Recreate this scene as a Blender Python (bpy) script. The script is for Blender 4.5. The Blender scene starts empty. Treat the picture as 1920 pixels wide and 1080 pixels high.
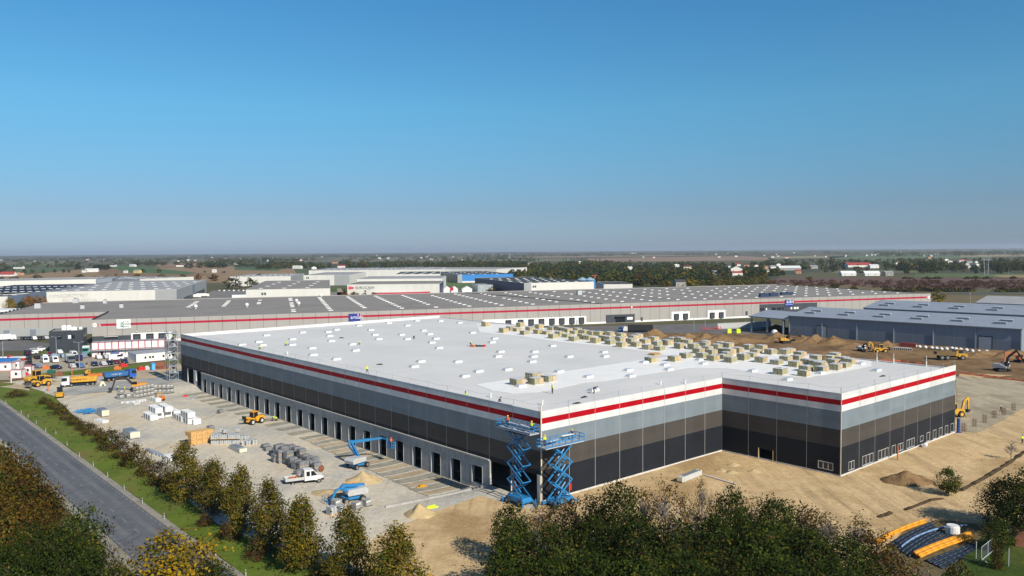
import bpy, bmesh, math, random
import numpy as np
from mathutils import Vector, Matrix, noise
from mathutils.geometry import delaunay_2d_cdt
R = math.radians
rnd = random.Random(7)
scene = bpy.context.scene
COL = scene.collection

# ------------------------------------------------------------------ camera
F_PX, PITCH, ROLL, CAM_H = 1511.63, 0.047, -0.0072, 39.4
YAW = 0.7129                                   # the new warehouse's own axes
ORG = (4.2562, 123.7341)                       # its corner nearest the drone
_f = Vector((0, math.cos(PITCH), -math.sin(PITCH))); _r0 = Vector((1, 0, 0)); _u0 = _r0.cross(_f)
C_R = _r0*math.cos(ROLL)+_u0*math.sin(ROLL); C_U = -_r0*math.sin(ROLL)+_u0*math.cos(ROLL); C_F = _f
cam = bpy.data.cameras.new('camera'); cam_o = bpy.data.objects.new('camera', cam); COL.objects.link(cam_o)
cam.sensor_width = 36; cam.lens = 36*F_PX/1920; cam.clip_end = 60000; cam.clip_start = .5
cam_o.matrix_world = Matrix(((C_R.x, C_U.x, -C_F.x, 0), (C_R.y, C_U.y, -C_F.y, 0), (C_R.z, C_U.z, -C_F.z, CAM_H), (0, 0, 0, 1)))
scene.camera = cam_o

# ------------------------------------------------------------------ light
SUN_AZ = (0.615, -0.788); SUN_EL = R(34)
world = bpy.data.worlds.new('World'); scene.world = world; world.use_nodes = True
nt = world.node_tree; bg = nt.nodes['Background']
sky = nt.nodes.new('ShaderNodeTexSky'); sky.sky_type = 'NISHITA'; sky.sun_disc = False
sky.sun_elevation = SUN_EL; sky.sun_rotation = math.atan2(SUN_AZ[0], SUN_AZ[1])
sky.altitude = 100; sky.air_density = 1.0; sky.dust_density = 0.3; sky.ozone_density = 3.0
tcw = nt.nodes.new('ShaderNodeTexCoord'); sep = nt.nodes.new('ShaderNodeSeparateXYZ'); nt.links.new(tcw.outputs['Generated'], sep.inputs[0])
rmp = nt.nodes.new('ShaderNodeValToRGB'); e_ = rmp.color_ramp.elements        # clear, dry autumn air: bluer aloft, grey-blue low down
for _ in range(4): e_.new(.5)
for k, (p_, c_) in enumerate([(0.0, (.47, .64, 1.08)), (.05, (.485, .64, .92)), (.10, (.51, .81, 1.02)), (.17, (.53, 1.03, 1.18)), (.30, (.45, 1.06, 1.30)), (.6, (.62, 1.0, 1.25))]):
    e_[k].position = p_; e_[k].color = (*[c/1.5 for c in c_], 1)
mxw = nt.nodes.new('ShaderNodeMix'); mxw.data_type = 'RGBA'; mxw.blend_type = 'MULTIPLY'; mxw.inputs[0].default_value = 1
nt.links.new(sep.outputs['Z'], rmp.inputs[0]); nt.links.new(sky.outputs[0], mxw.inputs[6]); nt.links.new(rmp.outputs[0], mxw.inputs[7]); nt.links.new(mxw.outputs[2], bg.inputs['Color'])
bg.inputs['Strength'].default_value = 0.085*1.5*.78
sl = bpy.data.lights.new('sun', 'SUN'); so = bpy.data.objects.new('sun', sl); COL.objects.link(so)
sl.energy = 4.6; sl.angle = R(.5); sl.color = (1.0, .92, .79)
sd = Vector((SUN_AZ[0]*math.cos(SUN_EL), SUN_AZ[1]*math.cos(SUN_EL), math.sin(SUN_EL))).normalized()
so.rotation_euler = sd.to_track_quat('Z', 'Y').to_euler(); so.location = (0, -50, 200)
scene.view_settings.view_transform = 'Standard'; scene.view_settings.look = 'None'
scene.view_settings.exposure = 0.42; scene.view_settings.gamma = 1.0
scene.cycles.volume_bounces = 0; scene.cycles.max_bounces = 6; scene.cycles.diffuse_bounces = 3
scene.cycles.transparent_max_bounces = 8; scene.cycles.use_denoising = True

# ------------------------------------------------------------------ photo geometry -> places
def G(px, py, z=0.0):
    d = C_R*((px-960)/F_PX) + C_U*((540-py)/F_PX) + C_F
    t = (z-CAM_H)/d.z
    return (d.x*t, d.y*t)
def proj(p):
    d = Vector(p)-Vector((0, 0, CAM_H)); k = d.dot(C_F)
    return (960+F_PX*d.dot(C_R)/k, 540-F_PX*d.dot(C_U)/k)
_c, _s = math.cos(YAW), math.sin(YAW)
def LW(x, y): return (ORG[0]+_c*x-_s*y, ORG[1]+_s*x+_c*y)
def WL(x, y):
    a, b = x-ORG[0], y-ORG[1]; return (_c*a+_s*b, -_s*a+_c*b)
def sm(a, b, v):
    t = min(1, max(0, (v-a)/(b-a))); return t*t*(3-2*t)
def dip(x, y):
    lx, ly = WL(x, y)
    if lx > 3 or lx < -27 or ly < 9 or ly > 155: return 0.0
    return 1.28*min(1, max(0, (lx+26)/20))*sm(10.5, 19, ly)*(1-sm(143, 152, ly))
def gz(x, y):
    """height of the building site's ground"""
    lx, ly = WL(x, y)
    n = noise.noise(Vector((x*.09, y*.09, 3.1)))*.5+noise.noise(Vector((x*.3, y*.3, 7.7)))*.22
    a = .13 if lx > -2 or ly < 0 else .05
    return .012 + a*(n+.75) - dip(x, y)
def Gg(px, py, f=gz):
    z = 0.0
    for _ in range(5):
        x, y = G(px, py, z); z = f(x, y)
    return (x, y, z)

# ------------------------------------------------------------------ materials
MATS = {}
def mat(name, rgb, rough=.75, var=.12, scale=.6, metal=0.0, rgb2=None, bump=0.0, bscale=None, stretch=None, emit=0, obj=False, spec=.3):
    if name in MATS: return MATS[name]
    m = bpy.data.materials.new(name); m.use_nodes = True; MATS[name] = m
    n = m.node_tree.nodes; l = m.node_tree.links; p = n['Principled BSDF']
    p.inputs['Roughness'].default_value = rough; p.inputs['Metallic'].default_value = metal
    p.inputs['Specular IOR Level'].default_value = spec
    if obj:
        tc = n.new('ShaderNodeTexCoord'); src = tc.outputs['Object']
    else:
        g = n.new('ShaderNodeNewGeometry'); src = g.outputs['Position']
    if stretch:
        mp = n.new('ShaderNodeMapping'); mp.inputs['Scale'].default_value = stretch; l.new(src, mp.inputs[0]); src = mp.outputs[0]
    tx = n.new('ShaderNodeTexNoise'); tx.inputs['Scale'].default_value = scale; tx.inputs['Detail'].default_value = 5; tx.inputs['Roughness'].default_value = .65
    l.new(src, tx.inputs['Vector'])
    rp = n.new('ShaderNodeValToRGB'); l.new(tx.outputs['Fac'], rp.inputs[0])
    a = [max(0, c*(1-var)) for c in rgb]; b = [min(1, c*(1+var)) for c in (rgb2 or rgb)]
    if rgb2: a = list(rgb); b = list(rgb2)
    rp.color_ramp.elements[0].position = .3; rp.color_ramp.elements[1].position = .7
    rp.color_ramp.elements[0].color = (*a, 1); rp.color_ramp.elements[1].color = (*b, 1)
    l.new(rp.outputs[0], p.inputs['Base Color'])
    if bump:
        b2 = n.new('ShaderNodeTexNoise'); b2.inputs['Scale'].default_value = bscale or scale*4; b2.inputs['Detail'].default_value = 6
        l.new(src, b2.inputs['Vector'])
        bp = n.new('ShaderNodeBump'); bp.inputs['Strength'].default_value = bump; bp.inputs['Distance'].default_value = .3
        l.new(b2.outputs['Fac'], bp.inputs['Height']); l.new(bp.outputs[0], p.inputs['Normal'])
    return m
def paint(name, rgb, rough=.45, var=.1, metal=0.0): return mat(name, rgb, rough, var, 1.7, metal, spec=.4)
WHITE = paint('white_paint', (.66, .66, .64)); BLACK = paint('black_rubber', (.018, .018, .02), .8)
GLASS = mat('dark_glass', (.012, .016, .022), .08, .1, .5, spec=.6)
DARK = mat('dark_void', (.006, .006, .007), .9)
STEEL = mat('galvanised_steel', (.36, .38, .4), .45, .2, 2.0, .3)
YELLOW = mat('machine_yellow', (.42, .22, .03), .5, .1, 1.1, rgb2=(.66, .37, .035)); ORANGE = mat('machine_orange', (.42, .12, .03), .5, .1, 1.1, rgb2=(.58, .16, .03))
BLUE = paint('lift_blue', (.022, .18, .40)); REDP = paint('signal_red', (.5, .02, .02)); GREYP = paint('light_grey_paint', (.42, .43, .43))
SKIN = mat('skin', (.45, .27, .19)); HIVIS = mat('hi_vis_yellow', (.62, .80, .04), .8); HIOR = mat('hi_vis_orange', (.85, .16, .03), .8)
NAVY = mat('navy_cloth', (.02, .025, .045), .9); TIMBER = mat('raw_timber', (.55, .33, .13), .8, .25, 3.0)
CONC = mat('concrete', (.34, .335, .32), .85, .2, .8); CONCL = mat('pale_concrete', (.52, .51, .48), .85, .18, .7)
RUST = mat('rusty_steel', (.20, .075, .045), .8, .3, 1.5)

# ------------------------------------------------------------------ mesh builder
class MB:
    def __init__(s): s.v = []; s.f = []; s.m = []; s.M = Matrix.Identity(4); s.smooth = False
    def at(s, x=0, y=0, z=0, rz=0, ry=0, rx=0, sc=1):
        s.M = Matrix.Translation((x, y, z)) @ Matrix.Rotation(rz, 4, 'Z') @ Matrix.Rotation(ry, 4, 'Y') @ Matrix.Rotation(rx, 4, 'X') @ Matrix.Scale(sc, 4); return s
    def add(s, vs, fs, mi=0):
        o = len(s.v); s.v += [tuple(s.M @ Vector(v)) for v in vs]; s.f += [tuple(i+o for i in f) for f in fs]; s.m += [mi]*len(fs); return s
    def box(s, x0, y0, z0, x1, y1, z1, mi=0, tx=0.0, ty=0.0):
        s.add([(x0, y0, z0), (x1, y0, z0), (x1, y1, z0), (x0, y1, z0), (x0+tx, y0+ty, z1), (x1-tx, y0+ty, z1), (x1-tx, y1-ty, z1), (x0+tx, y1-ty, z1)],
              [(3, 2, 1, 0), (4, 5, 6, 7), (0, 1, 5, 4), (1, 2, 6, 5), (2, 3, 7, 6), (3, 0, 4, 7)], mi); return s
    def cbox(s, c, d, mi=0): return s.box(c[0]-d[0]/2, c[1]-d[1]/2, c[2]-d[2]/2, c[0]+d[0]/2, c[1]+d[1]/2, c[2]+d[2]/2, mi)
    def prof(s, pts, y0, y1, mi=0, taper=None):
        """closed side profile (x,z) swept from y0 to y1; taper(z) shrinks the width"""
        n = len(pts); t = taper or (lambda z: 0.0)
        s.add([(x, y0+t(z), z) for x, z in pts]+[(x, y1-t(z), z) for x, z in pts],
              [tuple(range(n)), tuple(range(2*n-1, n-1, -1))]+[(i, i+n, (i+1) % n+n, (i+1) % n) for i in range(n)], mi); return s
    def prism(s, pts, z0, z1, mi=0):
        n = len(pts)
        s.add([(x, y, z0) for x, y in pts]+[(x, y, z1) for x, y in pts],
              [tuple(range(n-1, -1, -1)), tuple(range(n, 2*n))]+[(i, (i+1) % n, (i+1) % n+n, i+n) for i in range(n)], mi); return s
    def tube(s, p, q, r, n=6, mi=0, r2=None):
        p = Vector(p); q = Vector(q); d = (q-p)
        if d.length < 1e-6: return s
        d.normalize(); a = d.orthogonal().normalized(); b = d.cross(a); r2 = r if r2 is None else r2
        vs = [p+(a*math.cos(k*2*math.pi/n)+b*math.sin(k*2*math.pi/n))*r for k in range(n)]+[q+(a*math.cos(k*2*math.pi/n)+b*math.sin(k*2*math.pi/n))*r2 for k in range(n)]
        s.add(vs, [tuple(range(n-1, -1, -1)), tuple(range(n, 2*n))]+[(k, (k+1) % n, (k+1) % n+n, k+n) for k in range(n)], mi); return s
    def bar(s, p, q, w, h, mi=0):
        """rectangular beam from p to q"""
        p = Vector(p); q = Vector(q); d = (q-p).normalized(); up = Vector((0, 0, 1))
        if abs(d.z) > .98: up = Vector((1, 0, 0))
        a = d.cross(up).normalized()*w/2; b = a.cross(d).normalized()*h/2
        s.add([p-a-b, p+a-b, p+a+b, p-a+b, q-a-b, q+a-b, q+a+b, q-a+b], [(3, 2, 1, 0), (4, 5, 6, 7), (0, 1, 5, 4), (1, 2, 6, 5), (2, 3, 7, 6), (3, 0, 4, 7)], mi); return s
    def pipe(s, pts, r, n=6, mi=0):
        for a, b in zip(pts[:-1], pts[1:]): s.tube(a, b, r, n, mi)
        return s
    def cyl(s, x, y, z0, z1, r, n=12, mi=0, r2=None): return s.tube((x, y, z0), (x, y, z1), r, n, mi, r2)
    def wheel(s, x, y, z, r, w, n=12, mi=0): return s.tube((x, y-w/2, z), (x, y+w/2, z), r, n, mi)
    def ball(s, c, r, mi=0, n=8, k=6, sz=1.0):
        vs = [(c[0], c[1], c[2]+r*sz)]
        for i in range(1, k):
            t = math.pi*i/k
            vs += [(c[0]+r*math.sin(t)*math.cos(2*math.pi*j/n), c[1]+r*math.sin(t)*math.sin(2*math.pi*j/n), c[2]+r*sz*math.cos(t)) for j in range(n)]
        vs.append((c[0], c[1], c[2]-r*sz)); fs = [(0, 1+j, 1+(j+1) % n) for j in range(n)]
        for i in range(k-2):
            fs += [(1+i*n+j, 1+(i+1)*n+j, 1+(i+1)*n+(j+1) % n, 1+i*n+(j+1) % n) for j in range(n)]
        e = len(vs)-1; fs += [(e, e-n+(j+1) % n, e-n+j) for j in range(n)]
        s.add(vs, fs, mi); return s
    def build(s, name, mats, parent=None, loc=None, rz=0, bevel=0):
        me = bpy.data.meshes.new(name); me.from_pydata(s.v, [], s.f)
        mats = mats if isinstance(mats, (list, tuple)) else [mats]
        for m in mats: me.materials.append(m)
        if len(mats) > 1: me.polygons.foreach_set('material_index', s.m)
        if s.smooth: me.polygons.foreach_set('use_smooth', [True]*len(s.f))
        me.update(); o = bpy.data.objects.new(name, me); COL.objects.link(o)
        if parent: o.parent = parent
        if loc: o.location = loc; o.rotation_euler = (0, 0, rz)
        if bevel:
            b = o.modifiers.new('bevel', 'BEVEL'); b.width = bevel; b.segments = 2; b.limit_method = 'ANGLE'
        return o
def tag(o, label=None, cat=None, group=None, kind=None):
    if label: o['label'] = label
    if cat: o['category'] = cat
    if group: o['group'] = group
    if kind: o['kind'] = kind
    return o
def thing(name, label, cat, loc=(0, 0, 0), rz=0, group=None):
    o = bpy.data.objects.new(name, None); COL.objects.link(o); o.empty_display_size = .3
    o.location = loc; o.rotation_euler = (0, 0, rz); return tag(o, label, cat, group)
def dup(o, loc, rz=0, label=None, group=None, sc=None, parent=None):
    c = o.copy(); COL.objects.link(c)
    if parent is None:
        c.location = loc; c.rotation_euler = (0, 0, rz)
        if label: c['label'] = label
        if group: c['group'] = group
        if sc is not None: c.scale = (sc, sc, sc) if not isinstance(sc, tuple) else sc
    else: c.parent = parent
    for ch in o.children: dup(ch, None, parent=c)
    return c
def struct(name, mb, mats): return tag(mb.build(name, mats), kind='structure')
def sheet(name, poly, zf, step, mats, kind='structure', jitter=.3):
    """a ground sheet that fills a polygon and follows the height function"""
    n = len(poly); vs = [Vector(p) for p in poly]
    bx = [p[0] for p in poly]; by = [p[1] for p in poly]
    edge = []
    for i in range(n):
        a = Vector(poly[i]); b = Vector(poly[(i+1) % n]); k = max(1, int((b-a).length/step))
        edge += [a+(b-a)*(j/k) for j in range(k)]
    vs = edge; ne = len(vs)
    y = min(by)+step/2
    pa = np.array(poly)
    while y < max(by):
        xs = []
        for i in range(n):
            (x1, y1), (x2, y2) = poly[i], poly[(i+1) % n]
            if (y1 > y) != (y2 > y): xs.append(x1+(y-y1)/(y2-y1)*(x2-x1))
        xs.sort()
        for a, b in zip(xs[::2], xs[1::2]):
            x = a+step*.5
            while x < b-step*.4:
                vs.append(Vector((x+rnd.uniform(-jitter, jitter)*step*.5, y+rnd.uniform(-jitter, jitter)*step*.5))); x += step
        y += step
    out = delaunay_2d_cdt(vs, [(i, (i+1) % ne) for i in range(ne)], [], 1, 1e-4)
    m = MB(); m.v = [(v.x, v.y, zf(v.x, v.y)) for v in out[0]]
    fs = []
    for f in out[2]:
        a, b, c = (out[0][k] for k in f[:3])
        fs.append(tuple(f) if (b-a).cross(c-a) > 0 else tuple(reversed(f)))
    m.f = fs; m.m = [0]*len(fs); m.smooth = True
    return tag(m.build(name, mats), kind=kind)
def letters(txt, size, mat_, parent, M, name='lettering', extrude=.02):
    """flat raised lettering; M places the text's own XY plane"""
    cu = bpy.data.curves.new(name, 'FONT'); cu.body = txt; cu.size = size; cu.extrude = extrude; cu.resolution_u = 2
    o = bpy.data.objects.new(name, cu); me = bpy.data.meshes.new_from_object(o)
    me.materials.clear(); me.materials.append(mat_); me.transform(M)
    bpy.data.objects.remove(o); bpy.data.curves.remove(cu)
    q = bpy.data.objects.new(name, me); COL.objects.link(q); q.parent = parent; return q

def strokes(n_, size, mat_, parent, M, name='lettering'):
    """a line of marks too small to read in the photograph: upright and cross strokes, no words"""
    b = MB(); r = random.Random(n_); b.M = M
    for i in range(n_):
        x = i*size*.72; b.box(x, 0, 0, x+size*.16, size*.7, .03)
        b.box(x+size*.2, size*r.choice([0, .3, .55]), 0, x+size*.52, size*r.choice([.68, .7]), .03)
    q = b.build(name, mat_); q.parent = parent; return q
# ------------------------------------------------------------------ ground, road, fields
def ramp(nodes, links, fac, stops):
    r = nodes.new('ShaderNodeValToRGB'); links.new(fac, r.inputs[0]); e = r.color_ramp.elements
    while len(e) < len(stops): e.new(.5)
    for k, (p, c) in enumerate(stops): e[k].position = p; e[k].color = (*c, 1) if len(c) == 3 else c
    return r
def mixc(nodes, links, fac, a, b):
    m = nodes.new('ShaderNodeMix'); m.data_type = 'RGBA'
    for s, v in ((m.inputs[0], fac), (m.inputs[6], a), (m.inputs[7], b)):
        if hasattr(v, 'links') or hasattr(v, 'is_linked'): links.new(v, s)
        else: s.default_value = v if not isinstance(v, tuple) else (*v, 1)
    return m.outputs[2]
def nz(nodes, links, src, scale, detail=6, stretch=None, rot=0, rough=.6):
    if stretch or rot:
        mp = nodes.new('ShaderNodeMapping'); mp.inputs['Scale'].default_value = stretch or (1, 1, 1); mp.inputs['Rotation'].default_value = (0, 0, rot)
        links.new(src, mp.inputs[0]); src = mp.outputs[0]
    t = nodes.new('ShaderNodeTexNoise'); t.inputs['Scale'].default_value = scale; t.inputs['Detail'].default_value = detail; t.inputs['Roughness'].default_value = rough
    links.new(src, t.inputs['Vector']); return t.outputs['Fac']
def ground_mat(name, c1, c2, c3, trk=0.5, trk_rot=0.0, trk_col=None, big=.03, bump=.6):
    m = bpy.data.materials.new(name); m.use_nodes = True; n = m.node_tree.nodes; l = m.node_tree.links; p = n['Principled BSDF']
    p.inputs['Roughness'].default_value = .95; p.inputs['Specular IOR Level'].default_value = .1
    pos = n.new('ShaderNodeNewGeometry').outputs['Position']
    f1 = nz(n, l, pos, big, 8); r1 = ramp(n, l, f1, [(.38, c1), (.52, c2), (.66, c3)])
    f2 = nz(n, l, pos, .9, 8, rough=.75); r2 = ramp(n, l, f2, [(.25, (.72, .72, .72)), (.75, (1.22, 1.22, 1.22))])
    mm = n.new('ShaderNodeMix'); mm.data_type = 'RGBA'; mm.blend_type = 'MULTIPLY'; mm.inputs[0].default_value = 1
    l.new(r1.outputs[0], mm.inputs[6]); l.new(r2.outputs[0], mm.inputs[7]); out = mm.outputs[2]
    if trk:
        t = nz(n, l, pos, .33, 4, (1.0, .05, 1), trk_rot, .7); tr = ramp(n, l, t, [(.46, (0, 0, 0)), (.62, (trk, trk, trk))])
        msk = nz(n, l, pos, .05, 2); mk = ramp(n, l, msk, [(.42, (0, 0, 0)), (.6, (1, 1, 1))])
        mu = n.new('ShaderNodeMath'); mu.operation = 'MULTIPLY'; l.new(tr.outputs[0], mu.inputs[0]); l.new(mk.outputs[0], mu.inputs[1])
        out = mixc(n, l, mu.outputs[0], out, trk_col or tuple(x*.55 for x in c1))
        t2 = nz(n, l, pos, .8, 3, (1.0, .035, 1), trk_rot+1.15, .6); tr2 = ramp(n, l, t2, [(.52, (0, 0, 0)), (.64, (trk*.8,)*3)])
        mk2 = ramp(n, l, nz(n, l, pos, .028, 2), [(.48, (0, 0, 0)), (.6, (1, 1, 1))]); mu2 = n.new('ShaderNodeMath'); mu2.operation = 'MULTIPLY'; l.new(tr2.outputs[0], mu2.inputs[0]); l.new(mk2.outputs[0], mu2.inputs[1])
        out = mixc(n, l, mu2.outputs[0], out, trk_col or tuple(x*.6 for x in c1))
    l.new(out, p.inputs['Base Color'])
    b = n.new('ShaderNodeBump'); b.inputs['Strength'].default_value = bump; b.inputs['Distance'].default_value = .25
    l.new(nz(n, l, pos, 1.6, 8, rough=.7), b.inputs['Height']); l.new(b.outputs[0], p.inputs['Normal'])
    return m
# the ground: one sheet to the horizon, denser under the site
def ax(lo, hi, c0, c1, st):
    a = list(np.arange(c0, c1, st)); d = st; x = c1
    while x < hi: a.append(x); d *= 1.35; x += d
    a.append(hi); d = st; x = c0
    while x > lo: x -= d; d *= 1.35; a.insert(0, max(x, lo))
    return sorted(set(a))
gx = ax(-14000, 14000, -150, 60, 4); gy = ax(-600, 16000, 90, 290, 4)
m = MB(); nx = len(gx)
for y in gy:
    for x in gx: m.v.append((x, y, -.06-(1.25*dip(x, y)+.25 if dip(x, y) > 0 else 0)))
m.f = [(j*nx+i, j*nx+i+1, (j+1)*nx+i+1, (j+1)*nx+i) for j in range(len(gy)-1) for i in range(nx-1)]; m.m = [0]*len(m.f)
GROUND_M = ground_mat('far_ground', (.075, .085, .04), (.11, .10, .055), (.07, .075, .035), 0, big=.004, bump=.3)
struct('ground', m, GROUND_M)

# the site: pale gravel yard to the west, sand to the east
SAND = ground_mat('site_sand', (.36, .245, .118), (.57, .415, .225), (.46, .325, .165), .5, .5, (.20, .135, .075), .05)
GRAVEL = ground_mat('yard_gravel', (.44, .42, .365), (.55, .495, .39), (.53, .44, .30), .5, -.7, (.27, .265, .245), .045)
DARKSOIL = ground_mat('dug_soil', (.17, .10, .048), (.25, .16, .08), (.13, .075, .035), .6, .2, (.08, .05, .026), .06, 1.0)
TRAMPLED = ground_mat('trampled_track', (.34, .29, .20), (.42, .36, .25), (.30, .25, .17), .8, 1.15, (.20, .165, .115), .06)
GRASS = ground_mat('verge_grass', (.082, .130, .015), (.112, .155, .022), (.155, .135, .04), .5, -.6, (.14, .105, .05), .08)
LAWN = ground_mat('lawn_grass', (.03, .055, .010), (.05, .08, .014), (.075, .085, .02), 0, big=.15)
P0 = lambda *pp: [G(*p) for p in pp]
bl, br, hinge = LW(-26, 152), LW(-26, 8), LW(0, 8)
gravel_poly = P0((20, 716), (100, 742), (150, 790), (207, 828), (272, 880), (334, 925), (410, 985), (520, 1030), (640, 1070)) + P0((700, 1010), (800, 965), (900, 930)) + [LW(-3, -2), LW(.3, 3), LW(.3, 170), LW(-14, 176)] + P0((200, 695), (90, 706))
sheet('construction_yard', gravel_poly, gz, 1.7, GRAVEL)
sand_poly = P0((640, 1070), (760, 1140), (1000, 1200), (1400, 1180), (1640, 1110), (1760, 1065), (1850, 1010), (1950, 985), (2050, 900), (2050, 760), (1960, 706), (1800, 700)) + [LW(104, -18), LW(97.2, -23.6), LW(48.3, -23.6), LW(48.3, .3), LW(.3, .3), LW(-3, -2)] + P0((900, 930), (800, 965), (700, 1010))
sheet('sand_ground', sand_poly, lambda x, y: gz(x, y), 1.7, SAND)
track_poly = P0((1792, 706), (1925, 716), (2050, 730), (2050, 772), (1930, 760), (1880, 790), (1835, 812), (1797, 810))
sheet('haul_track', track_poly, lambda x, y: gz(x, y)+.05, 2.0, TRAMPLED)
soil_poly = P0((1000, 640), (1150, 655), (1420, 672), (1600, 690), (1792, 704), (1925, 716), (2060, 730), (2060, 690), (1915, 661), (1780, 650), (1640, 641), (1482, 629), (1440, 628), (1330, 624), (1230, 626), (1120, 624))
sheet('dug_ground', soil_poly, lambda x, y: .03+.5*(noise.noise(Vector((x*.12, y*.12, 0)))+.4)*(.5+.5*noise.noise(Vector((x*.4, y*.4, 5)))), 2.2, DARKSOIL)
sheet('paved_yard', P0((560, 700), (1100, 632), (1440, 628), (1480, 622), (1440, 604), (1100, 612), (300, 640), (150, 655), (-60, 660), (-90, 610), (-20, 612), (60, 640)), lambda x, y: .015, 14, mat('grey_asphalt', (.13, .125, .12), .9, .25, .15))
sheet('car_park', P0((20, 712), (70, 703), (330, 672), (340, 660), (180, 668), (100, 662), (40, 676), (-40, 690), (-40, 714)), lambda x, y: .03, 4, ground_mat('car_park_gravel', (.33, .29, .22), (.38, .335, .25), (.30, .26, .2), 0, big=.08))
sheet('entrance_ground', P0((-30, 722), (20, 716), (100, 706), (220, 692), (335, 678), (350, 700), (250, 716), (110, 742), (40, 730)), lambda x, y: .045, 3, mat('entrance_sand', (.40, .32, .21), .95, .3, .25))
sheet('grass_strip', P0((60, 702), (200, 690), (338, 674), (336, 682), (210, 698), (70, 709)), lambda x, y: .06, 3, GRASS)
sheet('grass_strip', P0((70, 668), (92, 652), (96, 650), (95, 663), (84, 669)), lambda x, y: .05, 3, GRASS)
sheet('gravel_path', P0((100, 736), (150, 724), (240, 714), (345, 704), (352, 714), (200, 735), (112, 743)), lambda x, y: gz(x, y)+.1, 2, mat('grey_crushed_stone', (.30, .30, .28), .95, .3, .2))
# road
RL0, RL1 = Vector(G(0, 817)), Vector(G(244, 1052)); RR0, RR1 = Vector(G(0, 755)), Vector(G(327, 998))
rd = (RR1-RR0).normalized(); rn = Vector((-rd.y, rd.x))
rw = abs((RL1-RR0).dot(rn)+(RL0-RR0).dot(rn))/2
sg = 1 if (RL0-RR0).dot(rn) > 0 else -1; rn = rn*sg
def rpt(t, o): q = RR0+rd*t+rn*o; return (q.x, q.y)
T0, T1 = -160, (RR1-RR0).length+60
ASPH = ground_mat('road_asphalt', (.095, .102, .115), (.12, .128, .14), (.108, .112, .12), 0, big=.05, bump=.15)
m = MB()
def strip(m, t0, t1, a, b, z, st=6, mi=0):
    t = t0
    while t < t1-1e-6:
        e = min(t+st, t1); m.add([(*rpt(t, a), z), (*rpt(e, a), z), (*rpt(e, b), z), (*rpt(t, b), z)], [(0, 1, 2, 3) if sg < 0 else (3, 2, 1, 0)], mi); t = e
strip(m, T0, T1, 0, rw, .05); struct('road', m, ASPH)
m = MB(); strip(m, T0, T1, -1.1, -.002, .03); strip(m, T0, T1, rw+.002, rw+1.3, .03)
struct('road_shoulder', m, ground_mat('shoulder_gravel', (.23, .22, .185), (.29, .27, .22), (.19, .18, .14), 0, big=.2))
m = MB()
t = T0
while t < T1: strip(m, t, t+2, rw/2-.06, rw/2+.06, .056); t += 6
t = T0
while t < T1: strip(m, t, t+1, .35, .47, .056); strip(m, t, t+1, rw-.47, rw-.35, .056); t += 2
struct('road_markings', m, mat('worn_road_paint', (.21, .21, .205), .8, .3, 1.5))
m = MB(); rr = random.Random(3)
for t, k in ((18, 1.0), (29, .6), (47, 1.0), (49.5, .8), (52, .5), (70, .9), (100, 1), (T1-62, 1.0), (T1-64, .5)):
    a = 0.3 if rr.random() < .6 else rw*.5; b = a+(rw-.6)*k*.6+1.5; b = min(b, rw-.2)
    pts = [(t+rr.uniform(-.25, .25)+i*.35, a+(b-a)*i/9) for i in range(10)]
    for (t1, o1), (t2, o2) in zip(pts[:-1], pts[1:]):
        w = rr.uniform(.12, .3); m.add([(*rpt(t1, o1), .054), (*rpt(t1+w, o1), .054), (*rpt(t2+w, o2), .054), (*rpt(t2, o2), .054)], [(0, 1, 2, 3)])
struct('road_tar_seams', m, mat('tar', (.035, .04, .05), .6))
m = MB(); strip(m, T0, T1, rw*.22, rw*.34, .0525); strip(m, T0, T1, rw*.66, rw*.78, .0525)
struct('road_wheel_tracks', m, ground_mat('polished_asphalt', (.128, .136, .146), (.145, .15, .158), (.125, .132, .14), 0, big=.08, bump=.1))
# verges either side of the road
vl = [rpt(T0, -1.12), rpt(T1, -1.12)]
sheet('grass_verge', [vl[0], vl[1]] + P0((780, 1160), (640, 1068), (520, 1029), (410, 984), (334, 924), (272, 879), (207, 827), (150, 789), (100, 741), (20, 715), (-60, 712)),
      lambda x, y: .02+.25*max(0, noise.noise(Vector((x*.12, y*.12, 1)))), 2.0, GRASS)
sheet('grass_verge', [rpt(T0, rw+1.32), rpt(T0, rw+60), rpt(T1, rw+60), rpt(T1, rw+1.32)], lambda x, y: .02, 4, mat('dry_verge', (.06, .075, .02), .95, .4, .2, rgb2=(.13, .09, .035)))
sheet('lawn', P0((1846, 1008), (1990, 985), (2100, 1020), (2100, 1250), (1700, 1250), (1720, 1120), (1790, 1065)), lambda x, y: .3+.02*noise.noise(Vector((x, y, 0))), 1.5, LAWN)
# far fields and heaths, each a sheet of its own
def field(pts, rgb, rgb2=None, z=.02, var=.25, scale=.02, stretch=None, name='field'):
    sheet(name, P0(*pts), lambda x, y: z, 60, mat('field_%d' % len(MATS), rgb, .95, var, scale, rgb2=rgb2, stretch=stretch), jitter=.1)
TAN, BRN, GRN = (.27, .18, .09), (.17, .10, .055), (.07, .12, .035)
field([(-60, 524), (60, 514), (140, 506), (420, 499), (570, 503), (560, 530), (300, 530), (120, 533), (-60, 530)], TAN, (.21, .135, .07))
field([(205, 499), (250, 498.5), (365, 511), (352, 515), (232, 510)], (.06, .11, .03), z=.05)
field([(170, 503.5), (262, 503.8), (350, 509), (420, 516), (200, 520), (180, 510)], BRN, (.2, .13, .06), z=.04)
field([(-60, 508), (120, 501), (120, 507), (-60, 520)], (.07, .10, .035), z=.04)
field([(0, 497), (60, 493), (120, 494), (70, 499)], (.10, .13, .04), z=.03)
field([(280, 494), (400, 493), (420, 499), (300, 501)], (.22, .14, .075), z=.05)
field([(440, 499), (540, 500), (520, 508), (440, 506)], (.06, .10, .03), z=.05)
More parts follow.
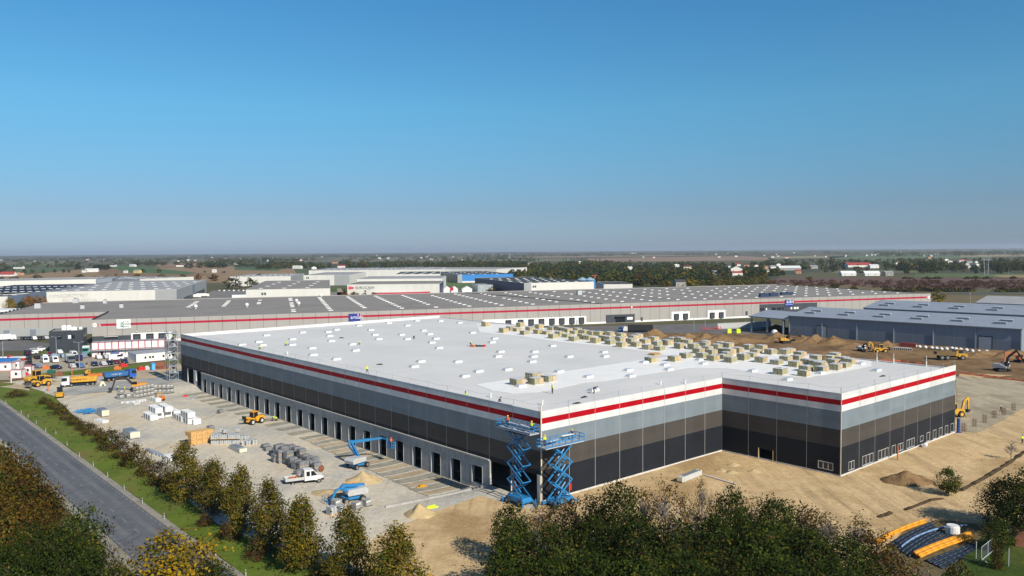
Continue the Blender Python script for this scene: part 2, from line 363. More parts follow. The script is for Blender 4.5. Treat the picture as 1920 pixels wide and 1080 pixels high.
field([(550, 503), (600, 504), (640, 520), (700, 530), (620, 548), (560, 520)], (.075, .09, .035), z=.06)
field([(1100, 484.5), (1390, 480), (1450, 483), (1440, 488), (1200, 490.5), (1100, 490)], (.26, .18, .12), (.20, .13, .085), z=.03, stretch=(1, 6, 1))
field([(890, 488), (1080, 484), (1085, 489), (900, 493)], (.16, .15, .075), (.11, .11, .05), z=.03, stretch=(1, 6, 1))
field([(960, 481), (1200, 478.5), (1380, 478), (1200, 481), (980, 483.5)], (.22, .16, .11), z=.02)
field([(1440, 481), (1560, 479.5), (1620, 479), (1560, 483.5), (1440, 485)], (.22, .2, .11), z=.03)
field([(1550, 481), (1700, 477), (1860, 479), (1860, 483), (1640, 487), (1560, 485)], (.08, .12, .045), (.11, .14, .06), z=.03)
field([(1800, 477.5), (1960, 476.5), (1960, 480.5), (1800, 481.5)], (.28, .21, .12), z=.05)
field([(0, 489), (300, 486), (480, 485), (640, 486), (300, 492), (0, 495)], (.17, .13, .08), (.11, .1, .06), z=.02, scale=.004, stretch=(1, 5, 1))
field([(480, 484), (880, 481), (900, 488), (700, 491), (500, 490)], (.12, .12, .07), (.17, .14, .09), z=.02, scale=.004, stretch=(1, 5, 1))
field([(1290, 529), (1440, 522), (1700, 521), (1990, 522), (1990, 541), (1850, 541), (1690, 543), (1560, 536), (1400, 534), (1290, 534)], (.10, .05, .04), (.14, .075, .055), z=.03, scale=.03, name='heath')
field([(1310, 533), (1440, 531), (1600, 536), (1720, 545), (1620, 548), (1450, 536), (1310, 538)], (.16, .11, .035), (.09, .08, .03), z=.06, scale=.06, name='heath')
field([(1690, 547), (1990, 546), (1990, 585), (1800, 590), (1690, 590)], (.17, .12, .05), (.10, .08, .035), z=.04, scale=.03)
field([(1745, 547), (1990, 547.5), (1990, 554), (1745, 553)], (.075, .075, .045), z=.06)
field([(1716, 512), (1990, 514), (1990, 521), (1716, 519)], (.085, .115, .035), z=.06)
field([(1860, 516), (1990, 516), (1990, 521.5), (1880, 520)], (.25, .18, .08), z=.08)
field([(1560, 507), (1720, 506), (1720, 511), (1560, 512)], (.12, .13, .05), z=.05)
field([(560, 540), (640, 540), (650, 560), (560, 560)], (.07, .11, .03), z=.08)
field([(632, 541), (640, 541), (645, 556), (632, 556)], (.32, .26, .18), z=.1)
field([(810, 523), (900, 533), (940, 541), (820, 545)], (.08, .12, .035), z=.08)
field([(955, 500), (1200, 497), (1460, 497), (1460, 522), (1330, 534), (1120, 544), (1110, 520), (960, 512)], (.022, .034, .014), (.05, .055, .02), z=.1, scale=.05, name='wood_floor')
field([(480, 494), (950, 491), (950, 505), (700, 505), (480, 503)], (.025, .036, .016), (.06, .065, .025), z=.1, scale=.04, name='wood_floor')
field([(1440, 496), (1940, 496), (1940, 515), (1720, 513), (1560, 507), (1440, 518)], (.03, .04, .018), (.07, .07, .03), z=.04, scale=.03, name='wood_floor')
sheet('rough_grass', P0((1640, 1060), (1700, 990), (1760, 976), (1830, 984), (1852, 1009), (1790, 1066), (1720, 1118)), lambda x, y: gz(x, y)+.03, 1.2, ground_mat('shaded_rough_grass', (.10, .08, .04), (.16, .12, .06), (.06, .065, .02), 0, big=.3))  # dark soil and grass, with the shade over them mixed into the colours
# ------------------------------------------------------------------ the new warehouse (own axes, corner at its origin)
def vcuts(lo, hi, step, off=0):
    a = [lo]; k = math.ceil((lo-off)/step+1e-6)
    while off+k*step < hi-1e-6:
        if off+k*step > lo+.2: a.append(off+k*step)
        k += 1
    return a+[hi]
def wall(mb, o, d, length, zs, bandf, holes, depth, nrm, reveal_mi, seams=(), seam_mi=0, seam_w=.05):
    """wall of quads with real openings. o: start (x,y), d: direction, nrm: outward; holes: (s0,s1,z0,z1)"""
    ss = sorted(set([0, length]+[h[0] for h in holes]+[h[1] for h in holes]))
    zz = sorted(set(list(zs)+[h[2] for h in holes]+[h[3] for h in holes]))
    P = lambda s, z, k=0: (o[0]+d[0]*s+nrm[0]*k, o[1]+d[1]*s+nrm[1]*k, z)
    flip = (d[0]*nrm[1]-d[1]*nrm[0]) > 0
    def quad(a, mi): mb.add(a, [(3, 2, 1, 0) if flip else (0, 1, 2, 3)], mi)
    for s0, s1 in zip(ss[:-1], ss[1:]):
        for z0, z1 in zip(zz[:-1], zz[1:]):
            sc, zc = (s0+s1)/2, (z0+z1)/2
            if any(h[0] < sc < h[1] and h[2] < zc < h[3] for h in holes): continue
            quad([P(s0, z0), P(s1, z0), P(s1, z1), P(s0, z1)], bandf(zc))
    for s0, s1, z0, z1 in holes:
        quad([P(s0, z0), P(s0, z0, -depth), P(s0, z1, -depth), P(s0, z1)][::-1], reveal_mi)
        quad([P(s1, z0), P(s1, z0, -depth), P(s1, z1, -depth), P(s1, z1)], reveal_mi)
        quad([P(s0, z1), P(s1, z1), P(s1, z1, -depth), P(s0, z1, -depth)], reveal_mi)
        quad([P(s0, z0), P(s1, z0), P(s1, z0, -depth), P(s0, z0, -depth)][::-1], reveal_mi)
    for s in seams:
        z = zz[0]
        free = [(zz[0], zz[-1])]
        for h in holes:
            if h[0]-.05 < s < h[1]+.05:
                free = [q for a, b in free for q in ((a, min(b, h[2])), (max(a, h[3]), b)) if q[1]-q[0] > .05]
        for a, b in free:
            quad([P(s-seam_w, a, .02), P(s+seam_w, a, .02), P(s+seam_w, b, .02), P(s-seam_w, b, .02)], seam_mi)
# vertical banded cladding: one material per colour of steel panel
def panel(name, rgb, rough=.5, var=.06):
    return mat(name, rgb, rough, var, .25, 0, stretch=(1, 1, .15), spec=.35)
def bandmat(name, rgb, rough=.5):
    m = bpy.data.materials.new(name); m.use_nodes = True; MATS[name] = m; n = m.node_tree.nodes; l = m.node_tree.links; p = n['Principled BSDF']; p.inputs['Roughness'].default_value = rough; p.inputs['Specular IOR Level'].default_value = .1
    tc = n.new('ShaderNodeTexCoord').outputs['Object']; sn = n.new('ShaderNodeVectorMath'); sn.operation = 'SNAP'; sn.inputs[1].default_value = (6.04, 6.04, 1.15); l.new(tc, sn.inputs[0])
    wn = n.new('ShaderNodeTexWhiteNoise'); l.new(sn.outputs[0], wn.inputs['Vector']); a = ramp(n, l, wn.outputs['Value'], [(0, tuple(c*.93 for c in rgb)), (1, tuple(c*1.07 for c in rgb))])
    d = ramp(n, l, nz(n, l, tc, .35, 6, (1, 1, .25)), [(.35, (.88, .88, .87)), (.7, (1.06, 1.06, 1.06))]); mm = n.new('ShaderNodeMix'); mm.data_type = 'RGBA'; mm.blend_type = 'MULTIPLY'; mm.inputs[0].default_value = 1
    l.new(a.outputs[0], mm.inputs[6]); l.new(d.outputs[0], mm.inputs[7]); l.new(mm.outputs[2], p.inputs['Base Color'])
    wv = n.new('ShaderNodeTexWave'); wv.bands_direction = 'Z'; wv.inputs['Scale'].default_value = 1.4; l.new(tc, wv.inputs[0]); b = n.new('ShaderNodeBump'); b.inputs['Strength'].default_value = .25; b.inputs['Distance'].default_value = .03; l.new(wv.outputs['Fac'], b.inputs['Height']); l.new(b.outputs[0], p.inputs['Normal']); return m
B_WHITE = bandmat('panel_white', (.585, .59, .585)); B_RED = bandmat('panel_red', (.37, .003, .010)); B_LIGHT = bandmat('panel_light_grey', (.17, .205, .233))
B_BROWN = bandmat('panel_brown_grey', (.066, .060, .055)); B_DARK = bandmat('panel_anthracite', (.0165, .0195, .026)); SEAM = mat('joint_strip', (.34, .34, .34), .5)
SEAMD = mat('joint_strip_pale', (.26, .26, .26), .5)
CLAD = [B_WHITE, B_RED, B_LIGHT, B_BROWN, B_DARK, SEAM, CONCL]
ZB = [.35, 5.1, 8.15, 11.3, 12.4, 13.3, 14.4]
def band(z): return 0 if z > 13.3 else 1 if z > 12.4 else 0 if z > 11.3 else 2 if z > 8.15 else 3 if z > 5.1 else 4
wh = thing('warehouse', 'new half-built warehouse with grey banded walls, red stripe and broad white roof', 'warehouse', (*ORG, 0), YAW)
PST = 6.04
# west wall above the docks and at its two ends
docks = [14.43+6.03*i for i in range(22)]
m = MB()
holes = [(.9, 7.1, 0, 4.3), (7.5, 12.4, 0, 4.3), (145.4, 149.5, .2, 4.7), (151.5, 156.8, .2, 4.7)]
wall(m, (0, 0), (0, 1), 162, [4.5, 5.1, 8.15, 11.3, 12.4, 13.3, 14.4], band, [], .3, (-1, 0), 6, [.5+PST*k for k in range(1, 27)], 5, .04)
wall(m, (0, 0), (0, 1), 12.6, [0, 4.5], band, [(.9, 7.1, 0, 4.3), (7.5, 12.4, 0, 4.3)], .35, (-1, 0), 6)
wall(m, (0, 144.9), (0, 1), 17.1, [-.1, 4.5], band, [(.5, 4.6, .2, 4.45), (6.6, 11.9, .2, 4.45)], .35, (-1, 0), 0)
m.build('cladding', CLAD, wh)
m = MB()   # south wall
wall(m, (0, 0), (1, 0), 48, ZB, band, [], .3, (0, -1), 6, [.05]+[.2+PST*k for k in range(1, 8)], 5, .04)
m.build('cladding', CLAD, wh)
m = MB()   # recessed west wall
wall(m, (48, 0), (0, -1), 24, ZB, band, [(8.1, 11.05, .35, 2.1), (19.9, 22.7, .8, 2.15)], .25, (-1, 0), 6, [.05]+[5.9*k for k in range(1, 4)]+[23.95], 5, .04)
m.build('cladding', CLAD, wh)
m = MB()   # south office wall with its windows
WIN = [(50.8, 52.9, .55, 2.1), (55.9, 60.1, .45, 2.2), (62, 66.2, .4, 2.15), (67.6, 69.2, .36, 2.15), (70.2, 72.4, .6, 2.05), (74, 77.5, .5, 2.2), (80.1, 81.6, .85, 2.0),
       (83.1, 84.7, .4, 2.2), (86.2, 87.8, .4, 2.25), (89.2, 90.8, .4, 2.25), (92.2, 93.8, .4, 2.25), (95.2, 96.8, .4, 2.25)]
wall(m, (48, -24), (1, 0), 49.4, ZB, band, [(a-48, b-48, c, d) for a, b, c, d in WIN], .25, (0, -1), 6, [.05]+[.6+PST*k for k in range(1, 8)]+[49.35], 5, .03)
m.build('cladding', CLAD, wh)
m = MB(); m.box(97.15, -23.98, .3, 97.4, 161.9, 13.55); m.box(.2, 161.75, 0, 97.15, 162, 14.4); m.build('rear_cladding', B_LIGHT, wh)
m = MB()   # plinth
m.box(.06, -.10, -.4, 48.02, .06, .33); m.box(47.9, -24.1, -.4, 47.98, -.12, .33); m.box(48, -24.1, -.4, 97.5, -23.94, .33); m.box(97.3, -23.9, -.4, 97.52, 161, .28)
m.build('plinth', CONCL, wh)
# concrete dock wall below the cladding
m = MB()
dh = [(y-12.6, y+2.78-12.6, -1.2 if i else -.25, 2.8) for i, y in enumerate(docks)]
wall(m, (-.12, 12.6), (0, 1), 132.3, [-1.6, 0.1, 4.28], lambda z: 0, dh, .55, (-1, 0), 1, [.3+3.015*k for k in range(44)], 2, .02)
m.box(-.30, 12.55, 4.28, .3, 144.9, 4.48, 1); m.box(-.14, 12.45, -1.6, .3, 12.58, 4.28, 1); m.box(-.14, 144.92, -1.6, .1, 145.1, 4.2, 1)
m.build('dock_wall', [CONC, mat('dock_reveal', (.40, .39, .365), .85, .15), mat('wall_joint', (.2, .2, .19), .9)], wh)
for i, y in enumerate(docks):      # each dock: door frame and a pit for the leveller
    o = (MB().box(-.16, y-.12, 2.81, .0, y+2.9, 2.95).box(-.16, y-.13, -1.0 if i else -.2, -.02, y-.01, 2.8)
         .box(-.16, y+2.79, -1.0 if i else -.2, -.02, y+2.91, 2.8)).build('dock_door', CONCL, wh)
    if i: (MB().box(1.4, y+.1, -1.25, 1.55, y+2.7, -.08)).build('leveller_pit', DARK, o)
for q in ((.45, 7.15, -.1, .7, 7.45, 4.5), (-.1, 12.3, -.1, .06, 12.44, 4.4), (-.14, .02, 0, .1, .7, 4.4), (-.1, 149.55, 0, .1, 151.4, 4.5)): MB().box(*q).build('door_post', CONCL, wh)
# slab inside and dark back wall
m = MB(); m.prism([(1.6, .5), (47.5, .5), (48.5, -23.5), (96.9, -23.5), (96.9, 161), (1.6, 161)], -.2, 0.05); m.build('floor_slab', mat('dusty_floor', (.13, .125, .12), .95, .2), wh)
for y in range(14, 160, 24): MB().box(11.7, y-.3, 0.05, 12.3, y+.3, 13).build('column', CONC, wh)
# roof, parapets, membranes
RZ = 13.62
roof_m = bpy.data.materials.new('roof_membrane'); roof_m.use_nodes = True
n = roof_m.node_tree.nodes; l = roof_m.node_tree.links; p = n['Principled BSDF']; p.inputs['Roughness'].default_value = .6
tc = n.new('ShaderNodeTexCoord').outputs['Object']
base = ramp(n, l, nz(n, l, tc, .06, 6), [(.3, (.57, .555, .52)), (.7, (.65, .63, .59))])
st = ramp(n, l, nz(n, l, tc, .5, 3, (.10, 2.2, 1)), [(.60, (0, 0, 0)), (.74, (.75, .75, .75))])
wv = n.new('ShaderNodeTexWave'); wv.bands_direction = 'Y'; wv.inputs['Scale'].default_value = .31; l.new(tc, wv.inputs[0])
wr = ramp(n, l, wv.outputs['Fac'], [(.0, (.22, .22, .22)), (.03, (0, 0, 0))])
a1 = mixc(n, l, st.outputs[0], base.outputs[0], (.44, .445, .45)); a2 = mixc(n, l, wr.outputs[0], a1, (.47, .47, .46)); l.new(a2, p.inputs['Base Color'])
m = MB(); m.prism([(.3, .3), (48.3, .3), (48.3, -23.7), (97.15, -23.7), (97.15, 161.7), (.3, 161.7)], RZ-.5, RZ); m.build('roof_deck', roof_m, wh)
COPE = mat('white_coping', (.62, .62, .60), .5)
m = MB()
m.box(.012, 6.5, RZ, .28, 161.98, 14.41, 0); m.box(-.03, 6.5, 14.41, .33, 162, 14.46, 1); m.box(6.2, .012, RZ, 48.28, .28, 14.41, 0); m.box(6.2, -.03, 14.41, 48.03, .33, 14.46, 1)
m.box(48.012, -23.72, RZ, 48.285, -.005, 14.41, 0); m.box(47.97, -23.7, 14.41, 48.33, -.03, 14.46, 1)
m.box(48.02, -23.988, RZ, 97.39, -23.73, 14.405, 0); m.box(47.97, -24.03, 14.41, 97.43, -23.7, 14.46, 1); m.box(.3, 161.7, RZ, 97.2, 162.02, 14.412, 0); m.box(.3, 161.67, 14.41, 97.2, 162.03, 14.46, 1)
m.box(97.0, -23.7, RZ, 97.42, 161.6, RZ+.22, 0); m.build('parapet', [B_WHITE, COPE], wh)
MEMB = mat('fresh_white_membrane', (.77, .755, .715), .55, .05, .4)
def roofpoly(pts, z, name='membrane_sheet', zr=RZ):
    q = [WL(*G(*p, zr)) for p in pts]; q = [(min(96.9, a), b) for a, b in q]; c = sum((a-q[0][0])*(0) for a, b in q)
    ar = sum(q[i][0]*q[(i+1) % len(q)][1]-q[(i+1) % len(q)][0]*q[i][1] for i in range(len(q)))
    if ar < 0: q = q[::-1]
    r2 = random.Random(len(pts)); e = []
    for i in range(len(q)):
        a = Vector(q[i]); b = Vector(q[(i+1) % len(q)]); k = max(1, int((b-a).length/2.0))
        for j in range(k): t = a+(b-a)*(j/k); e.append((min(96.9, t.x+r2.uniform(-.18, .18)), t.y+r2.uniform(-.18, .18)))
    return MB().prism(e, z-.02, z).build(name, MEMB, wh)
roofpoly([(893, 607), (900, 623), (980, 631), (1047, 641), (1137, 649), (1225, 661), (1270, 672), (1240, 688), (1310, 690), (1360, 690), (1423, 701), (1514, 708), (1575, 698), (1634, 686), (1648, 674), (1500, 661), (1300, 641), (1100, 622), (960, 609)], RZ+.03)
roofpoly([(892, 721), (955, 711.5), (1075, 694), (1196, 676), (1270, 668), (1300, 688), (1249, 696), (1200, 704), (1130, 715), (1097, 717.5), (1050, 728), (1005, 736), (960, 738), (925, 733)], RZ+.045)
# skylights
SKY_PX = [(480+x/4, 460+y/4) for x, y in [(85, 680), (228, 632), (355, 658), (55, 755), (280, 710), (278, 752), (428, 778), (437, 828), (596, 605), (610, 637), (548, 655), (560, 685), (572, 723), (730, 748), (755, 795), (612, 860), (780, 606), (868, 640), (900, 676), (928, 708), (1002, 588), (1040, 570), (1100, 676), (1142, 606), (1143, 709), (1214, 570), (1265, 644), (1310, 672), (1328, 735), (1358, 705), (1383, 775), (1390, 573), (1248, 878), (1198, 917), (1525, 880), (1535, 585), (1632, 660), (1800, 705), (1780, 733), (1845, 805), (1825, 840), (1683, 953), (1580, 990), (1900, 940)]]
SKY_PX += [(960+x/4, 460+y/4) for x, y in [(315, 760), (180, 805), (172, 842), (163, 880), (442, 842), (702, 808), (712, 840)]]
SKY_PX += [(340+x/2.86, 590+y/2.86) for x, y in [(150, 270), (205, 250), (280, 225), (170, 175), (255, 200), (330, 165), (420, 150), (85, 215)]]
SKY_W = [(960+x/4, 460+y/4) for x, y in [(370, 955), (590, 995), (890, 945), (910, 988), (1010, 885), (1165, 905), (1195, 940), (1425, 865), (1455, 895), (1825, 950), (85, 1065), (632, 1095)]]
SKY_W += [(1440+x/4, 460+y/4) for x, y in [(170, 1015), (840, 945), (720, 895), (420, 965)]]
SKYG = mat('skylight_dome', (.40, .45, .50), .15, .1, 1, spec=.6)
kerb_me = None
for px, py in SKY_PX+SKY_W:
    x, y = WL(*G(px, py, RZ)); y += .7
    if x < 2.5 or y > 160: continue
    if kerb_me is None:
        mb = MB(); mb.box(-1.0, -.6, 0, 1.0, .6, .38, 0, .05, .05); k_o = mb.build('skylight', COPE, wh); kerb_me = k_o.data
        mb = MB(); mb.smooth = False; mb.box(-.93, -.53, .38, .93, .53, .44, 0); mb.box(-.9, -.5, .44, .9, .5, .56, 0, .25, .25); d_o = mb.build('glazing', SKYG, k_o); dome_me = d_o.data
    else:
        k_o = bpy.data.objects.new('skylight', kerb_me); COL.objects.link(k_o); k_o.parent = wh
        d_o = bpy.data.objects.new('glazing', dome_me); COL.objects.link(d_o); d_o.parent = k_o
    k_o.location = (x, y, RZ)
# edge-protection posts with a slack line
m = MB(); zc = 14.4; r_ = random.Random(2)
def rail(a, b, n_, inw):
    a = Vector((*a, zc-.3)); b = Vector((*b, zc-.3)); pv = None
    for i in range(n_+1):
        q = a+(b-a)*(i/n_)+Vector((*inw, 0)); m.tube(q, q+Vector((0, 0, 1.35)), .035, 5)
        if pv is not None:
            mid = (pv+q)/2+Vector((0, 0, 1.1)); m.tube(pv+Vector((0, 0, 1.3)), mid, .015, 4); m.tube(mid, q+Vector((0, 0, 1.3)), .015, 4)
        pv = q
rail((0, .5), (0, 162), 27, (.16, 0)); rail((.3, 0), (48, 0), 8, (0, .16)); rail((48, 0), (48, -23.8), 4, (.16, 0)); rail((48.3, -24), (97.2, -24), 8, (0, .16))
m.build('safety_rail', STEEL, wh)
m = MB(); m.tube((.1, -.04, 0), (.1, -.04, 15.4), .12, 8); m.build('corner_post', mat('timber_batten', (.62, .55, .4), .8), wh)
m = MB(); m.bar((.3, 6.2, 14.0), (.5, .5, 13.95), .12, .12, 0); m.bar((.5, .5, 13.9), (6.0, .3, 14.1), .1, .1, 0); m.build('loose_flashing', STEEL, wh)
m = MB(); m.bar((47.9, -24.04, .4), (47.9, -24.04, 14.4), .14, .14); m.build('corner_trim', mat('pale_corner_trim', (.5, .45, .34), .6), wh)
WINF = mat('window_frame', (.46, .46, .44), .5)
# windows: frame with mullions, dark glass behind
for a, b, c, d in WIN:
    w = b-a; fr = MB(); t = .075; Y0, Y1 = -24.03, -23.9
    fr.box(a, Y0, c, b, Y1, c+t); fr.box(a, Y0, d-t, b, Y1, d); fr.box(a, Y0, c+t, a+t, Y1, d-t); fr.box(b-t, Y0, c+t, b, Y1, d-t)
    k = max(1, round(w/1.35))
    for i in range(1, k): fr.box(a+w*i/k-.05, Y0+.005, c+t, a+w*i/k+.05, Y1, d-t)
    fo = fr.build('door' if a == 67.6 else 'window', WINF, wh)
    MB().box(a+t, -23.88, c+t, b-t, -23.86, d-t).build('pane', GLASS, fo)
fr = MB(); X0, X1 = 47.9, 48.06
a, b, c, d = -22.7, -19.9, .8, 2.15
fr.box(X0, a, c, X1, b, c+.1); fr.box(X0, a, d-.1, X1, b, d); fr.box(X0, a, c+.1, X1, a+.1, d-.1); fr.box(X0, b-.1, c+.1, X1, b, d-.1)
for q in (a+.93, a+1.86): fr.box(X0+.01, q-.05, c+.1, X1, q+.05, d-.1)
fo = fr.build('window', WINF, wh); MB().box(48.1, a+.1, c+.1, 48.12, b-.1, d-.1).build('pane', GLASS, fo)
MB().box(47.93, -8.1, .3, 48.0, -7.98, 2.25).box(47.93, -11.1, .3, 48.0, -11.05, 2.2).build('door_frame', TIMBER, wh)
# lorry bays in front of the docks: slabs and kerbs; the far grey strips are painted shade
SLAB1 = mat('damp_brown_base', (.36, .29, .19), .95, .3, .4); SLAB2 = mat('wet_grey_base_and_shade', (.26, .245, .195), .9, .3, .5)
s1 = MB(); s2 = MB(); kb = MB()
def q3(lx, ly, up): x, y = LW(lx, ly); return (x, y, gz(x, y)+up)
for i in range(21):
    ya = 17.3+6.03*i; ym = ya+3.0; L_ = 9.2-3.6*min(1, i/8)
    for (mb, y0, y1) in ((s1, ya+.1, ym-.1), (s2, ym+.1, ya+5.9)):
        if i > 8 and mb is s1: continue  # far bays keep only the grey, standing in for shadow strips
        xs = [-.3, -L_*.4, -L_*.75, -L_]
        for x0, x1 in zip(xs[:-1], xs[1:]): mb.add([q3(x0, y0, .06), q3(x1, y0, .06), q3(x1, y1, .06), q3(x0, y1, .06)], [(0, 1, 2, 3)][::1])
    if i < 9:
        for y0 in (ya, ym):
            xs = [-.3, -L_*.35, -L_*.7, -L_]
            for x0, x1 in zip(xs[:-1], xs[1:]): kb.bar(q3(x0, y0, .05), q3(x1, y0, .05), .14, .2)
struct('lorry_bay_paving', s1, SLAB1); struct('lorry_bay_paving', s2, SLAB2); struct('lorry_bay_kerbs', kb, CONC)
m = MB(); pv = None
for k in range(13):
    q = LW(-.2-k*1.55, 13.6+.12*k); z = gz(*q)+.05
    if pv: m.bar(pv, (q[0], q[1], z), .25, .5)
    pv = (q[0], q[1], z)
tag(m.build('retaining_kerb', CONC), 'long low concrete kerb wall closing the dock yard at its sandy end', 'kerb wall')
# scaffold stair at the far corner
t = thing('scaffold_tower', 'grey steel scaffold stair tower at far corner of the new warehouse', 'scaffold', (*LW(-2.2, 164), 0), YAW)
m = MB()
for x in (-1.3, 1.3):
    for y in (-1.6, 0, 1.6): m.tube((x, y, 0), (x, y, 15.6), .09, 5)
for k in range(8):
    z = 2*k+.6
    for x in (-1.3, 1.3): m.tube((x, -1.6, z), (x, 1.6, z), .07, 4); m.tube((x, -1.6 if k % 2 else 1.6, z), (x, 1.6 if k % 2 else -1.6, z+2), .07, 4)
    for y in (-1.6, 1.6): m.tube((-1.3, y, z), (1.3, y, z), .07, 4); m.tube((-1.3, y, z), (1.3, y, z+2), .06, 4)
m.build('frame', STEEL, t)
for k in range(1, 8): MB().box(-1.25, -1.55, 2*k+.62, 1.25, 1.55 if k % 2 else .6, 2*k+.7).build('deck', STEEL, t)
m = MB()
for k in range(7): m.bar((.6, -1.3 if k % 2 else 1.3, 2*k+.7), (.6, 1.3 if k % 2 else -1.3, 2*k+2.6), .8, .1)
m.build('stair_flight', STEEL, t)
# ------------------------------------------------------------------ trees and shrubs
def leafmat(name, c1, c2, tr=.25):
    m = bpy.data.materials.new(name); m.use_nodes = True; n = m.node_tree.nodes; l = m.node_tree.links
    p = n['Principled BSDF']; p.inputs['Roughness'].default_value = .9; p.inputs['Specular IOR Level'].default_value = .04
    g = n.new('ShaderNodeNewGeometry').outputs['Position']
    f = nz(n, l, g, 1.3, 3, rough=.8); r = ramp(n, l, f, [(.3, c1), (.7, c2)])
    oi = n.new('ShaderNodeObjectInfo'); mr = n.new('ShaderNodeMapRange'); mr.inputs['To Min'].default_value = .8; mr.inputs['To Max'].default_value = 1.2
    l.new(oi.outputs['Random'], mr.inputs[0]); hs = n.new('ShaderNodeHueSaturation'); l.new(mr.outputs[0], hs.inputs['Value']); l.new(r.outputs[0], hs.inputs['Color'])
    l.new(hs.outputs[0], p.inputs['Base Color'])
    t = n.new('ShaderNodeBsdfTranslucent'); l.new(hs.outputs[0], t.inputs[0]); mx = n.new('ShaderNodeMixShader'); mx.inputs[0].default_value = tr
    l.new(p.outputs[0], mx.inputs[1]); l.new(t.outputs[0], mx.inputs[2]); l.new(mx.outputs[0], n['Material Output'].inputs[0]); return m
L_DARK = leafmat('leaf_dark_green', (.016, .026, .006), (.032, .048, .009)); L_GREEN = leafmat('leaf_green', (.034, .054, .008), (.07, .092, .013))
L_OLIVE = leafmat('leaf_olive', (.095, .078, .011), (.165, .122, .017)); L_BROWN = leafmat('leaf_brown', (.060, .034, .012), (.105, .058, .018))
L_RUST = leafmat('leaf_rust', (.075, .032, .007), (.125, .060, .010)); L_YELL = leafmat('leaf_yellow', (.24, .145, .008), (.38, .235, .012))
L_TWIG = leafmat('twig_grey_brown', (.060, .040, .026), (.095, .066, .042), .1); L_FIR = leafmat('needle_green', (.015, .028, .014), (.030, .048, .022))
L_PURP = leafmat('leaf_purple_brown', (.050, .026, .018), (.080, .040, .026)); L_ORNG = leafmat('leaf_orange', (.30, .105, .010), (.42, .17, .016))
BARK = mat('bark', (.10, .08, .06), .95, .3, 3.0); BARKG = mat('grey_bark', (.20, .18, .16), .95, .3, 3.0)
def leaves(seed, prof, hgt, rad, n, size, mix, gaps=.35, clump=14, cz=0.15, lean=0):
    """leaf quads in clumps all through a crown; prof(t)->relative radius at relative height t; mix: [(slot, weight)]"""
    r = np.random.default_rng(seed); V = []; F = []; MI = []; nc = max(6, n//clump); k = 0
    ws = np.array([w for _, w in mix], float); ws /= ws.sum(); sl_ = [s for s, _ in mix]
    ph = r.uniform(0, 6.28, 6); tries = 0
    while k < nc and tries < nc*30:
        tries += 1
        t = r.uniform(0, 1); a = r.uniform(0, 6.283); pr = prof(t)
        lob = 1+.18*math.sin(3*a+ph[0]+5*t)+.14*math.sin(5*a+ph[1]-7*t)+.10*math.sin(2*a+ph[2]+11*t)
        if r.random() > pr+.05: continue
        rho = rad*pr*lob*math.sqrt(r.uniform(.06, 1))
        cx, cy, cz_ = rho*math.cos(a), rho*math.sin(a), hgt*(cz+(1-cz)*t)
        if noise.noise(Vector((cx*.55+seed, cy*.55, cz_*.55))) < -gaps: continue
        if rho < rad*pr*.45 and r.random() < .6: continue
        s = sl_[r.choice(len(ws), p=ws)]; cr = rad*.13*r.uniform(.6, 1.4)
        for _ in range(clump):
            p = np.array([cx, cy, cz_])+r.normal(0, cr, 3)*np.array([1, 1, .75])
            nrm = r.normal(0, .55, 3)+np.array([cx/(rad+.01)*1.1, cy/(rad+.01)*1.1, .6]); nrm /= np.linalg.norm(nrm)
            u = np.cross(nrm, r.normal(0, 1, 3)); u /= np.linalg.norm(u)+1e-9; v = np.cross(nrm, u); q = size*r.uniform(.55, 1.3)
            u = u*q*.5; v = v*q*.5*r.uniform(.5, .9); o = len(V)
            V += [p-u, p-v*.9, p+u, p+v]; F.append((o, o+1, o+2, o+3)); MI.append(s if r.random() < .85 else sl_[r.choice(len(ws), p=ws)])
        k += 1
    return V, F, MI
def leafmesh(name, V, F, MI, mats):
    me = bpy.data.meshes.new(name); me.from_pydata([tuple(v) for v in V], [], F)
    for m in mats: me.materials.append(m)
    me.polygons.foreach_set('material_index', MI); me.update(); return me
def trunkmesh(name, hgt, rad, prof, m_, limbs=7, seed=1, twigs=0, tr=.03, leader=.75):
    r = random.Random(seed); b = MB(); k = hgt*tr*.6
    pts = [Vector((0, 0, -.3))]
    for i in range(1, 6): pts.append(Vector((r.uniform(-.03, .03)*hgt*.5, r.uniform(-.03, .03)*hgt*.5, hgt*leader*i/5)))
    for i, (p, q) in enumerate(zip(pts[:-1], pts[1:])): b.tube(p, q, k*(1-.17*i), 7, 0, k*(1-.17*(i+1)))
    for j in range(limbs):
        t = r.uniform(.25, .9); z = hgt*leader*t; a = r.uniform(0, 6.28); L = rad*prof(min(1, t+.15))*r.uniform(.6, .95)
        p = Vector((0, 0, z)); q = p+Vector((math.cos(a)*L*.5, math.sin(a)*L*.5, L*.35)); e = q+Vector((math.cos(a)*L*.45, math.sin(a)*L*.45, L*.45))
        b.tube(p, q, k*.4, 5, 0, k*.25); b.tube(q, e, k*.25, 4, 0, .02)
        for _ in range(twigs):
            s = q+(e-q)*r.random(); d = Vector((r.gauss(0, 1), r.gauss(0, 1), 1.0+r.random())).normalized()*rad*r.uniform(.25, .6); b.tube(s, s+d, .045, 3, 0, .015)
    for _ in range(twigs*2):
        s = Vector((0, 0, hgt*r.uniform(.4, leader))); d = Vector((r.gauss(0, .6), r.gauss(0, .6), 1.0)).normalized()*hgt*r.uniform(.12, .3); b.tube(s, s+d, .05, 3, 0, .015)
    o = b.build(name, m_); me = o.data; bpy.data.objects.remove(o); return me
P_CONE = lambda t: (.55+.45*min(1, t/.22))*(1-t)**.62*1.08+.05
P_ROUND = lambda t: max(.05, math.sin(math.pi*min(1, .12+.88*t)))**.6*(1 if t < .5 else 1.0)
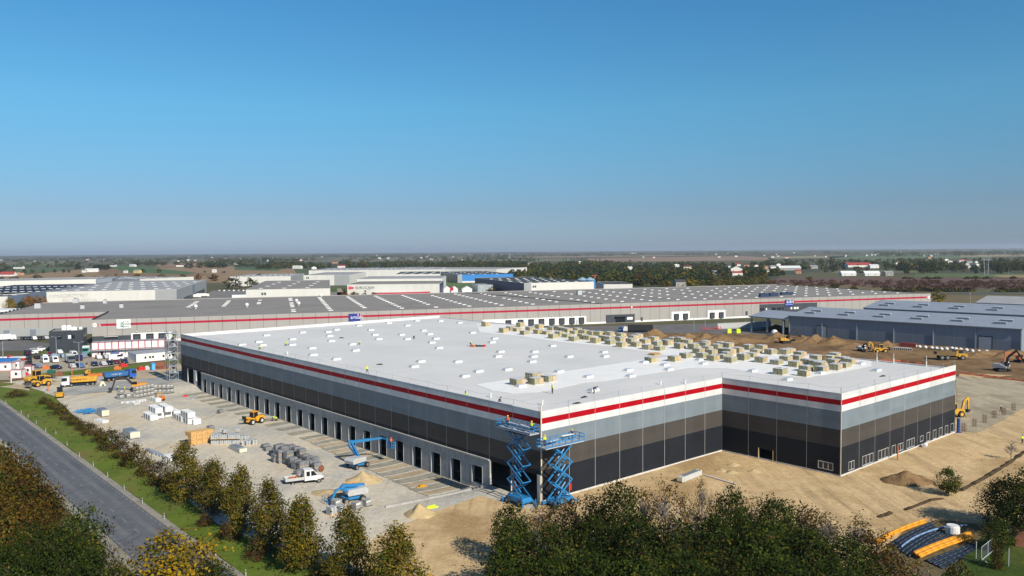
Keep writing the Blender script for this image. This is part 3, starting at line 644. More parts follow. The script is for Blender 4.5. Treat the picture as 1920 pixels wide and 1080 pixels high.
P_OVAL = lambda t: max(.06, math.sin(math.pi*(.1+.86*t)))**.8
P_POP = lambda t: .9*max(.08, math.sin(math.pi*(.06+.9*t)))**.5
P_BUSH = lambda t: max(.1, 1-t*t*.9)
ALLM = [L_DARK, L_GREEN, L_OLIVE, L_BROWN, L_RUST, L_YELL, L_TWIG, L_FIR, L_PURP, L_ORNG]; D_, G_, O_, B_, R_, Y_, T_, N_, U_, A_ = range(10)
KINDS = {   # profile, height, radius, leaf quads, size, colour mix, gaps, crown base, bark, limbs, twigs
    'hornbeam': (P_CONE, 8.6, 2.6, 8000, .27, [(O_, 8), (G_, 3), (B_, 1.0), (Y_, .25)], .30, .08, BARK, 9, 2),
    'rust': (P_ROUND, 10, 4.4, 7000, .36, [(R_, 3), (O_, 3.5), (B_, 3), (D_, 2)], .33, .15, BARK, 8, 1),
    'green': (P_OVAL, 10, 3.6, 5200, .36, [(G_, 3), (D_, 5), (O_, .7)], .33, .12, BARK, 8, 1),
    'dark': (P_ROUND, 10, 4.0, 7000, .34, [(D_, 7), (G_, 1.5), (O_, .4), (B_, .3)], .3, .1, BARK, 8, 1),
    'olive': (P_ROUND, 10, 4.0, 7000, .33, [(O_, .6), (D_, 6), (G_, 2.5), (B_, .4)], .32, .1, BARK, 8, 2),
    'brown': (P_OVAL, 9, 3.6, 3200, .32, [(B_, 3), (U_, 2), (O_, 1.4), (D_, 1.6)], .22, .12, BARK, 9, 5),
    'twig': (P_OVAL, 9, 3.4, 1500, .26, [(T_, 2), (B_, 3), (O_, 2)], .1, .15, BARKG, 12, 9),
    'orange': (P_ROUND, 9.5, 4.2, 2500, .5, [(A_, 4), (R_, 2), (Y_, 1.2), (O_, 2)], .35, .1, BARK, 8, 1),
    'yellow': (P_ROUND, 9.5, 4.2, 6000, .36, [(Y_, 5), (O_, 2.2), (G_, 1.4), (D_, .8)], .35, .1, BARK, 8, 2),
    'bare': (P_OVAL, 9, 2.2, 160, .22, [(T_, 2), (B_, 1)], .3, .3, BARKG, 18, 9),
    'shrub': (P_BUSH, 2.4, 2.0, 1500, .24, [(O_, 3), (B_, 2.2), (D_, 3), (U_, 1.2)], .3, .04, BARK, 6, 2),
    'redshrub': (P_BUSH, 2.4, 2.0, 1300, .24, [(B_, 3), (U_, 3), (O_, 1.5), (D_, 1)], .26, .04, BARK, 6, 3),
    'conifer': (P_CONE, 5, 1.6, 1200, .28, [(N_, 5), (G_, 1)], .5, .05, BARK, 5, 0),
    'young': (P_OVAL, 4, 1.5, 3200, .2, [(G_, 5), (O_, 1.2), (D_, 2)], .35, .12, BARK, 6, 2),
}
PROTO = {}
def proto(kind, v):
    if (kind, v) not in PROTO:
        pf, h, r, n, s, mix, gp, cz, bk, lb, tw = KINDS[kind]; seed = sum(map(ord, kind))*7+v*31
        V, F, MI = leaves(seed, pf, h, r, n, s, mix, gp, 12, cz)
        PROTO[(kind, v)] = (leafmesh(kind+'_crown', V, F, MI, ALLM), trunkmesh(kind+'_trunk', h, r, pf, bk, lb, seed, tw), h, r)
    return PROTO[(kind, v)]
tree_no = [0]
def tree(kind, x, y, z, h, w, label, cat='tree', group=None, name=None, v=None):
    tree_no[0] += 1; v = tree_no[0] % 3 if v is None else v
    cm, tm, ph, pr = proto(kind, v)
    nm = name or {'hornbeam': 'hornbeam_tree', 'shrub': 'shrub', 'redshrub': 'shrub', 'conifer': 'conifer_tree', 'young': 'young_tree', 'bare': 'bare_tree'}.get(kind, 'leafy_tree')
    t = thing(nm, label, cat, (x, y, z), rnd.uniform(0, 6.28), group); t.scale = (w/2/pr, w/2/pr, h/ph)
    for nme, me in (('trunk', tm), ('crown', cm)):
        o = bpy.data.objects.new(nme, me); COL.objects.link(o); o.parent = t
    return t
def ray_at(px, py, d):
    q = C_R*((px-960)/F_PX)+C_U*((540-py)/F_PX)+C_F; return Vector((q.x*d, q.y*d, CAM_H+q.z*d))
def tree_px(kind, px, top, d, wpx, label, zf=lambda x, y: 0, **k):
    p = ray_at(px, top, d); z0 = zf(p.x, p.y); return tree(kind, p.x, p.y, z0, max(1.2, p.z-z0), wpx/F_PX*d, label, **k)
def tree_base(kind, px, base, top, wpx, label, zf=lambda x, y: 0, **k):
    x, y = G(px, base); d = Vector((x, y, -CAM_H)).dot(C_F); return tree_px(kind, px, top, d, wpx, label, zf, **k)
row = 'olive trees in the row between verge and gravel yard'
for (px, ba, tp, w), lb in zip([(345, 940, 832, 74), (398, 965, 862, 72), (448, 1000, 874, 74), (503, 1035, 903, 76), (563, 1074, 930, 84), (652, 1094, 951, 92), (742, 1142, 992, 118)], [
        'conical olive green tree standing beside the stacked wooden crates, first of the yard edge row',
        'conical olive tree second from the wooden crates in the yard edge row',
        'conical olive tree third from the wooden crates in the yard edge row',
        'slim conical olive tree below the white flatbed truck in the yard edge row',
        'thin crowned olive tree with grey twigs in front of the folded blue boom lift',
        'conical olive tree below the grey paver packs, second from the sandy end of its row',
        'broad orange tinged olive tree last in the row, standing before bare sand']):
    tree_base('hornbeam', px, ba, tp, w, lb, group=row)
tree_base('hornbeam', 552, 1072, 942, 40, 'narrow young olive tree squeezed between two taller trees of the yard row', group=row)
for px, tp, d, w, k, lb in [(0, 836, 113, 120, 'rust', 'rust brown tree at the left edge beyond the road, tallest of its clump'), (48, 880, 108, 105, 'rust', 'rounded rust brown tree in the middle of the clump beside the road'),
        (84, 910, 110, 66, 'rust', 'smaller rust brown tree closest to the road shoulder in its clump'), (18, 935, 99, 120, 'rust', 'rust and green tree low in front of the roadside clump'),
        (66, 985, 93, 110, 'dark', 'dark green tree below the rust brown clump by the road'), (152, 953, 93, 96, 'green', 'upright green tree standing right at the road edge beside a bare tree'),
        (110, 990, 87, 110, 'dark', 'dark green bushy tree between two taller greens by the road'), (12, 1018, 86, 110, 'dark', 'dark green tree in the bottom left corner of the view'),
        (170, 1035, 82, 120, 'dark', 'low dark green tree under the bare grey tree'), (322, 1003, 88, 178, 'yellow', 'bright yellow autumn tree at the end of the road'),
        (395, 1050, 88, 80, 'green', 'small green tree tucked beside the yellow autumn tree'), (208, 985, 90, 62, 'bare', 'bare grey branching tree at the road edge without leaves')]:
    tree_px(k, px, tp, d, w, lb)
gl = {'green': 'fresh green tree in the grove below the warehouse corner', 'dark': 'dark green tree in the grove before the new warehouse', 'olive': 'olive brown tree in the grove before the new warehouse',
      'brown': 'brown leaved thin tree at the sandy edge of the grove', 'twig': 'nearly leafless twiggy tree at the top edge of the grove'}
for px, tp, d, w, k in [(958, 946, 100, 80, 'green'), (1008, 948, 104, 80, 'twig'), (1055, 936, 105, 90, 'brown'), (1105, 928, 101, 100, 'brown'), (1160, 906, 98, 105, 'olive'), (1205, 918, 103, 90, 'twig'), (1248, 902, 98, 110, 'twig'),
        (1290, 928, 102, 90, 'twig'), (1318, 896, 106, 42, 'twig'), (1370, 916, 97, 84, 'green'), (1408, 930, 102, 100, 'twig'), (1452, 936, 98, 110, 'dark'), (1502, 942, 101, 110, 'brown'), (1548, 962, 98, 100, 'twig'), (1600, 966, 95, 120, 'twig'), (1645, 992, 93, 90, 'brown'),
        (968, 1000, 88, 120, 'green'), (1040, 985, 87, 140, 'olive'), (1110, 975, 90, 130, 'dark'), (1190, 968, 88, 150, 'dark'), (1270, 980, 88, 150, 'olive'), (1350, 972, 90, 140, 'dark'), (1430, 980, 88, 140, 'olive'), (1512, 992, 88, 140, 'dark'), (1590, 1012, 88, 130, 'dark'), (1662, 1030, 86, 120, 'brown'), (1722, 1052, 85, 110, 'twig'),
        (938, 1058, 78, 130, 'dark'), (1020, 1046, 78, 140, 'olive'), (1110, 1040, 78, 150, 'dark'), (1200, 1044, 78, 150, 'olive'), (1290, 1040, 78, 150, 'dark'), (1380, 1044, 78, 150, 'olive'), (1470, 1050, 78, 150, 'dark'), (1560, 1060, 78, 150, 'dark'), (1648, 1068, 78, 140, 'olive')]:
    tree_px(k, px, tp, d, w, gl[k], group='trees of the grove below the warehouse')
tree_px('dark', 1890, 900, 112, 96, 'dark leafy tree beside the stacked pipes and white fence', zf=gz); tree_px('dark', 1945, 880, 108, 130, 'dark tree cut by the right edge of the view')
tree_px('green', 1872, 975, 104, 60, 'lower green tree leaning over the rusty tank by the pipes')
tree_base('young', 1779, 930, 879, 44, 'small lone green tree on the bare sand before the office windows', zf=gz)
tree_base('bare', 1897, 864, 822, 26, 'small withered brown tree beside the sandy ditch', zf=gz)
tree_px('shrub', 1800, 1052, 92, 60, 'golden dry shrub at the near end of the stacked pipes', cat='shrub'); tree_px('shrub', 1868, 1020, 98, 30, 'bright green leafy plant inside the white fence', cat='shrub')
for k, (px, ba, w, h, kd) in enumerate([(30, 744, 40, 13, 'shrub'), (82, 757, 24, 13, 'shrub'), (110, 778, 36, 22, 'shrub'), (138, 797, 30, 18, 'shrub'), (170, 815, 38, 22, 'redshrub'), (208, 843, 52, 38, 'shrub'), (252, 874, 54, 40, 'shrub'), (302, 908, 54, 42, 'redshrub'),
        (385, 985, 34, 24, 'redshrub'), (425, 1015, 44, 34, 'redshrub'), (478, 1048, 44, 34, 'redshrub'), (610, 1090, 50, 40, 'redshrub')]):
    lb = ['low grey green shrub farthest along the yard edge hedge', 'small round dark shrub near the yellow roller', 'dark shrub second from the yellow roller on the yard edge', 'small dark shrub beside the blue steel frames', 'reddish brown shrub between the panel stacks and the verge',
          'large dark shrub beside the grey panel bundle', 'broad shrub above the silver duct bundle on the yard edge', 'reddish shrub touching the first olive tree of the row', 'reddish low shrub under the first two row trees', 'reddish low shrub under the second and third row trees', 'reddish low shrub under the third and fourth row trees', 'reddish low shrub near the sandy end of the row'][k]
    tree_base(kd, px, ba, ba-h, w, lb, cat='shrub', group='shrubs along the yard edge')
for k, (px, ba, w, h, kd) in enumerate([(96, 767, 24, 15, 'shrub'), (124, 787, 26, 15, 'redshrub'), (154, 806, 30, 17, 'shrub'), (188, 829, 36, 24, 'shrub'), (230, 858, 44, 30, 'redshrub'), (278, 891, 46, 32, 'shrub'), (325, 922, 44, 34, 'redshrub')]):
    tree_base(kd, px, ba, ba-h, w, 'low filler shrub wedged between two bigger shrubs of the yard edge hedge', cat='shrub', group='filler shrubs along the yard edge')
# ------------------------------------------------------------------ people
def person(pose='stand', vest='y', loc=(0, 0, 0), rz=0, label='', helmet=WHITE, trousers=NAVY, group=None):
    J = {'pel': (0, 0, .95), 'sp': (0, 0, 1.15), 'ch': (0, 0, 1.36), 'nk': (0, 0, 1.5), 'hd': (.03, 0, 1.62), 'top': (.02, 0, 1.74),
         'sl': (0, .19, 1.42), 'sr': (0, -.19, 1.42), 'el': (.02, .26, 1.14), 'er': (.02, -.26, 1.14), 'wl': (.10, .27, .9), 'wr': (.10, -.27, .9), 'hl': (.13, .27, .82), 'hr': (.13, -.27, .82),
         'jl': (0, .1, .92), 'jr': (0, -.1, .92), 'kl': (.03, .12, .5), 'kr': (.03, -.12, .5), 'al': (0, .13, .09), 'ar': (0, -.13, .09), 'tl': (.17, .15, .04), 'tr': (.17, -.15, .04)}
    if pose == 'walk': J.update(kl=(.2, .11, .52), al=(.27, .12, .09), tl=(.43, .13, .06), kr=(-.1, -.11, .5), ar=(-.32, -.12, .13), tr=(-.18, -.13, .04), wl=(-.1, .28, .92), hl=(-.1, .28, .84), wr=(.25, -.27, .96), hr=(.3, -.27, .9))
    if pose == 'reach': J.update(el=(.25, .22, 1.3), wl=(.5, .2, 1.36), hl=(.58, .19, 1.37), er=(.25, -.22, 1.25), wr=(.48, -.18, 1.25), hr=(.56, -.17, 1.25))
    if pose == 'bend': J.update(sp=(.14, 0, 1.08), ch=(.36, 0, 1.16), nk=(.48, 0, 1.2), hd=(.6, 0, 1.22), top=(.7, 0, 1.24), sl=(.38, .19, 1.14), sr=(.38, -.19, 1.14), el=(.42, .22, .86), er=(.42, -.22, .86), wl=(.5, .16, .62), wr=(.5, -.16, .62), hl=(.53, .14, .54), hr=(.53, -.14, .54), kl=(.12, .12, .5), kr=(.12, -.12, .5))
    if pose == 'kneel': J.update(pel=(0, 0, .48), sp=(.08, 0, .66), ch=(.2, 0, .84), nk=(.28, 0, .95), hd=(.36, 0, 1.04), top=(.4, 0, 1.15), sl=(.2, .19, .88), sr=(.2, -.19, .88), el=(.34, .22, .64), er=(.34, -.22, .64), wl=(.5, .14, .46), wr=(.5, -.14, .46), hl=(.56, .12, .4), hr=(.56, -.12, .4), jl=(0, .1, .46), jr=(0, -.1, .46), kl=(.38, .12, .44), kr=(.3, -.12, .09), al=(.36, .12, .09), ar=(-.12, -.12, .09), tl=(.5, .13, .04), tr=(-.26, -.12, .04))
    rad = dict(pel=.15, sp=.145, ch=.165, nk=.065, hd=.105, top=.085, sl=.075, sr=.075, el=.052, er=.052, wl=.036, wr=.036, hl=.042, hr=.042, jl=.105, jr=.105, kl=.07, kr=.07, al=.05, ar=.05, tl=.045, tr=.045)
    keys = list(J); ed = [('pel', 'sp'), ('sp', 'ch'), ('ch', 'nk'), ('nk', 'hd'), ('hd', 'top'), ('ch', 'sl'), ('ch', 'sr'), ('sl', 'el'), ('sr', 'er'), ('el', 'wl'), ('er', 'wr'), ('wl', 'hl'), ('wr', 'hr'), ('pel', 'jl'), ('pel', 'jr'), ('jl', 'kl'), ('jr', 'kr'), ('kl', 'al'), ('kr', 'ar'), ('al', 'tl'), ('ar', 'tr')]
    V = [J[k] for k in keys]; E_ = [(keys.index(a), keys.index(b)) for a, b in ed]; RR = [rad[k] for k in keys]
    for sd_, s in (('l', 1), ('r', -1)):          # five bent fingers on each hand
        h = Vector(J['h'+sd_]); d = (h-Vector(J['w'+sd_])).normalized(); sdv = d.cross(Vector((1, 0, 0))).normalized() if abs(d.x) < .9 else Vector((0, 1, 0)); up = d.cross(sdv)
        for f in range(5):
            o_ = (f-2)*.019; L = (.05, .07, .078, .07, .055)[f]; b0 = h+sdv*o_+d*.03; base = len(V)
            if f == 0: b1 = h+sdv*(-.055)+d*.03; b2 = b1+d*.03+up*.012
            else: b1 = b0+d*L*.55; b2 = b1+d*L*.35+up*.02
            V += [tuple(b0), tuple(b1), tuple(b2)]; RR += [.011, .0095, .008]; E_ += [(keys.index('h'+sd_), base), (base, base+1), (base+1, base+2)]
    me = bpy.data.meshes.new('person'); me.from_pydata(V, E_, []); o = bpy.data.objects.new('person', me); COL.objects.link(o)
    sk = o.modifiers.new('skin', 'SKIN'); ss = o.modifiers.new('sub', 'SUBSURF'); ss.levels = 1; ss.render_levels = 1
    for i, sv in enumerate(me.skin_vertices[0].data): sv.radius = (RR[i], RR[i]); sv.use_root = (i == 0)
    dg = bpy.context.evaluated_depsgraph_get(); m2 = bpy.data.meshes.new_from_object(o.evaluated_get(dg)); o.modifiers.clear(); o.data = m2; bpy.data.meshes.remove(me)
    for q in (SKIN, HIVIS if vest == 'y' else HIOR if vest == 'o' else NAVY, trousers, BLACK): m2.materials.append(q)
    kk = {k: Vector(J[k]) for k in keys}; reg = dict(nk=0, hd=0, top=0, wl=0, wr=0, hl=0, hr=0, ch=1, sl=1, sr=1, sp=1, el=1, er=1, pel=2, jl=2, jr=2, kl=2, kr=2, al=3, ar=3, tl=3, tr=3)
    for p in m2.polygons: c = p.center; p.material_index = reg[min(kk, key=lambda k: (kk[k]-c).length-.02*(k in ('hd', 'top')))]; p.use_smooth = True
    hd = kk['hd']; tp = kk['top']; ax_ = (tp-hd).normalized()
    hm = MB(); c = hd+ax_*.06
    hm.tube(c-ax_*.0, c+ax_*.035, .145, 12, 0, .135); hm.tube(c+ax_*.035, c+ax_*.10, .125, 12, 0, .10); hm.tube(c+ax_*.10, c+ax_*.135, .10, 12, 0, .04); ho = hm.build('hard_hat', helmet, o)
    fc = MB(); fw_ = Vector((1, 0, 0)) if ax_.z > .5 else Vector((0, 0, -1)); sdv = ax_.cross(fw_).normalized(); fw_ = sdv.cross(ax_)
    fc.tube(hd+fw_*.09, hd+fw_*.125-ax_*.02, .016, 5, 0, .02)
    for s in (1, -1): fc.ball(hd+fw_*.096+sdv*.034*s+ax_*.025, .012, 1, 6, 4); fc.ball(hd+sdv*.108*s, .028, 0, 6, 4)
    fc.bar(hd+fw_*.1-ax_*.05+sdv*.025, hd+fw_*.1-ax_*.05-sdv*.025, .01, .012, 1); fc.build('face', [SKIN, BLACK], o)
    o.location = loc; o.rotation_euler = (0, 0, rz)
    return tag(o, label, 'worker', group)
RF = lambda px, py: (*G(px, py, RZ+.03), RZ+.03)
YH = paint('helmet_yellow', (.75, .55, .03))
wg = 'construction workers'
for pose, v, loc, rz, lb, hm in [('walk', 'y', RF(688.5, 701), 2.2, 'worker in yellow hi-vis jacket walking alone near the west roof edge', YH), ('stand', 'y', RF(1035.5, 738), .5, 'worker in hi-vis vest standing on roof before the loose insulation packs', WHITE),
        ('bend', 'n', RF(1113, 738), .3, 'worker in dark clothes bending beside a skylight above the south wall', BLACK), ('kneel', 'y', RF(673, 646), 1, 'worker in hi-vis kneeling at the end of a roof skylight', YH),
        ('kneel', 'n', RF(776.5, 636), 2, 'dark clothed worker crouching right of a far roof skylight', WHITE), ('kneel', 'y', RF(876, 746), -2.4, 'worker in hi-vis kneeling at the west parapet near the corner', BLACK),
        ('bend', 'y', RF(882, 649), 1.2, 'worker in hi-vis bending over the heap of tools on the roof', HIOR), ('kneel', 'n', RF(935, 757), 0, 'worker in dark green crouching at the parapet nearest the roof corner', NAVY),
        ('kneel', 'y', RF(535, 648), 0, 'worker in hi-vis lying low beside a skylight on the western roof', YH), ('kneel', 'y', RF(486, 655), 0, 'worker in hi-vis crouching close behind the far part of west parapet', YH),
        ('stand', 'y', Gg(220.5, 733), 1.0, 'worker in hi-vis standing below the excavator bucket', BLACK), ('stand', 'y', Gg(234, 736), 3.6, 'worker in hi-vis and dark trousers standing right of the excavator bucket', YH),
        ('bend', 'y', Gg(511, 790), .4, 'worker in bright hi-vis bending in front of a dock', BLACK), ('kneel', 'y', Gg(519.5, 789), 3.3, 'pale clad worker kneeling beside a dock door', WHITE), ('stand', 'y', Gg(491.5, 790), 2.8, 'worker in pale hi-vis standing behind the yellow wheel loader', BLACK),
        ('walk', 'n', Gg(1877, 774), 1.8, 'worker in dark trousers standing among the rebar cages', WHITE), ('stand', 'y', Gg(1917, 832), 1.8, 'worker in hi-vis at the right edge of the sand area', paint('helmet_green', (.02, .25, .2)))]:
    person(pose, v, loc, rz, lb, hm, group=wg)
q = LW(-2.2, 163); person('stand', 'y', (*q, 12.7), 3.4, 'worker in yellow hi-vis standing high up inside the scaffold tower', YH, group=wg)

# ------------------------------------------------------------------ machines (nose towards +X)
def hd2(r_, f_, zf=gz):
    """place from two photo points under the rear and the front"""
    a = Gg(*r_, zf); b = Gg(*f_, zf)
    return ((a[0]+b[0])/2, (a[1]+b[1])/2, min(a[2], b[2])), math.atan2(b[1]-a[1], b[0]-a[0]), math.hypot(b[0]-a[0], b[1]-a[1])
TYRE_ME = {}
HUB = paint('dull_hub', (.20, .20, .19))
def wheel(parent, x, y, r, w, hub=HUB, z=None):
    k = (round(r, 2), round(w, 2), hub.name)
    if k not in TYRE_ME:
        b = MB(); b.wheel(0, 0, 0, r, w, 14, 0); b.wheel(0, 0, 0, r*.55, w+.03, 10, 1); o = b.build('wheel', [BLACK, hub]); TYRE_ME[k] = o.data; bpy.data.objects.remove(o)
    o = bpy.data.objects.new('wheel', TYRE_ME[k]); COL.objects.link(o); o.parent = parent; o.location = (x, y, r if z is None else z); return o
CARP = {n: paint('car_'+n, c, .25) for n, c in dict(white=(.72, .72, .72), silver=(.42, .43, .45), grey=(.13, .14, .15), black=(.014, .014, .017), navy=(.014, .022, .06), blue=(.06, .13, .30), lightblue=(.22, .33, .45), red=(.28, .02, .02), maroon=(.10, .012, .02), purple=(.03, .018, .035), bluegrey=(.16, .20, .27)).items()}
LAMPM = mat('lamp_lens', (.6, .6, .55), .15, .05); TAIL = paint('tail_lens', (.4, .01, .01), .2)
def car(colour, style, loc, rz, label, group):
    t = thing('parked_van' if style == 'van' else 'parked_car', label, 'van' if style == 'van' else 'car', loc, rz, group); p = CARP[colour]
    tp = lambda z: .05 if z < .9 else .05+.22*(z-.9)
    if style == 'van':
        b = [(-2.5, .3), (2.5, .3), (2.52, .8), (2.3, 1.1), (1.45, 1.95), (1.2, 2.1), (-2.45, 2.15), (-2.52, 1.2)]; tp = lambda z: .04 if z < 1.1 else .04+.08*(z-1.1); W = .98
        w = [(2.22, 1.17), (1.48, 1.9), (.3, 1.92), (.3, 1.2)]
    elif style == 'wagon':
        b = [(-2.25, .3), (2.2, .3), (2.25, .65), (2.1, .85), (1.1, .98), (.3, 1.45), (-.2, 1.52), (-1.9, 1.46), (-2.2, 1.0)]; W = .9; w = [(1.0, 1.0), (.3, 1.41), (-.2, 1.47), (-1.85, 1.41), (-2.1, 1.02)]
    elif style == 'sedan':
        b = [(-2.25, .3), (2.2, .3), (2.25, .62), (2.1, .8), (1.1, .92), (.4, 1.38), (-.7, 1.42), (-1.5, .98), (-2.25, .92)]; W = .88; w = [(.98, .95), (.38, 1.34), (-.68, 1.37), (-1.35, .99)]
    else:
        b = [(-2.0, .3), (1.95, .3), (2.0, .65), (1.8, .85), (1.05, .98), (.35, 1.46), (-1.4, 1.5), (-1.95, 1.05)]; W = .88; w = [(.95, 1.0), (.34, 1.42), (-1.38, 1.45), (-1.82, 1.07)]
    MB().prof(b, -W, W, 0, tp).build('body', p, t)
    g = MB(); g.prof(w, -W-.012, W+.012, 0, tp)
    fx = w[0][0]; g.add([(fx+.04, -.68, w[0][1]), (fx+.04, .68, w[0][1]), (w[1][0]+.04, .6, w[1][1]), (w[1][0]+.04, -.6, w[1][1])], [(0, 1, 2, 3)])
    g.build('windows', GLASS, t); l = max(x for x, _ in b); r = .34 if style == 'van' else .31
    for s in (1, -1):
        MB().box(l-.14, s*.62-.16, .62, l+.01, s*.62+.16, .74).build('headlight', LAMPM, t); MB().box(-l-.02, s*.66-.1, .7, -l+.1, s*.66+.1, .9).build('tail_light', TAIL, t)
        for x in (l*.62, -l*.62): wheel(t, x, s*(W-.08), r, .22)
    return t
CG = 'cars parked by the site cabins'; AWAY = YAW+math.pi/2; NEAR = YAW-math.pi/2
Z0 = lambda x, y: .04
CARS = [(52, 666, 'purple', 'van', AWAY, 'dark purple van at the western end of the car park behind another dark van'), (53, 675, 'black', 'wagon', AWAY, 'black estate car just in front of the dark purple van'),
    (70, 673, 'black', 'wagon', AWAY, 'black car with pale roof glare beside the two dark vans'), (84, 680, 'white', 'van', NEAR, 'white delivery van in front of a second white car, west side of car park'), (84.5, 672.5, 'white', 'wagon', NEAR, 'white car directly behind the westernmost white van'),
    (93, 667, 'maroon', 'hatch', NEAR, 'dull red hatchback half hidden between white cars near the dark cube'), (102, 679, 'white', 'van', NEAR, 'white van near the lamp post, in front of a pale blue car'), (102, 671, 'lightblue', 'wagon', NEAR, 'pale blue car directly behind a white van near the lamp post'),
    (54, 683, 'black', 'hatch', AWAY, 'small black hatchback alone below the dark vans'), (69, 690, 'bluegrey', 'wagon', NEAR+.5, 'blue grey estate car parked beside a red car'), (53, 692, 'red', 'wagon', NEAR, 'red car beside the red framed cabins'), (105, 692, 'navy', 'sedan', NEAR+.5, 'navy saloon at the southern edge above the yellow tipper'),
    (112, 663, 'white', 'hatch', NEAR, 'white hatchback close under the dark cube wall'), (119, 671, 'lightblue', 'hatch', NEAR, 'light blue hatchback in the middle of the car park'), (138, 669, 'white', 'van', NEAR, 'white pickup cab behind the grey box van'), (147, 676, 'navy', 'van', AWAY, 'dark navy van right of the grey box van'), (155.5, 671, 'bluegrey', 'van', AWAY, 'blue grey van beside the green lorry'),
    (135.5, 690, 'silver', 'hatch', NEAR, 'silver hatchback at the grass edge left of a blue car'), (150.5, 689, 'blue', 'hatch', NEAR+.2, 'blue hatchback at the foot of the lamp post by the grass'), (177.5, 686, 'navy', 'hatch', NEAR, 'navy hatchback first of the five cars along the grass'), (194, 685, 'silver', 'sedan', NEAR, 'silver saloon second of the five cars along the grass'),
    (206, 684, 'black', 'wagon', NEAR, 'black estate third of the five cars along the grass'), (219, 682, 'maroon', 'sedan', NEAR, 'dark red saloon fourth of the five cars along the grass'), (233.5, 681, 'navy', 'wagon', NEAR, 'dark navy car nearest the white cabins in the grass row'), (217, 675, 'white', 'van', YAW, 'long white van parked crosswise behind the dark red saloon'),
    (185, 673, 'white', 'hatch', NEAR, 'white hatchback under the red framed cabin row'), (199, 672.5, 'silver', 'hatch', NEAR, 'silver hatchback under the red framed cabin row'), (214, 669.5, 'blue', 'van', AWAY, 'blue van parked against the red framed cabin row'), (232, 670, 'white', 'wagon', AWAY, 'white estate beside the end of the white cabins'),
    (59, 664, 'white', 'wagon', YAW, 'white car nearest on the asphalt left of the dark cube'), (67, 660, 'white', 'wagon', YAW, 'middle one of the white cars left of the dark cube'), (77, 657, 'white', 'sedan', YAW, 'farthest of the white cars left of the dark cube'),
    (22, 638, 'black', 'sedan', NEAR, 'black saloon at the left end of the row under the grey warehouse'), (32.5, 637.5, 'grey', 'sedan', NEAR, 'dark grey saloon second in the row under the grey warehouse'), (43, 637.5, 'black', 'hatch', NEAR, 'black hatchback third in the row under the grey warehouse'), (54, 637, 'navy', 'sedan', NEAR, 'dark navy saloon fourth in the row under the grey warehouse'),
    (64.5, 637, 'white', 'hatch', NEAR, 'white hatchback between dark cars under the grey warehouse'), (76, 637, 'black', 'wagon', NEAR, 'black estate sixth in the row under the grey warehouse'), (87, 636, 'silver', 'sedan', NEAR, 'silver saloon closest to the dark cube under the grey warehouse')]
for px, py, c, s, rz, lb in CARS: car(c, s, (*G(px, py), .04), rz, lb, CG)
def box_truck(colour, cabm, loc, rz, label, L=5.0, name='box_van', group=None, open_=False):
    t = thing(name, label, 'lorry', loc, rz, group)
    MB().prof([(L/2-.1, .6), (L/2+1.9, .6), (L/2+1.95, 1.5), (L/2+1.6, 2.7), (L/2-.1, 2.8)], -1.15, 1.15).build('cab', cabm, t)
    MB().prof([(L/2+1.98, 1.55), (L/2+1.66, 2.6), (L/2+.7, 2.6), (L/2+.7, 1.6)], -1.1, 1.1).build('windscreen', GLASS, t)
    b = MB()
    if open_: b.box(-L/2, -1.25, .9, L/2-.2, 1.25, 1.1); b.box(-L/2, -1.25, 3.4, L/2-.2, 1.25, 3.5); b.box(-L/2, -1.25, 1.1, -L/2+.1, 1.25, 3.4); b.box(-L/2, 1.2, 1.1, L/2-.2, 1.25, 3.4); b.box(L/2-.3, -1.25, 1.1, L/2-.2, 1.25, 3.4)
    else: b.box(-L/2, -1.22, .9, L/2-.2, 1.22, 3.2)
    b.build('cargo_box', colour, t); MB().box(-L/2, -.5, .55, L/2+1.5, .5, .9).build('chassis', BLACK, t)
    for s in (1, -1):
        for x in ([L/2+.9, -L/2+.9] + ([-L/2+2.1] if L > 7 else [])): wheel(t, x, s*1.0, .48, .3)
    return t
box_truck(GREYP, CARP['grey'], (*G(130, 680), .04), NEAR, 'grey box van seen from behind in the middle of the car park', 3.6)
box_truck(WHITE, paint('lorry_green', (.03, .33, .22)), (*G(162, 664), .04), NEAR-.3, 'white lorry with a green cab beside the red framed cabins', 4.5, 'green_lorry')
box_truck(BLACK, WHITE, (*G(1200, 623), .02), math.pi-.1, 'white cabbed lorry with dark open sided trailer near the dug soil', 12, 'articulated_lorry', open_=True)
box_truck(CARP['maroon'], WHITE, (*G(1062, 608), .02), -.4, 'dark red trailer lorry backed at the grey warehouse docks', 9, 'articulated_lorry')
car('blue', 'van', (*G(1168, 621), .04), math.pi-.1, 'blue van beside the white cabbed lorry', None)
for px, py, rz, lb in [(12, 615, YAW, 'white lorry beside the round dark tank'), (4, 640, YAW, 'white lorry cut by the left edge of the picture'), (24, 612, YAW, 'white lorry parked closest to the grey warehouse end')]:
    box_truck(WHITE, WHITE, (*G(px, py), .03), rz, lb, 7, 'white_lorry')
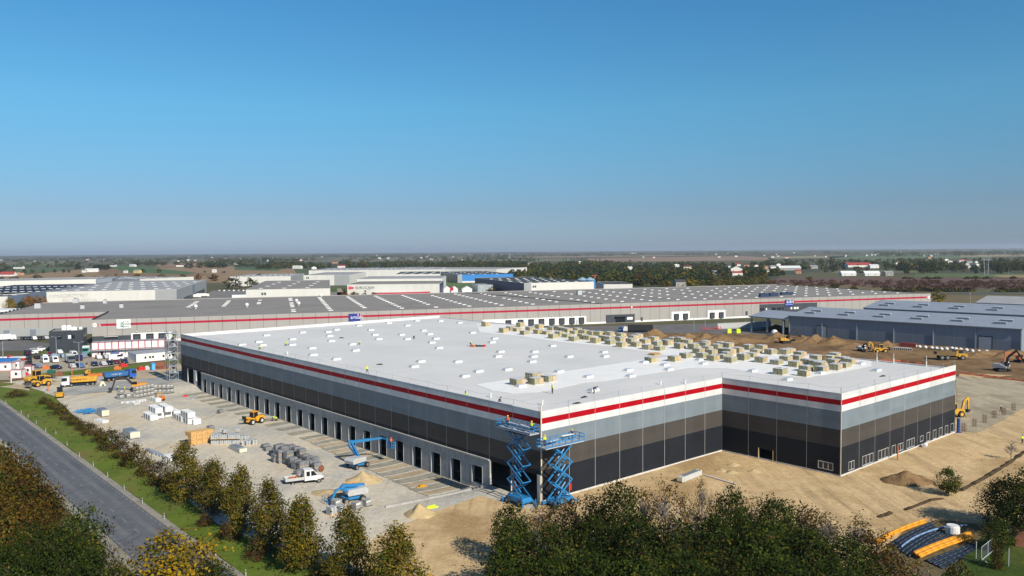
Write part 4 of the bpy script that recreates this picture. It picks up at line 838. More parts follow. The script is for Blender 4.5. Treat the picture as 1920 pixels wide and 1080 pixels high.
def tipper(cabm, bodym, r_, f_, label, word=0):
    loc, rz, L = hd2(r_, f_); t = thing('tipper_truck', label, 'lorry', loc, rz)
    MB().prof([(2.7, .7), (4.7, .7), (4.75, 1.7), (4.55, 2.95), (2.7, 3.05)], -1.22, 1.22).build('cab', cabm, t)
    MB().prof([(4.78, 1.75), (4.62, 2.8), (3.3, 2.8), (3.3, 1.8)], -1.24, 1.24).build('windows', GLASS, t)
    b = MB(); x0, x1, z0, z1, w, th = -4.6, 2.4, 1.35, 2.75, 1.25, .1
    b.prof([(x0+.3, z0), (x1-.2, z0), (x1, z1), (x0, z1-.1)], -w, -w+th); b.prof([(x0+.3, z0), (x1-.2, z0), (x1, z1), (x0, z1-.1)], w-th, w)
    b.box(x0+.3, -w+th, z0, x1-.2, w-th, z0+.15); b.box(x1-.25, -w+th, z0+.15, x1-.1, w-th, z1+.25); b.prof([(x0+.3, z0), (x0+.42, z0), (x0+.12, z1-.1), (x0, z1-.1)], -w+th, w-th)
    for i in range(6): b.box(x0+.7+i*1.1, -w-.06, z0+.1, x0+.8+i*1.1, w+.06, z1-.15)
    bo = b.build('tipping_body', bodym, t)
    if word:
        for s in (1, -1): strokes(word, .6, GREYP if bodym is BLUE or bodym.name.startswith('tip') else RUST, t, Matrix.Translation((-2.6*s, -s*(w+.07), 1.85)) @ Matrix.Rotation(0 if s > 0 else math.pi, 4, 'Z') @ Matrix.Rotation(math.pi/2, 4, 'X'))
    MB().box(-4.3, -.55, .65, 4.4, .55, 1.3).build('chassis', BLACK, t)
    for s in (1, -1):
        for x in (3.9, 2.2, -2.0, -3.4): wheel(t, x, s*1.02, .52, .34)
    return t
tipper(WHITE, YELLOW, (174, 722), (127, 725), 'yellow bodied tipper truck with white cab on the sandy entrance', 11)
tipper(paint('truck_blue', (.02, .10, .40)), paint('tipper_blue', (.03, .12, .30)), (201, 715), (246, 710), 'blue tipper truck standing behind the excavator', 7)
def excavator(m_, loc, rz, swing, boom, label, s=1.0, boomm=None, name='excavator', house2=None, bladed=False):
    """boom: (boom angle, boom length, stick angle, stick length) in the swing plane"""
    t = thing(name, label, 'excavator', loc, rz); t.scale = (s, s, s)
    for y in (-1.2, 1.2):
        b = MB(); b.prof([(-1.9, .1), (-1.5, 0), (1.5, 0), (1.9, .1), (2.05, .45), (1.8, .8), (-1.8, .8), (-2.05, .45)], y-.3, y+.3); b.build('track', BLACK, t)
    MB().box(-1.2, -.9, .4, 1.2, .9, .95).cyl(0, 0, .95, 1.1, .8, 14).build('undercarriage', BLACK, t)
    h = MB(); M0 = Matrix.Rotation(swing, 4, 'Z'); h.M = M0
    h.prof([(-2.3, 1.1), (1.4, 1.1), (1.4, 1.5), (.2, 2.0), (-.3, 2.25), (-2.2, 2.2), (-2.5, 1.7)], -1.25, 1.25); h.build('house', house2 or m_, t)
    c = MB(); c.M = M0; c.prof([(.2, 1.45), (1.7, 1.45), (1.75, 2.1), (1.3, 3.0), (.2, 3.0)], .3, 1.28); co = c.build('cab', m_ if house2 is None else house2, t)
    g = MB(); g.M = M0; g.prof([(.35, 2.0), (1.79, 2.1), (1.34, 2.88), (.35, 2.88)], .27, 1.31); g.build('windows', GLASS, co)
    ba, bl_, sa, sl2 = boom; b = MB(); b.M = M0; p0 = Vector((1.1, -.35, 1.7)); pm = p0+Vector((math.cos(ba+.3), 0, math.sin(ba+.3)))*bl_*.5; p1 = pm+Vector((math.cos(ba-.35), 0, math.sin(ba-.35)))*bl_*.55
    bm = boomm or m_
    b.bar(p0, pm, .4, .62); b.bar(pm-(pm-p0).normalized()*.15, p1, .38, .5); b.tube(p0+Vector((.5, .3, 0)), (p0+pm)/2+Vector((0, .3, .2)), .09, 6); b.tube(p0+Vector((.5, -.3, 0)), (p0+pm)/2+Vector((0, -.3, .2)), .09, 6); b.build('boom', bm, t)
    p2 = p1+Vector((math.cos(sa), 0, math.sin(sa)))*sl2; k = MB(); k.M = M0; k.bar(p1+(p1-p2).normalized()*.5, p2, .32, .4); k.tube(pm+Vector((0, 0, .35)), p1+(p1-p2).normalized()*.45, .09, 6); k.build('stick', bm, t)
    u = MB(); u.M = M0; d = -1; u.M = M0 @ Matrix.Translation(p2) @ Matrix.Rotation(-(sa+1.2), 4, 'Y')
    u.prof([(-.2, .15), (.75, .3), (1.0, .0), (.95, -.5), (.55, -.8), (0, -.5)], -.55, .55); u.build('bucket', BLACK if boomm is None else boomm, t)
    if bladed: MB().box(2.0, -1.5, .1, 2.15, 1.5, .8).build('blade', BLACK, t)
    return t
DKB = mat('dark_boom', (.03, .028, .03), .6)
l_, r0_, _ = hd2((278, 731), (240, 734))
excavator(paint('exc_orange_yellow', (.62, .27, .03)), l_, r0_, .05, (.55, 5.2, -1.25, 3.2), 'orange and yellow crawler excavator with dark boom reaching over two workers', 1.0, DKB)
excavator(YELLOW, (*G(1472, 644), .2), .3, -.2, (.95, 5.5, -1.15, 3.2), 'yellow excavator with raised black boom beside dirt heap and shed', 1.0, DKB)
excavator(WHITE, (*G(1615, 659), .2), 2.6, 2.4, (.7, 3.6, -.9, 2.2), 'small white excavator on the dug soil in front of the blue shed', .8, DKB)
excavator(GREYP, (*G(1879, 697), .15), math.pi, 2.3, (1.1, 5.6, -1.0, 3.0), 'white and black excavator with upright black boom beside the orange netting', 1.05, DKB)
XO = paint('faded_orange', (.42, .13, .04)); excavator(XO, (*G(1915, 680), .15), .3, 2.9, (.35, 5.0, -1.5, 2.8), 'orange excavator partly cut by the right edge near the blue shed', .95, XO)
excavator(YELLOW, (*G(164.5, 704), .06), -1.2, .2, (1.35, 3.0, 2.2, 1.6), 'small yellow digger on the grass behind the yellow tipper', .62)
def loader(loc, rz, label, m_=YELLOW, s=1.0, tool='bucket', hub=YELLOW, lift=.25, name='wheel_loader', backhoe=False):
    t = thing(name, label, 'loader', loc, rz); t.scale = (s, s, s)
    MB().prof([(-3.0, .9), (-.4, .75), (-.2, 1.6), (-.6, 2.05), (-2.7, 1.95), (-3.1, 1.5)], -.95, .95).build('rear_body', m_, t)
    MB().prof([(-.2, .75), (1.8, .8), (1.7, 1.35), (.6, 1.7), (-.1, 1.6)], -.6, .6).build('front_frame', m_, t)
    c = MB(); c.box(-1.1, -.75, 1.9, .5, .75, 3.15, 0, .1, .08); c.box(-1.2, -.8, 3.15, .6, .8, 3.28, 1); co = c.build('cab', [GLASS, m_], t)
    b = MB()
    for x in (-1.08, .42):
        for y in (-.72, .72): b.tube((x, y, 1.9), (x*.9-.03, y*.93, 3.15), .07, 5)
    b.build('cab_post', m_, co)
    for sx in (1, -1):
        for x in (1.15, -1.85): wheel(t, x, sx*1.05, .78, .55, hub)
    a = MB(); zt = .75+lift*2.4
    for y in (-.5, .5): a.bar((.7, y, 1.6), (2.0, y, 1.5+lift*.9), .16, .3); a.bar((2.0, y, 1.5+lift*.9), (2.9, y, zt), .16, .26)
    a.build('lift_arm', m_, t)
    k = MB()
    if tool == 'bucket': k.prof([(2.8, zt-.5), (4.0, zt-.55), (3.0, zt+.1), (3.1, zt+.75), (2.75, zt+.4)], -1.35, 1.35); k.build('bucket', BLACK if m_ is not YELLOW else mat('bucket_steel', (.10, .09, .08), .6), t)
    else:
        k.box(2.85, -.7, zt-.4, 2.95, .7, zt+.5)
        for y in (-.45, .45): k.box(2.95, y-.08, zt-.4, 4.1, y+.08, zt-.3)
        k.build('fork', BLACK, t)
    if backhoe:
        h = MB(); h.bar((-3.0, 0, 1.2), (-3.6, 0, 3.6), .35, .5); h.bar((-3.6, 0, 3.6), (-4.7, 0, 4.3), .3, .45); h.build('boom', m_, t)
        h = MB(); h.bar((-4.7, 0, 4.3), (-4.9, 0, 1.6), .28, .4); h.build('stick', m_, t); h = MB(); h.at(-4.9, 0, 1.5, 0, 0); h.prof([(-.2, .1), (.6, 0), (.5, -.6), (0, -.5)], -.4, .4); h.build('bucket', BLACK, t)
        h = MB()
        for y in (-1.0, 1.0): h.bar((-2.9, y*.5, 1.0), (-3.3, y*1.3, .1), .2, .2)
        h.build('stabiliser', m_, t)
    return t
l_, r0_, _ = hd2((52, 722), (92, 716)); loader(l_, r0_, 'large yellow wheel loader on the entrance left of the tippers', s=1.25)
l_, r0_, _ = hd2((94, 722), (56, 727)); loader(l_, r0_, 'yellow wheel loader with a wide black bucket in front of a larger loader', s=1.0)
l_, r0_, _ = hd2((466, 796), (483, 793)); loader(l_, r0_+math.pi, 'orange yellow wheel loader with forks working beside the dock row', paint('loader_orange', (.72, .33, .02)), .92, 'fork', CONCL, .55)
loader((*G(1783, 783), .1), math.radians(195)+0, 'yellow backhoe digger peeping out behind the office corner', s=1.0, backhoe=True, name='backhoe_loader')
l_, r0_, _ = hd2((1660, 661), (1645, 661), Z0); loader(l_, r0_+math.pi, 'yellow backhoe loader in front of the blue shed among white bags', s=.95, backhoe=True, name='backhoe_loader')
def dumper(loc, rz, label):
    t = thing('articulated_dumper', label, 'dump truck', loc, rz)
    MB().prof([(2.2, 1.1), (5.0, 1.0), (5.3, 1.4), (5.1, 2.0), (3.7, 2.3), (2.2, 2.3)], -1.2, 1.2).build('bonnet', YELLOW, t)
    c = MB(); c.box(2.2, -.95, 2.3, 3.8, .95, 3.5, 0, .15, .1); c.box(2.2, -.98, 3.5, 3.75, .98, 3.6, 1); c.build('cab', [GLASS, YELLOW], t)
    MB().prof([(-5.2, 1.9), (-4.0, 1.5), (1.2, 1.5), (1.7, 3.3), (1.3, 3.3), (.9, 2.9), (-4.9, 2.8)], -1.4, 1.4).build('dump_body', mat('dirty_yellow_steel', (.16, .11, .045), .8, .3), t)
    MB().prof([(1.25, 1.4), (1.9, 1.4), (2.1, 3.2), (1.75, 3.4)], -1.38, 1.38).build('headboard', YELLOW, t); MB().box(-4.2, -.5, .8, 3, .5, 1.45).build('chassis', BLACK, t)
    for s in (1, -1):
        for x in (3.6, -1.4, -3.2): wheel(t, x, s*1.2, .85, .6)
dumper((*G(1782, 675), .15), -.12, 'yellow articulated dump truck with brown tipping body on the dug soil')
def roller(loc, rz, label):
    t = thing('road_roller', label, 'roller', loc, rz)
    MB().wheel(1.3, 0, .65, .65, 1.7, 18).build('drum', STEEL, t); MB().prof([(-2.0, .5), (.4, .6), (.4, 1.3), (-1.0, 1.6), (-2.1, 1.4)], -.85, .85).build('body', YELLOW, t)
    b = MB(); b.box(.4, -.95, .55, 2.1, -.87, .8); b.box(.4, .87, .55, 2.1, .95, .8); b.box(.3, -.95, .55, .45, .95, .85); b.build('frame', YELLOW, t)
    c = MB(); c.box(-.7, -.7, 1.5, .5, .7, 2.7, 0, .08, .08); c.box(-.8, -.78, 2.7, .6, .78, 2.8, 1); c.build('cab', [GLASS, BLACK], t)
    for s in (1, -1): wheel(t, -1.2, s*.75, .6, .4)
roller(Gg(113, 745), AWAY-.3, 'small yellow roller seen from behind at the corner of the yard')
def forklift(loc, rz, label):
    t = thing('forklift_truck', label, 'forklift', loc, rz)
    MB().prof([(-1.3, .3), (.9, .3), (.9, .8), (.2, .95), (-.3, 1.3), (-1.3, 1.2)], -.6, .6).build('body', ORANGE, t); b = MB()
    for x in (-.9, .6):
        for y in (-.5, .5): b.tube((x, y, 1.0), (x*.8, y, 2.15), .05, 5)
    b.box(-.85, -.6, 2.15, .65, .6, 2.22); b.build('roll_cage', YELLOW, t); b = MB()
    for y in (-.35, .35): b.box(1.0, y-.06, .1, 1.12, y+.06, 2.3); b.box(1.12, y-.07, .1, 2.2, y+.07, .17)
    b.build('mast', BLACK, t)
    for s in (1, -1):
        for x in (.65, -.85): wheel(t, x, s*.5, .33, .25, BLACK)
l_, r0_, _ = hd2((306, 751), (293, 752)); forklift(l_, r0_, 'orange forklift truck with raised mast near the grey paver packs')
# white flatbed truck with double cab
l_, r0_, _ = hd2((549, 906), (592, 903)); t = thing('flatbed_truck', 'white double cab flatbed truck with grey drop sides on the gravel', 'truck', l_, r0_)
MB().prof([(-.1, .55), (2.95, .5), (3.1, .7), (3.05, 1.1), (2.2, 1.35), (1.5, 2.25), (1.1, 2.4), (-.1, 2.4)], -.95, .95, 0, lambda z: 0 if z < 1.2 else .1*(z-1.2)).build('cab', WHITE, t)
g = MB(); g.prof([(1.0, 1.35), (2.05, 1.38), (1.48, 2.15), (1.0, 2.15)], -.93, .93, 0, lambda z: .08*(z-1.3)); g.prof([(.2, 1.35), (.8, 1.35), (.8, 2.15), (.2, 2.15)], -.93, .93, 0, lambda z: .08*(z-1.3))
g.add([(2.24, -.75, 1.38), (2.24, .75, 1.38), (1.56, .68, 2.24), (1.56, -.68, 2.24)], [(0, 1, 2, 3)]); g.build('windows', GLASS, t)
b = MB(); b.box(-3.3, -1.02, .85, -.25, 1.02, .95); b.box(-3.3, -1.05, .9, -.25, -1.0, 1.35); b.box(-3.3, 1.0, .9, -.25, 1.05, 1.35); b.box(-3.35, -1.05, .9, -3.3, 1.05, 1.35); b.box(-.25, -1.05, .9, -.2, 1.05, 1.9); b.build('flatbed', GREYP, t)
b = MB(); b.box(2.6, -.97, .45, 3.16, .97, .8); b.box(-.05, -.97, .5, 1.7, .97, .62); b.build('bumper', BLACK, t); MB().box(-3.2, -.4, .5, 2.6, .4, .82).build('chassis', BLACK, t)
for s in (1, -1):
    MB().box(2.95, s*.7-.14, .95, 3.09, s*.7+.14, 1.15).build('headlight', LAMPM, t); wheel(t, 2.3, s*.85, .36, .24); wheel(t, -2.1, s*.85, .36, .24)
ll = Matrix.Translation(l_) @ Matrix.Rotation(r0_, 4, 'Z')
def onbed(name, mb, m_, lb, cat):
    o = mb.build(name, m_); o.matrix_world = ll; return tag(o, lb, cat)
onbed('tool_crate', MB().box(-2.6, -.5, .96, -1.7, .2, 1.35), ORANGE, 'orange crate lying on the flatbed truck bed', 'crate'); onbed('rolled_cable', MB().tube((-1.2, 0, 1.15), (-1.0, .3, 1.15), .38, 12), RUST, 'brown cable roll lying on the flatbed truck bed', 'cable roll')
onbed('jerrycan', MB().box(-1.5, -.7, .96, -1.2, -.4, 1.35).box(-1.42, -.62, 1.35, -1.28, -.48, 1.45), YELLOW, 'yellow can standing on the flatbed truck bed', 'can')
# ------------------------------------------------------------------ lifts
def basket(mb, x0, y0, z0, x1, y1, h=1.1, n_=4, r=.06):
    L_ = [(x0, y0), (x1, y0), (x1, y1), (x0, y1)]
    for i in range(4):
        a, b = Vector((*L_[i], z0)), Vector((*L_[(i+1) % 4], z0)); k = n_ if i % 2 == 0 else 2
        for j in range(k): q = a+(b-a)*(j/k); mb.tube(q, q+Vector((0, 0, h)), r, 5)
        for z in (h, h*.5): mb.tube(a+Vector((0, 0, z)), b+Vector((0, 0, z)), r, 5)
def scissor(loc, rz, zp, label, levels=4, half=2.4, shift=0.0, L=3.8):
    t = thing('scissor_lift', label, 'scissor lift', loc, rz)
    MB().prof([(-2.0, .55), (2.0, .55), (2.05, .9), (1.7, 1.25), (-1.7, 1.25), (-2.05, .9)], -1.0, 1.0).build('chassis', BLUE, t)
    for sx in (-1, 1):
        for sy in (-1, 1):
            b = MB(); b.bar((sx*1.9, sy*1.0, .7), (sx*2.4, sy*1.35, .45), .25, .3); b.box(sx*2.4-.2, sy*1.35-.2, 0, sx*2.4+.2, sy*1.35+.2, .06); b.tube((sx*2.4, sy*1.35, .06), (sx*2.4, sy*1.35, 1.0), .09, 6)
            b.build('outrigger', BLUE, t)
    for s in (1, -1):
        for x in (-1.45, 1.45): wheel(t, x, s*1.12, .5, .38)
    z0, z1 = 1.2, zp-.15; hh = (z1-z0)/levels
    for k in range(levels):
        for y, sg_ in ((-.8, 1), (.8, 1), (-.62, -1), (.62, -1)):
            a = (-sg_*half*.68, y, z0+k*hh); c = (sg_*half*.68, y, z0+(k+1)*hh); MB().bar(a, c, .11, .22).build('scissor_arm', BLUE, t)
        c = MB()
        for x in (-half*.68, half*.68): c.tube((x, -.85, z0+(k+1)*hh), (x, .85, z0+(k+1)*hh), .08, 6)
        c.tube((0, -.85, z0+(k+.5)*hh), (0, .85, z0+(k+.5)*hh), .09, 6); c.tube((-.5, 0, z0+(k+.25)*hh), (half*.4, 0, z0+(k+.8)*hh), .12, 6); c.build('pivot_bar', BLUE, t)
    MB().box(-L+shift, -1.0, zp-.15, L+shift, 1.0, zp).build('platform', GREYP, t)
    MB().box(-2.2, -.8, zp-.42, 2.2, .8, zp-.15).build('platform_beam', BLACK, t)
    g = MB(); basket(g, -L+shift, -1.0, zp, L+shift, 1.0, 1.1, 6); g.box(-L+shift, -1.02, zp, L+shift, -.99, zp+.18); g.box(-L+shift, .99, zp, L+shift, 1.02, zp+.18); g.build('guard_rail', BLUE, t)
    MB().box(half*.55, -.7, z0+.35*hh, half*.55+.3, -.62, z0+.75*hh).build('warning_panel', REDP, t)
    return t
def zwall(px, py, axis, val):
    q = C_R*((px-960)/F_PX)+C_U*((540-py)/F_PX)+C_F; ox, oy = WL(0, 0); dx, dy = _c*q.x+_s*q.y, -_s*q.x+_c*q.y
    k = (val-(ox if axis == 'x' else oy))/(dx if axis == 'x' else dy); return (ox+dx*k, oy+dy*k, CAM_H+q.z*k)
a = zwall(975, 938, 'x', -2.6); yb = a[1]
p = zwall(972, 806, 'x', -2.6); q0 = (*LW(-2.6, p[1]), 0)
scissor(q0, YAW+math.pi/2, p[2], 'blue scissor lift raised at the west side of the warehouse corner', 4, 2.7, .3, 4.0)
lift1 = (p[1], p[2])
for dx, lb, ps in ((-2.7, 'worker in yellow helmet standing at the corner end of the western scissor lift', 'reach'), (2.9, 'worker in yellow helmet standing at the far end of the western scissor lift', 'stand')):
    person(ps, 'y' if dx < 0 else 'o', (*LW(-2.3, p[1]+dx), p[2]), YAW+.2, lb, YH, group=wg)
p2_ = zwall(1050, 832, 'y', -2.6); q0 = (*LW(p2_[0], -2.6), 0)
scissor(q0, YAW, p2_[2], 'blue scissor lift raised against the sunny south wall beside the corner', 3, 2.7, .2, 4.1)
for dx, lb, ps in ((-2.9, 'worker in yellow vest standing at the corner end of the southern scissor lift', 'stand'), (3.0, 'worker in dark jacket and yellow helmet on the southern scissor lift', 'reach')):
    person(ps, 'y' if dx < 0 else 'n', (*LW(p2_[0]+dx, -2.3), p2_[2]), YAW+1.4, lb, YH, group=wg)
for k, (x, y, z, rz, lb) in enumerate([(-2.6, lift1[0]+1.2, lift1[1]+.75, YAW+1.5, 'white panel strip lying across the western scissor lift rails, far one'), (-2.5, lift1[0]-1.4, lift1[1]+.75, YAW+1.4, 'white panel strip lying across the western scissor lift rails, near one'), (p2_[0]-1.2, -2.6, p2_[2]+.7, YAW+.1, 'white panel strip on the southern scissor lift near its corner end'), (p2_[0]+1.8, -2.4, p2_[2]+1.0, YAW-.1, 'white panel strip on the southern scissor lift near its far end')]):
    tag(MB().box(-1.2, -.18, 0, 1.2, .18, .1).build('panel_strip', WHITE, None, (*LW(x, y), z), rz), lb, 'panel')
def boomlift(loc, rz, swing, label):
    """raised articulated boom: chassis, grey turret, telescopic boom, jib and basket"""
    t = thing('boom_lift', label, 'boom lift', loc, rz)
    MB().box(-1.6, -.7, .5, 1.6, .7, .95).box(-.6, -.6, .95, .6, .6, 1.2).build('chassis', BLUE, t)
    for s in (1, -1):
        for x in (-1.4, 1.4): wheel(t, x, s*1.0, .5, .4)
    b = MB(); b.M = Matrix.Rotation(swing, 4, 'Z'); b.prof([(-2.2, 1.2), (1.0, 1.2), (1.2, 1.6), (1.0, 2.1), (-1.9, 2.25), (-2.4, 1.8)], -1.1, 1.1); b.build('turret', GREYP, t)
    return t
B0 = Gg(671, 877); TOPB = zwall(716, 821, 'x', -2.2); BK = zwall(734, 838, 'x', -1.9)
t = boomlift(B0, 1.0, 0, 'blue boom lift with grey turret reaching up to the dock row')
tw = Matrix.Translation(B0) @ Matrix.Rotation(1.0, 4, 'Z'); inv = tw.inverted()
tb = inv @ Vector((*LW(TOPB[0], TOPB[1]), TOPB[2])); bk = inv @ Vector((*LW(BK[0], BK[1]), BK[2])); rt = inv @ Vector((*Gg(654, 868)[:2], 2.9))
b = MB(); b.bar((.3, 0, 2.0), rt+Vector((.6, 0, .1)), .4, .5); b.bar((.3, .3, 1.9), (rt+Vector((.1, .2, -.5))), .25, .3); b.build('riser', BLUE, t)
b = MB(); d = (tb-rt); b.bar(rt, rt+d*.62, .42, .52); b.build('main_boom', BLUE, t); b = MB(); b.bar(rt+d*.6, tb, .3, .36, 0); b.build('boom_extension', BLUE, t)
b = MB(); b.bar(tb, (tb+bk)/2+Vector((0, 0, .6)), .25, .3); b.bar((tb+bk)/2+Vector((0, 0, .6)), bk+Vector((0, 0, .7)), .22, .26); b.build('jib', BLUE, t)
bw = Vector((*LW(BK[0]-.1, BK[1]), BK[2])); b = MB(); b.M = inv @ Matrix.Translation(bw) @ Matrix.Rotation(YAW+math.pi/2, 4, 'Z'); b.box(-.95, -.45, -.08, .95, .45, 0); basket(b, -.95, -.45, 0, .95, .45, 1.1, 3); b.build('basket', BLUE, t)
person('reach', 'o', tuple(bw), YAW+.4, 'worker in orange hi-vis standing in the raised boom lift basket', HIOR, group=wg)
l_, r0_, _ = hd2((680, 936), (640, 941)); t = boomlift(l_, r0_, math.pi*0, 'folded blue boom lift with its basket resting near the gravel')
b = MB(); b.bar((-2.2, -.2, 2.3), (1.6, -.2, 2.75), .36, .42); b.bar((-1.9, .25, 1.9), (1.5, .25, 2.2), .4, .45); b.bar((1.4, 0, 2.0), (1.8, 0, 2.8), .5, .5); b.build('main_boom', BLUE, t)
b = MB(); b.bar((1.7, 0, 2.4), (2.6, 0, 2.3), .28, .3); b.bar((2.6, 0, 2.35), (3.6, 0, .6), .28, .34); b.build('jib', BLUE, t); b = MB(); b.box(3.6, -1.0, .25, 4.6, 1.0, .38); basket(b, 3.6, -1.0, .38, 4.6, 1.0, 1.1, 2, .03); b.build('basket', BLUE, t); MB().box(3.62, -.3, .8, 3.85, .3, 1.4).build('control_box', BLACK, t)
# ------------------------------------------------------------------ materials stored on the site
WRAP = mat('silver_wrap', (.30, .32, .33), .35, .25, 2.5, spec=.5); PAVER = mat('grey_paver', (.27, .27, .26), .85, .25, 2.0); PAVERD = mat('dark_paver', (.17, .175, .18), .85, .3, 2.0)
FOAM = mat('yellow_wool', (.36, .315, .16), .9, .2, 1.5); FOAMP = mat('olive_wool', (.31, .285, .17), .9, .2, 1.5); FILM = mat('lavender_film', (.55, .52, .51), .4, .2, 1.2, spec=.5); LBL = mat('paper_label', (.6, .58, .54), .7)
PRINT = mat('printed_film', (.48, .33, .22), .5, .35, 3, stretch=(.3, .3, 3)); CREAM = mat('cream_foam', (.66, .60, .42), .8)
# insulation packs on the roof
def wool_pack(w1, w2, single=False):
    t = thing('insulation_pack', 'x', 'insulation pack')
    a = [(-1.2, -.02), (.02, 1.2)] if not single else [(-.6, .6)]
    for i, (x0, x1) in enumerate(a):
        b = MB(); b.box(x0, -1.1, .1, x1, 1.1, 1.25, 0); b.add([(x0+.08, -1.112, .25), (x1-.08, -1.112, .25), (x1-.08, -1.112, 1.1), (x0+.08, -1.112, 1.1)], [(0, 1, 2, 3)], 1 if (w2 and i == len(a)-1) else 0)
        b.add([(x0-.011, -.3, .8), (x0-.011, -.05, .8), (x0-.011, -.05, 1.0), (x0-.011, -.3, 1.0)], [(3, 2, 1, 0)], 2)
        if i == 0:
            b.add([(x0-.008, -.04, .12), (x0-.008, .04, .12), (x0-.008, .04, 1.24), (x0-.008, -.04, 1.24)], [(3, 2, 1, 0)], 3)
        b.build('wool_block', [w1, PRINT, LBL, DARK], t)
    b = MB(); e = 1.25 if not single else .65; vs = []; r = random.Random(w2+len(a))
    for j in range(5):
        for i in range(5): vs.append((-e+2*e*i/4, -1.14+2.28*j/4, 1.27+(r.uniform(.0, .14) if 0 < i < 4 and 0 < j < 4 else -.02)))
    fs = [(j*5+i, j*5+i+1, (j+1)*5+i+1, (j+1)*5+i) for j in range(4) for i in range(4)]
    b.add(vs, fs); b.box(-e, -1.15, .02, e, 1.15, .1); b.build('film_cover', FILM, t); return t
PK = [wool_pack(FOAM, 0), wool_pack(FOAMP, 1), wool_pack(FOAM, 1), wool_pack(FOAMP, 0), wool_pack(FOAM, 1, True)]; used = set()
P1 = [(105, 255), (375, 350), (475, 315), (580, 330), (625, 265), (690, 380), (770, 325), (905, 290), (890, 365), (1025, 375), (1120, 435), (1100, 310), (1215, 395), (1325, 420), (1430, 475), (1260, 310), (1340, 345), (1450, 305), (1440, 370), (1560, 445), (1560, 370), (1690, 320), (1650, 455), (1755, 505), (1700, 390), (1880, 470), (1800, 395)]
P2 = [(50, 395), (125, 320), (140, 445), (285, 400), (310, 485), (300, 340), (455, 435), (480, 370), (590, 350), (525, 480), (660, 430), (700, 520), (790, 400), (840, 465), (880, 535), (990, 460), (1070, 410), (1185, 510), (1270, 395), (1370, 420), (1390, 520), (1560, 470), (1600, 545), (1680, 440), (1470, 580), (760, 715), (1105, 700), (1280, 650), (1520, 650), (1690, 690), (1660, 600), (1740, 515), (1850, 580), (1890, 640)]
P3 = [(40, 440), (95, 545), (80, 350), (120, 330), (40, 490), (190, 420), (320, 380), (370, 475), (260, 515), (420, 430), (490, 545), (590, 380), (610, 440), (690, 570), (780, 440), (860, 430), (810, 520), (990, 475), (930, 600), (960, 510), (740, 700), (1040, 725), (1080, 560), (1070, 660), (1200, 520), (1190, 580), (1270, 670), (1250, 610), (1450, 640), (1490, 480), (1540, 530), (1560, 610), (1630, 570), (1340, 520), (1420, 560)]
PP = [(900+x/8, 580+y/8, 0) for x, y in P1]+[(1130+x/8, 590+y/8, 1) for x, y in P2]+[(1360+x/6.857, 600+y/6.857, 2) for x, y in P3]+[(974.5, 722, 3), (1003, 712.5, 3), (1008, 720.5, 3), (1032.5, 715.5, 3)]
LBG = ['yellow insulation pack among the far packs in front of the grey warehouse docks', 'olive yellow insulation pack in the loose middle of the packs on the white roof', 'film covered insulation pack in the crowded eastern end of the roof']
SPECIAL = {(1360+740/6.857, 600+700/6.857): 'double yellow insulation pack alone on white membrane by the inner roof corner', (1360+1040/6.857, 600+725/6.857): 'single square insulation pack nearest the stepped roof edge', (900+105/8, 580+255/8): 'yellow insulation pack farthest along the roof by itself',
    (1130+760/8, 590+715/8): 'insulation pack standing just below the bare timber pallet', (1130+1105/8, 590+700/8): 'insulation pack with printed end right of the timber pallet pack', (1130+1280/8, 590+650/8): 'double insulation pack behind the small flat one near membrane strip', (974.5, 722): 'leftmost of four insulation packs by themselves on the membrane strip', (1003, 712.5): 'rear one of four insulation packs by themselves on the roof', (1008, 720.5): 'front middle one of four insulation packs by themselves on the roof', (1032.5, 715.5): 'rightmost of four insulation packs by themselves on the roof'}
placed = []
for i, (px, py, g) in enumerate(PP):
    x, y = WL(*G(px, py, RZ+.05)); y += .6; x = min(x, 95.4)
    for _ in range(6):                                       # keep neighbours apart
        for qx, qy in placed:
            dx, dy = x-qx, y-qy
            if abs(dx) < 2.62 and abs(dy) < 2.36:
                if 2.62-abs(dx) < (2.36-abs(dy))*1.2: x = qx+math.copysign(2.63, dx or 1)
                else: y = qy+math.copysign(2.37, dy or 1)
    x = min(x, 95.5); placed.append((x, y))
    k = (4 if i == 82+0 or (px, py) == (1360+1040/6.857, 600+725/6.857) else 1 if g == 3 else rnd.choice([0, 0, 1, 2, 3]) if g == 0 else rnd.choice([1, 1, 2, 3]))
    o = PK[k] if k not in used else dup(PK[k], (0, 0, 0)); used.add(k)
    o.location = (*LW(x, y), RZ+.05); o.rotation_euler = (0, 0, YAW+rnd.uniform(-.09, .09)); o.scale = (.95, .95, rnd.choice([.8, .95, 1.0, 1.0, 1.15])); o['group'] = 'insulation packs stored on the roof'
    o['label'] = SPECIAL.get((px, py), LBG[g] if g < 3 else 'insulation pack')
for k, o in enumerate(PK):
    if k not in used:
        for ch in list(o.children): bpy.data.objects.remove(ch)
        bpy.data.objects.remove(o)
x, y = G(1130+780/8, 590+600/8, RZ)
tag(MB().box(-1.4, -1.0, 0, 1.4, 1.0, .14).box(-1.4, -1.0, .3, 1.4, 1.0, .36).box(-1.4, -.1, .14, 1.4, .1, .3).build('timber_pallet', TIMBER, None, (x, y, RZ+.05), YAW), 'raw orange timber pallet lying on the white roof membrane', 'pallet')
r_ = random.Random(5)
for (cx, cy, sp, n_, gl) in ((1045+0, 0, 0, 0, ''),):
    pass
hx, hy = G(890, 650, RZ); gx2, gy2 = G(905, 649, RZ)
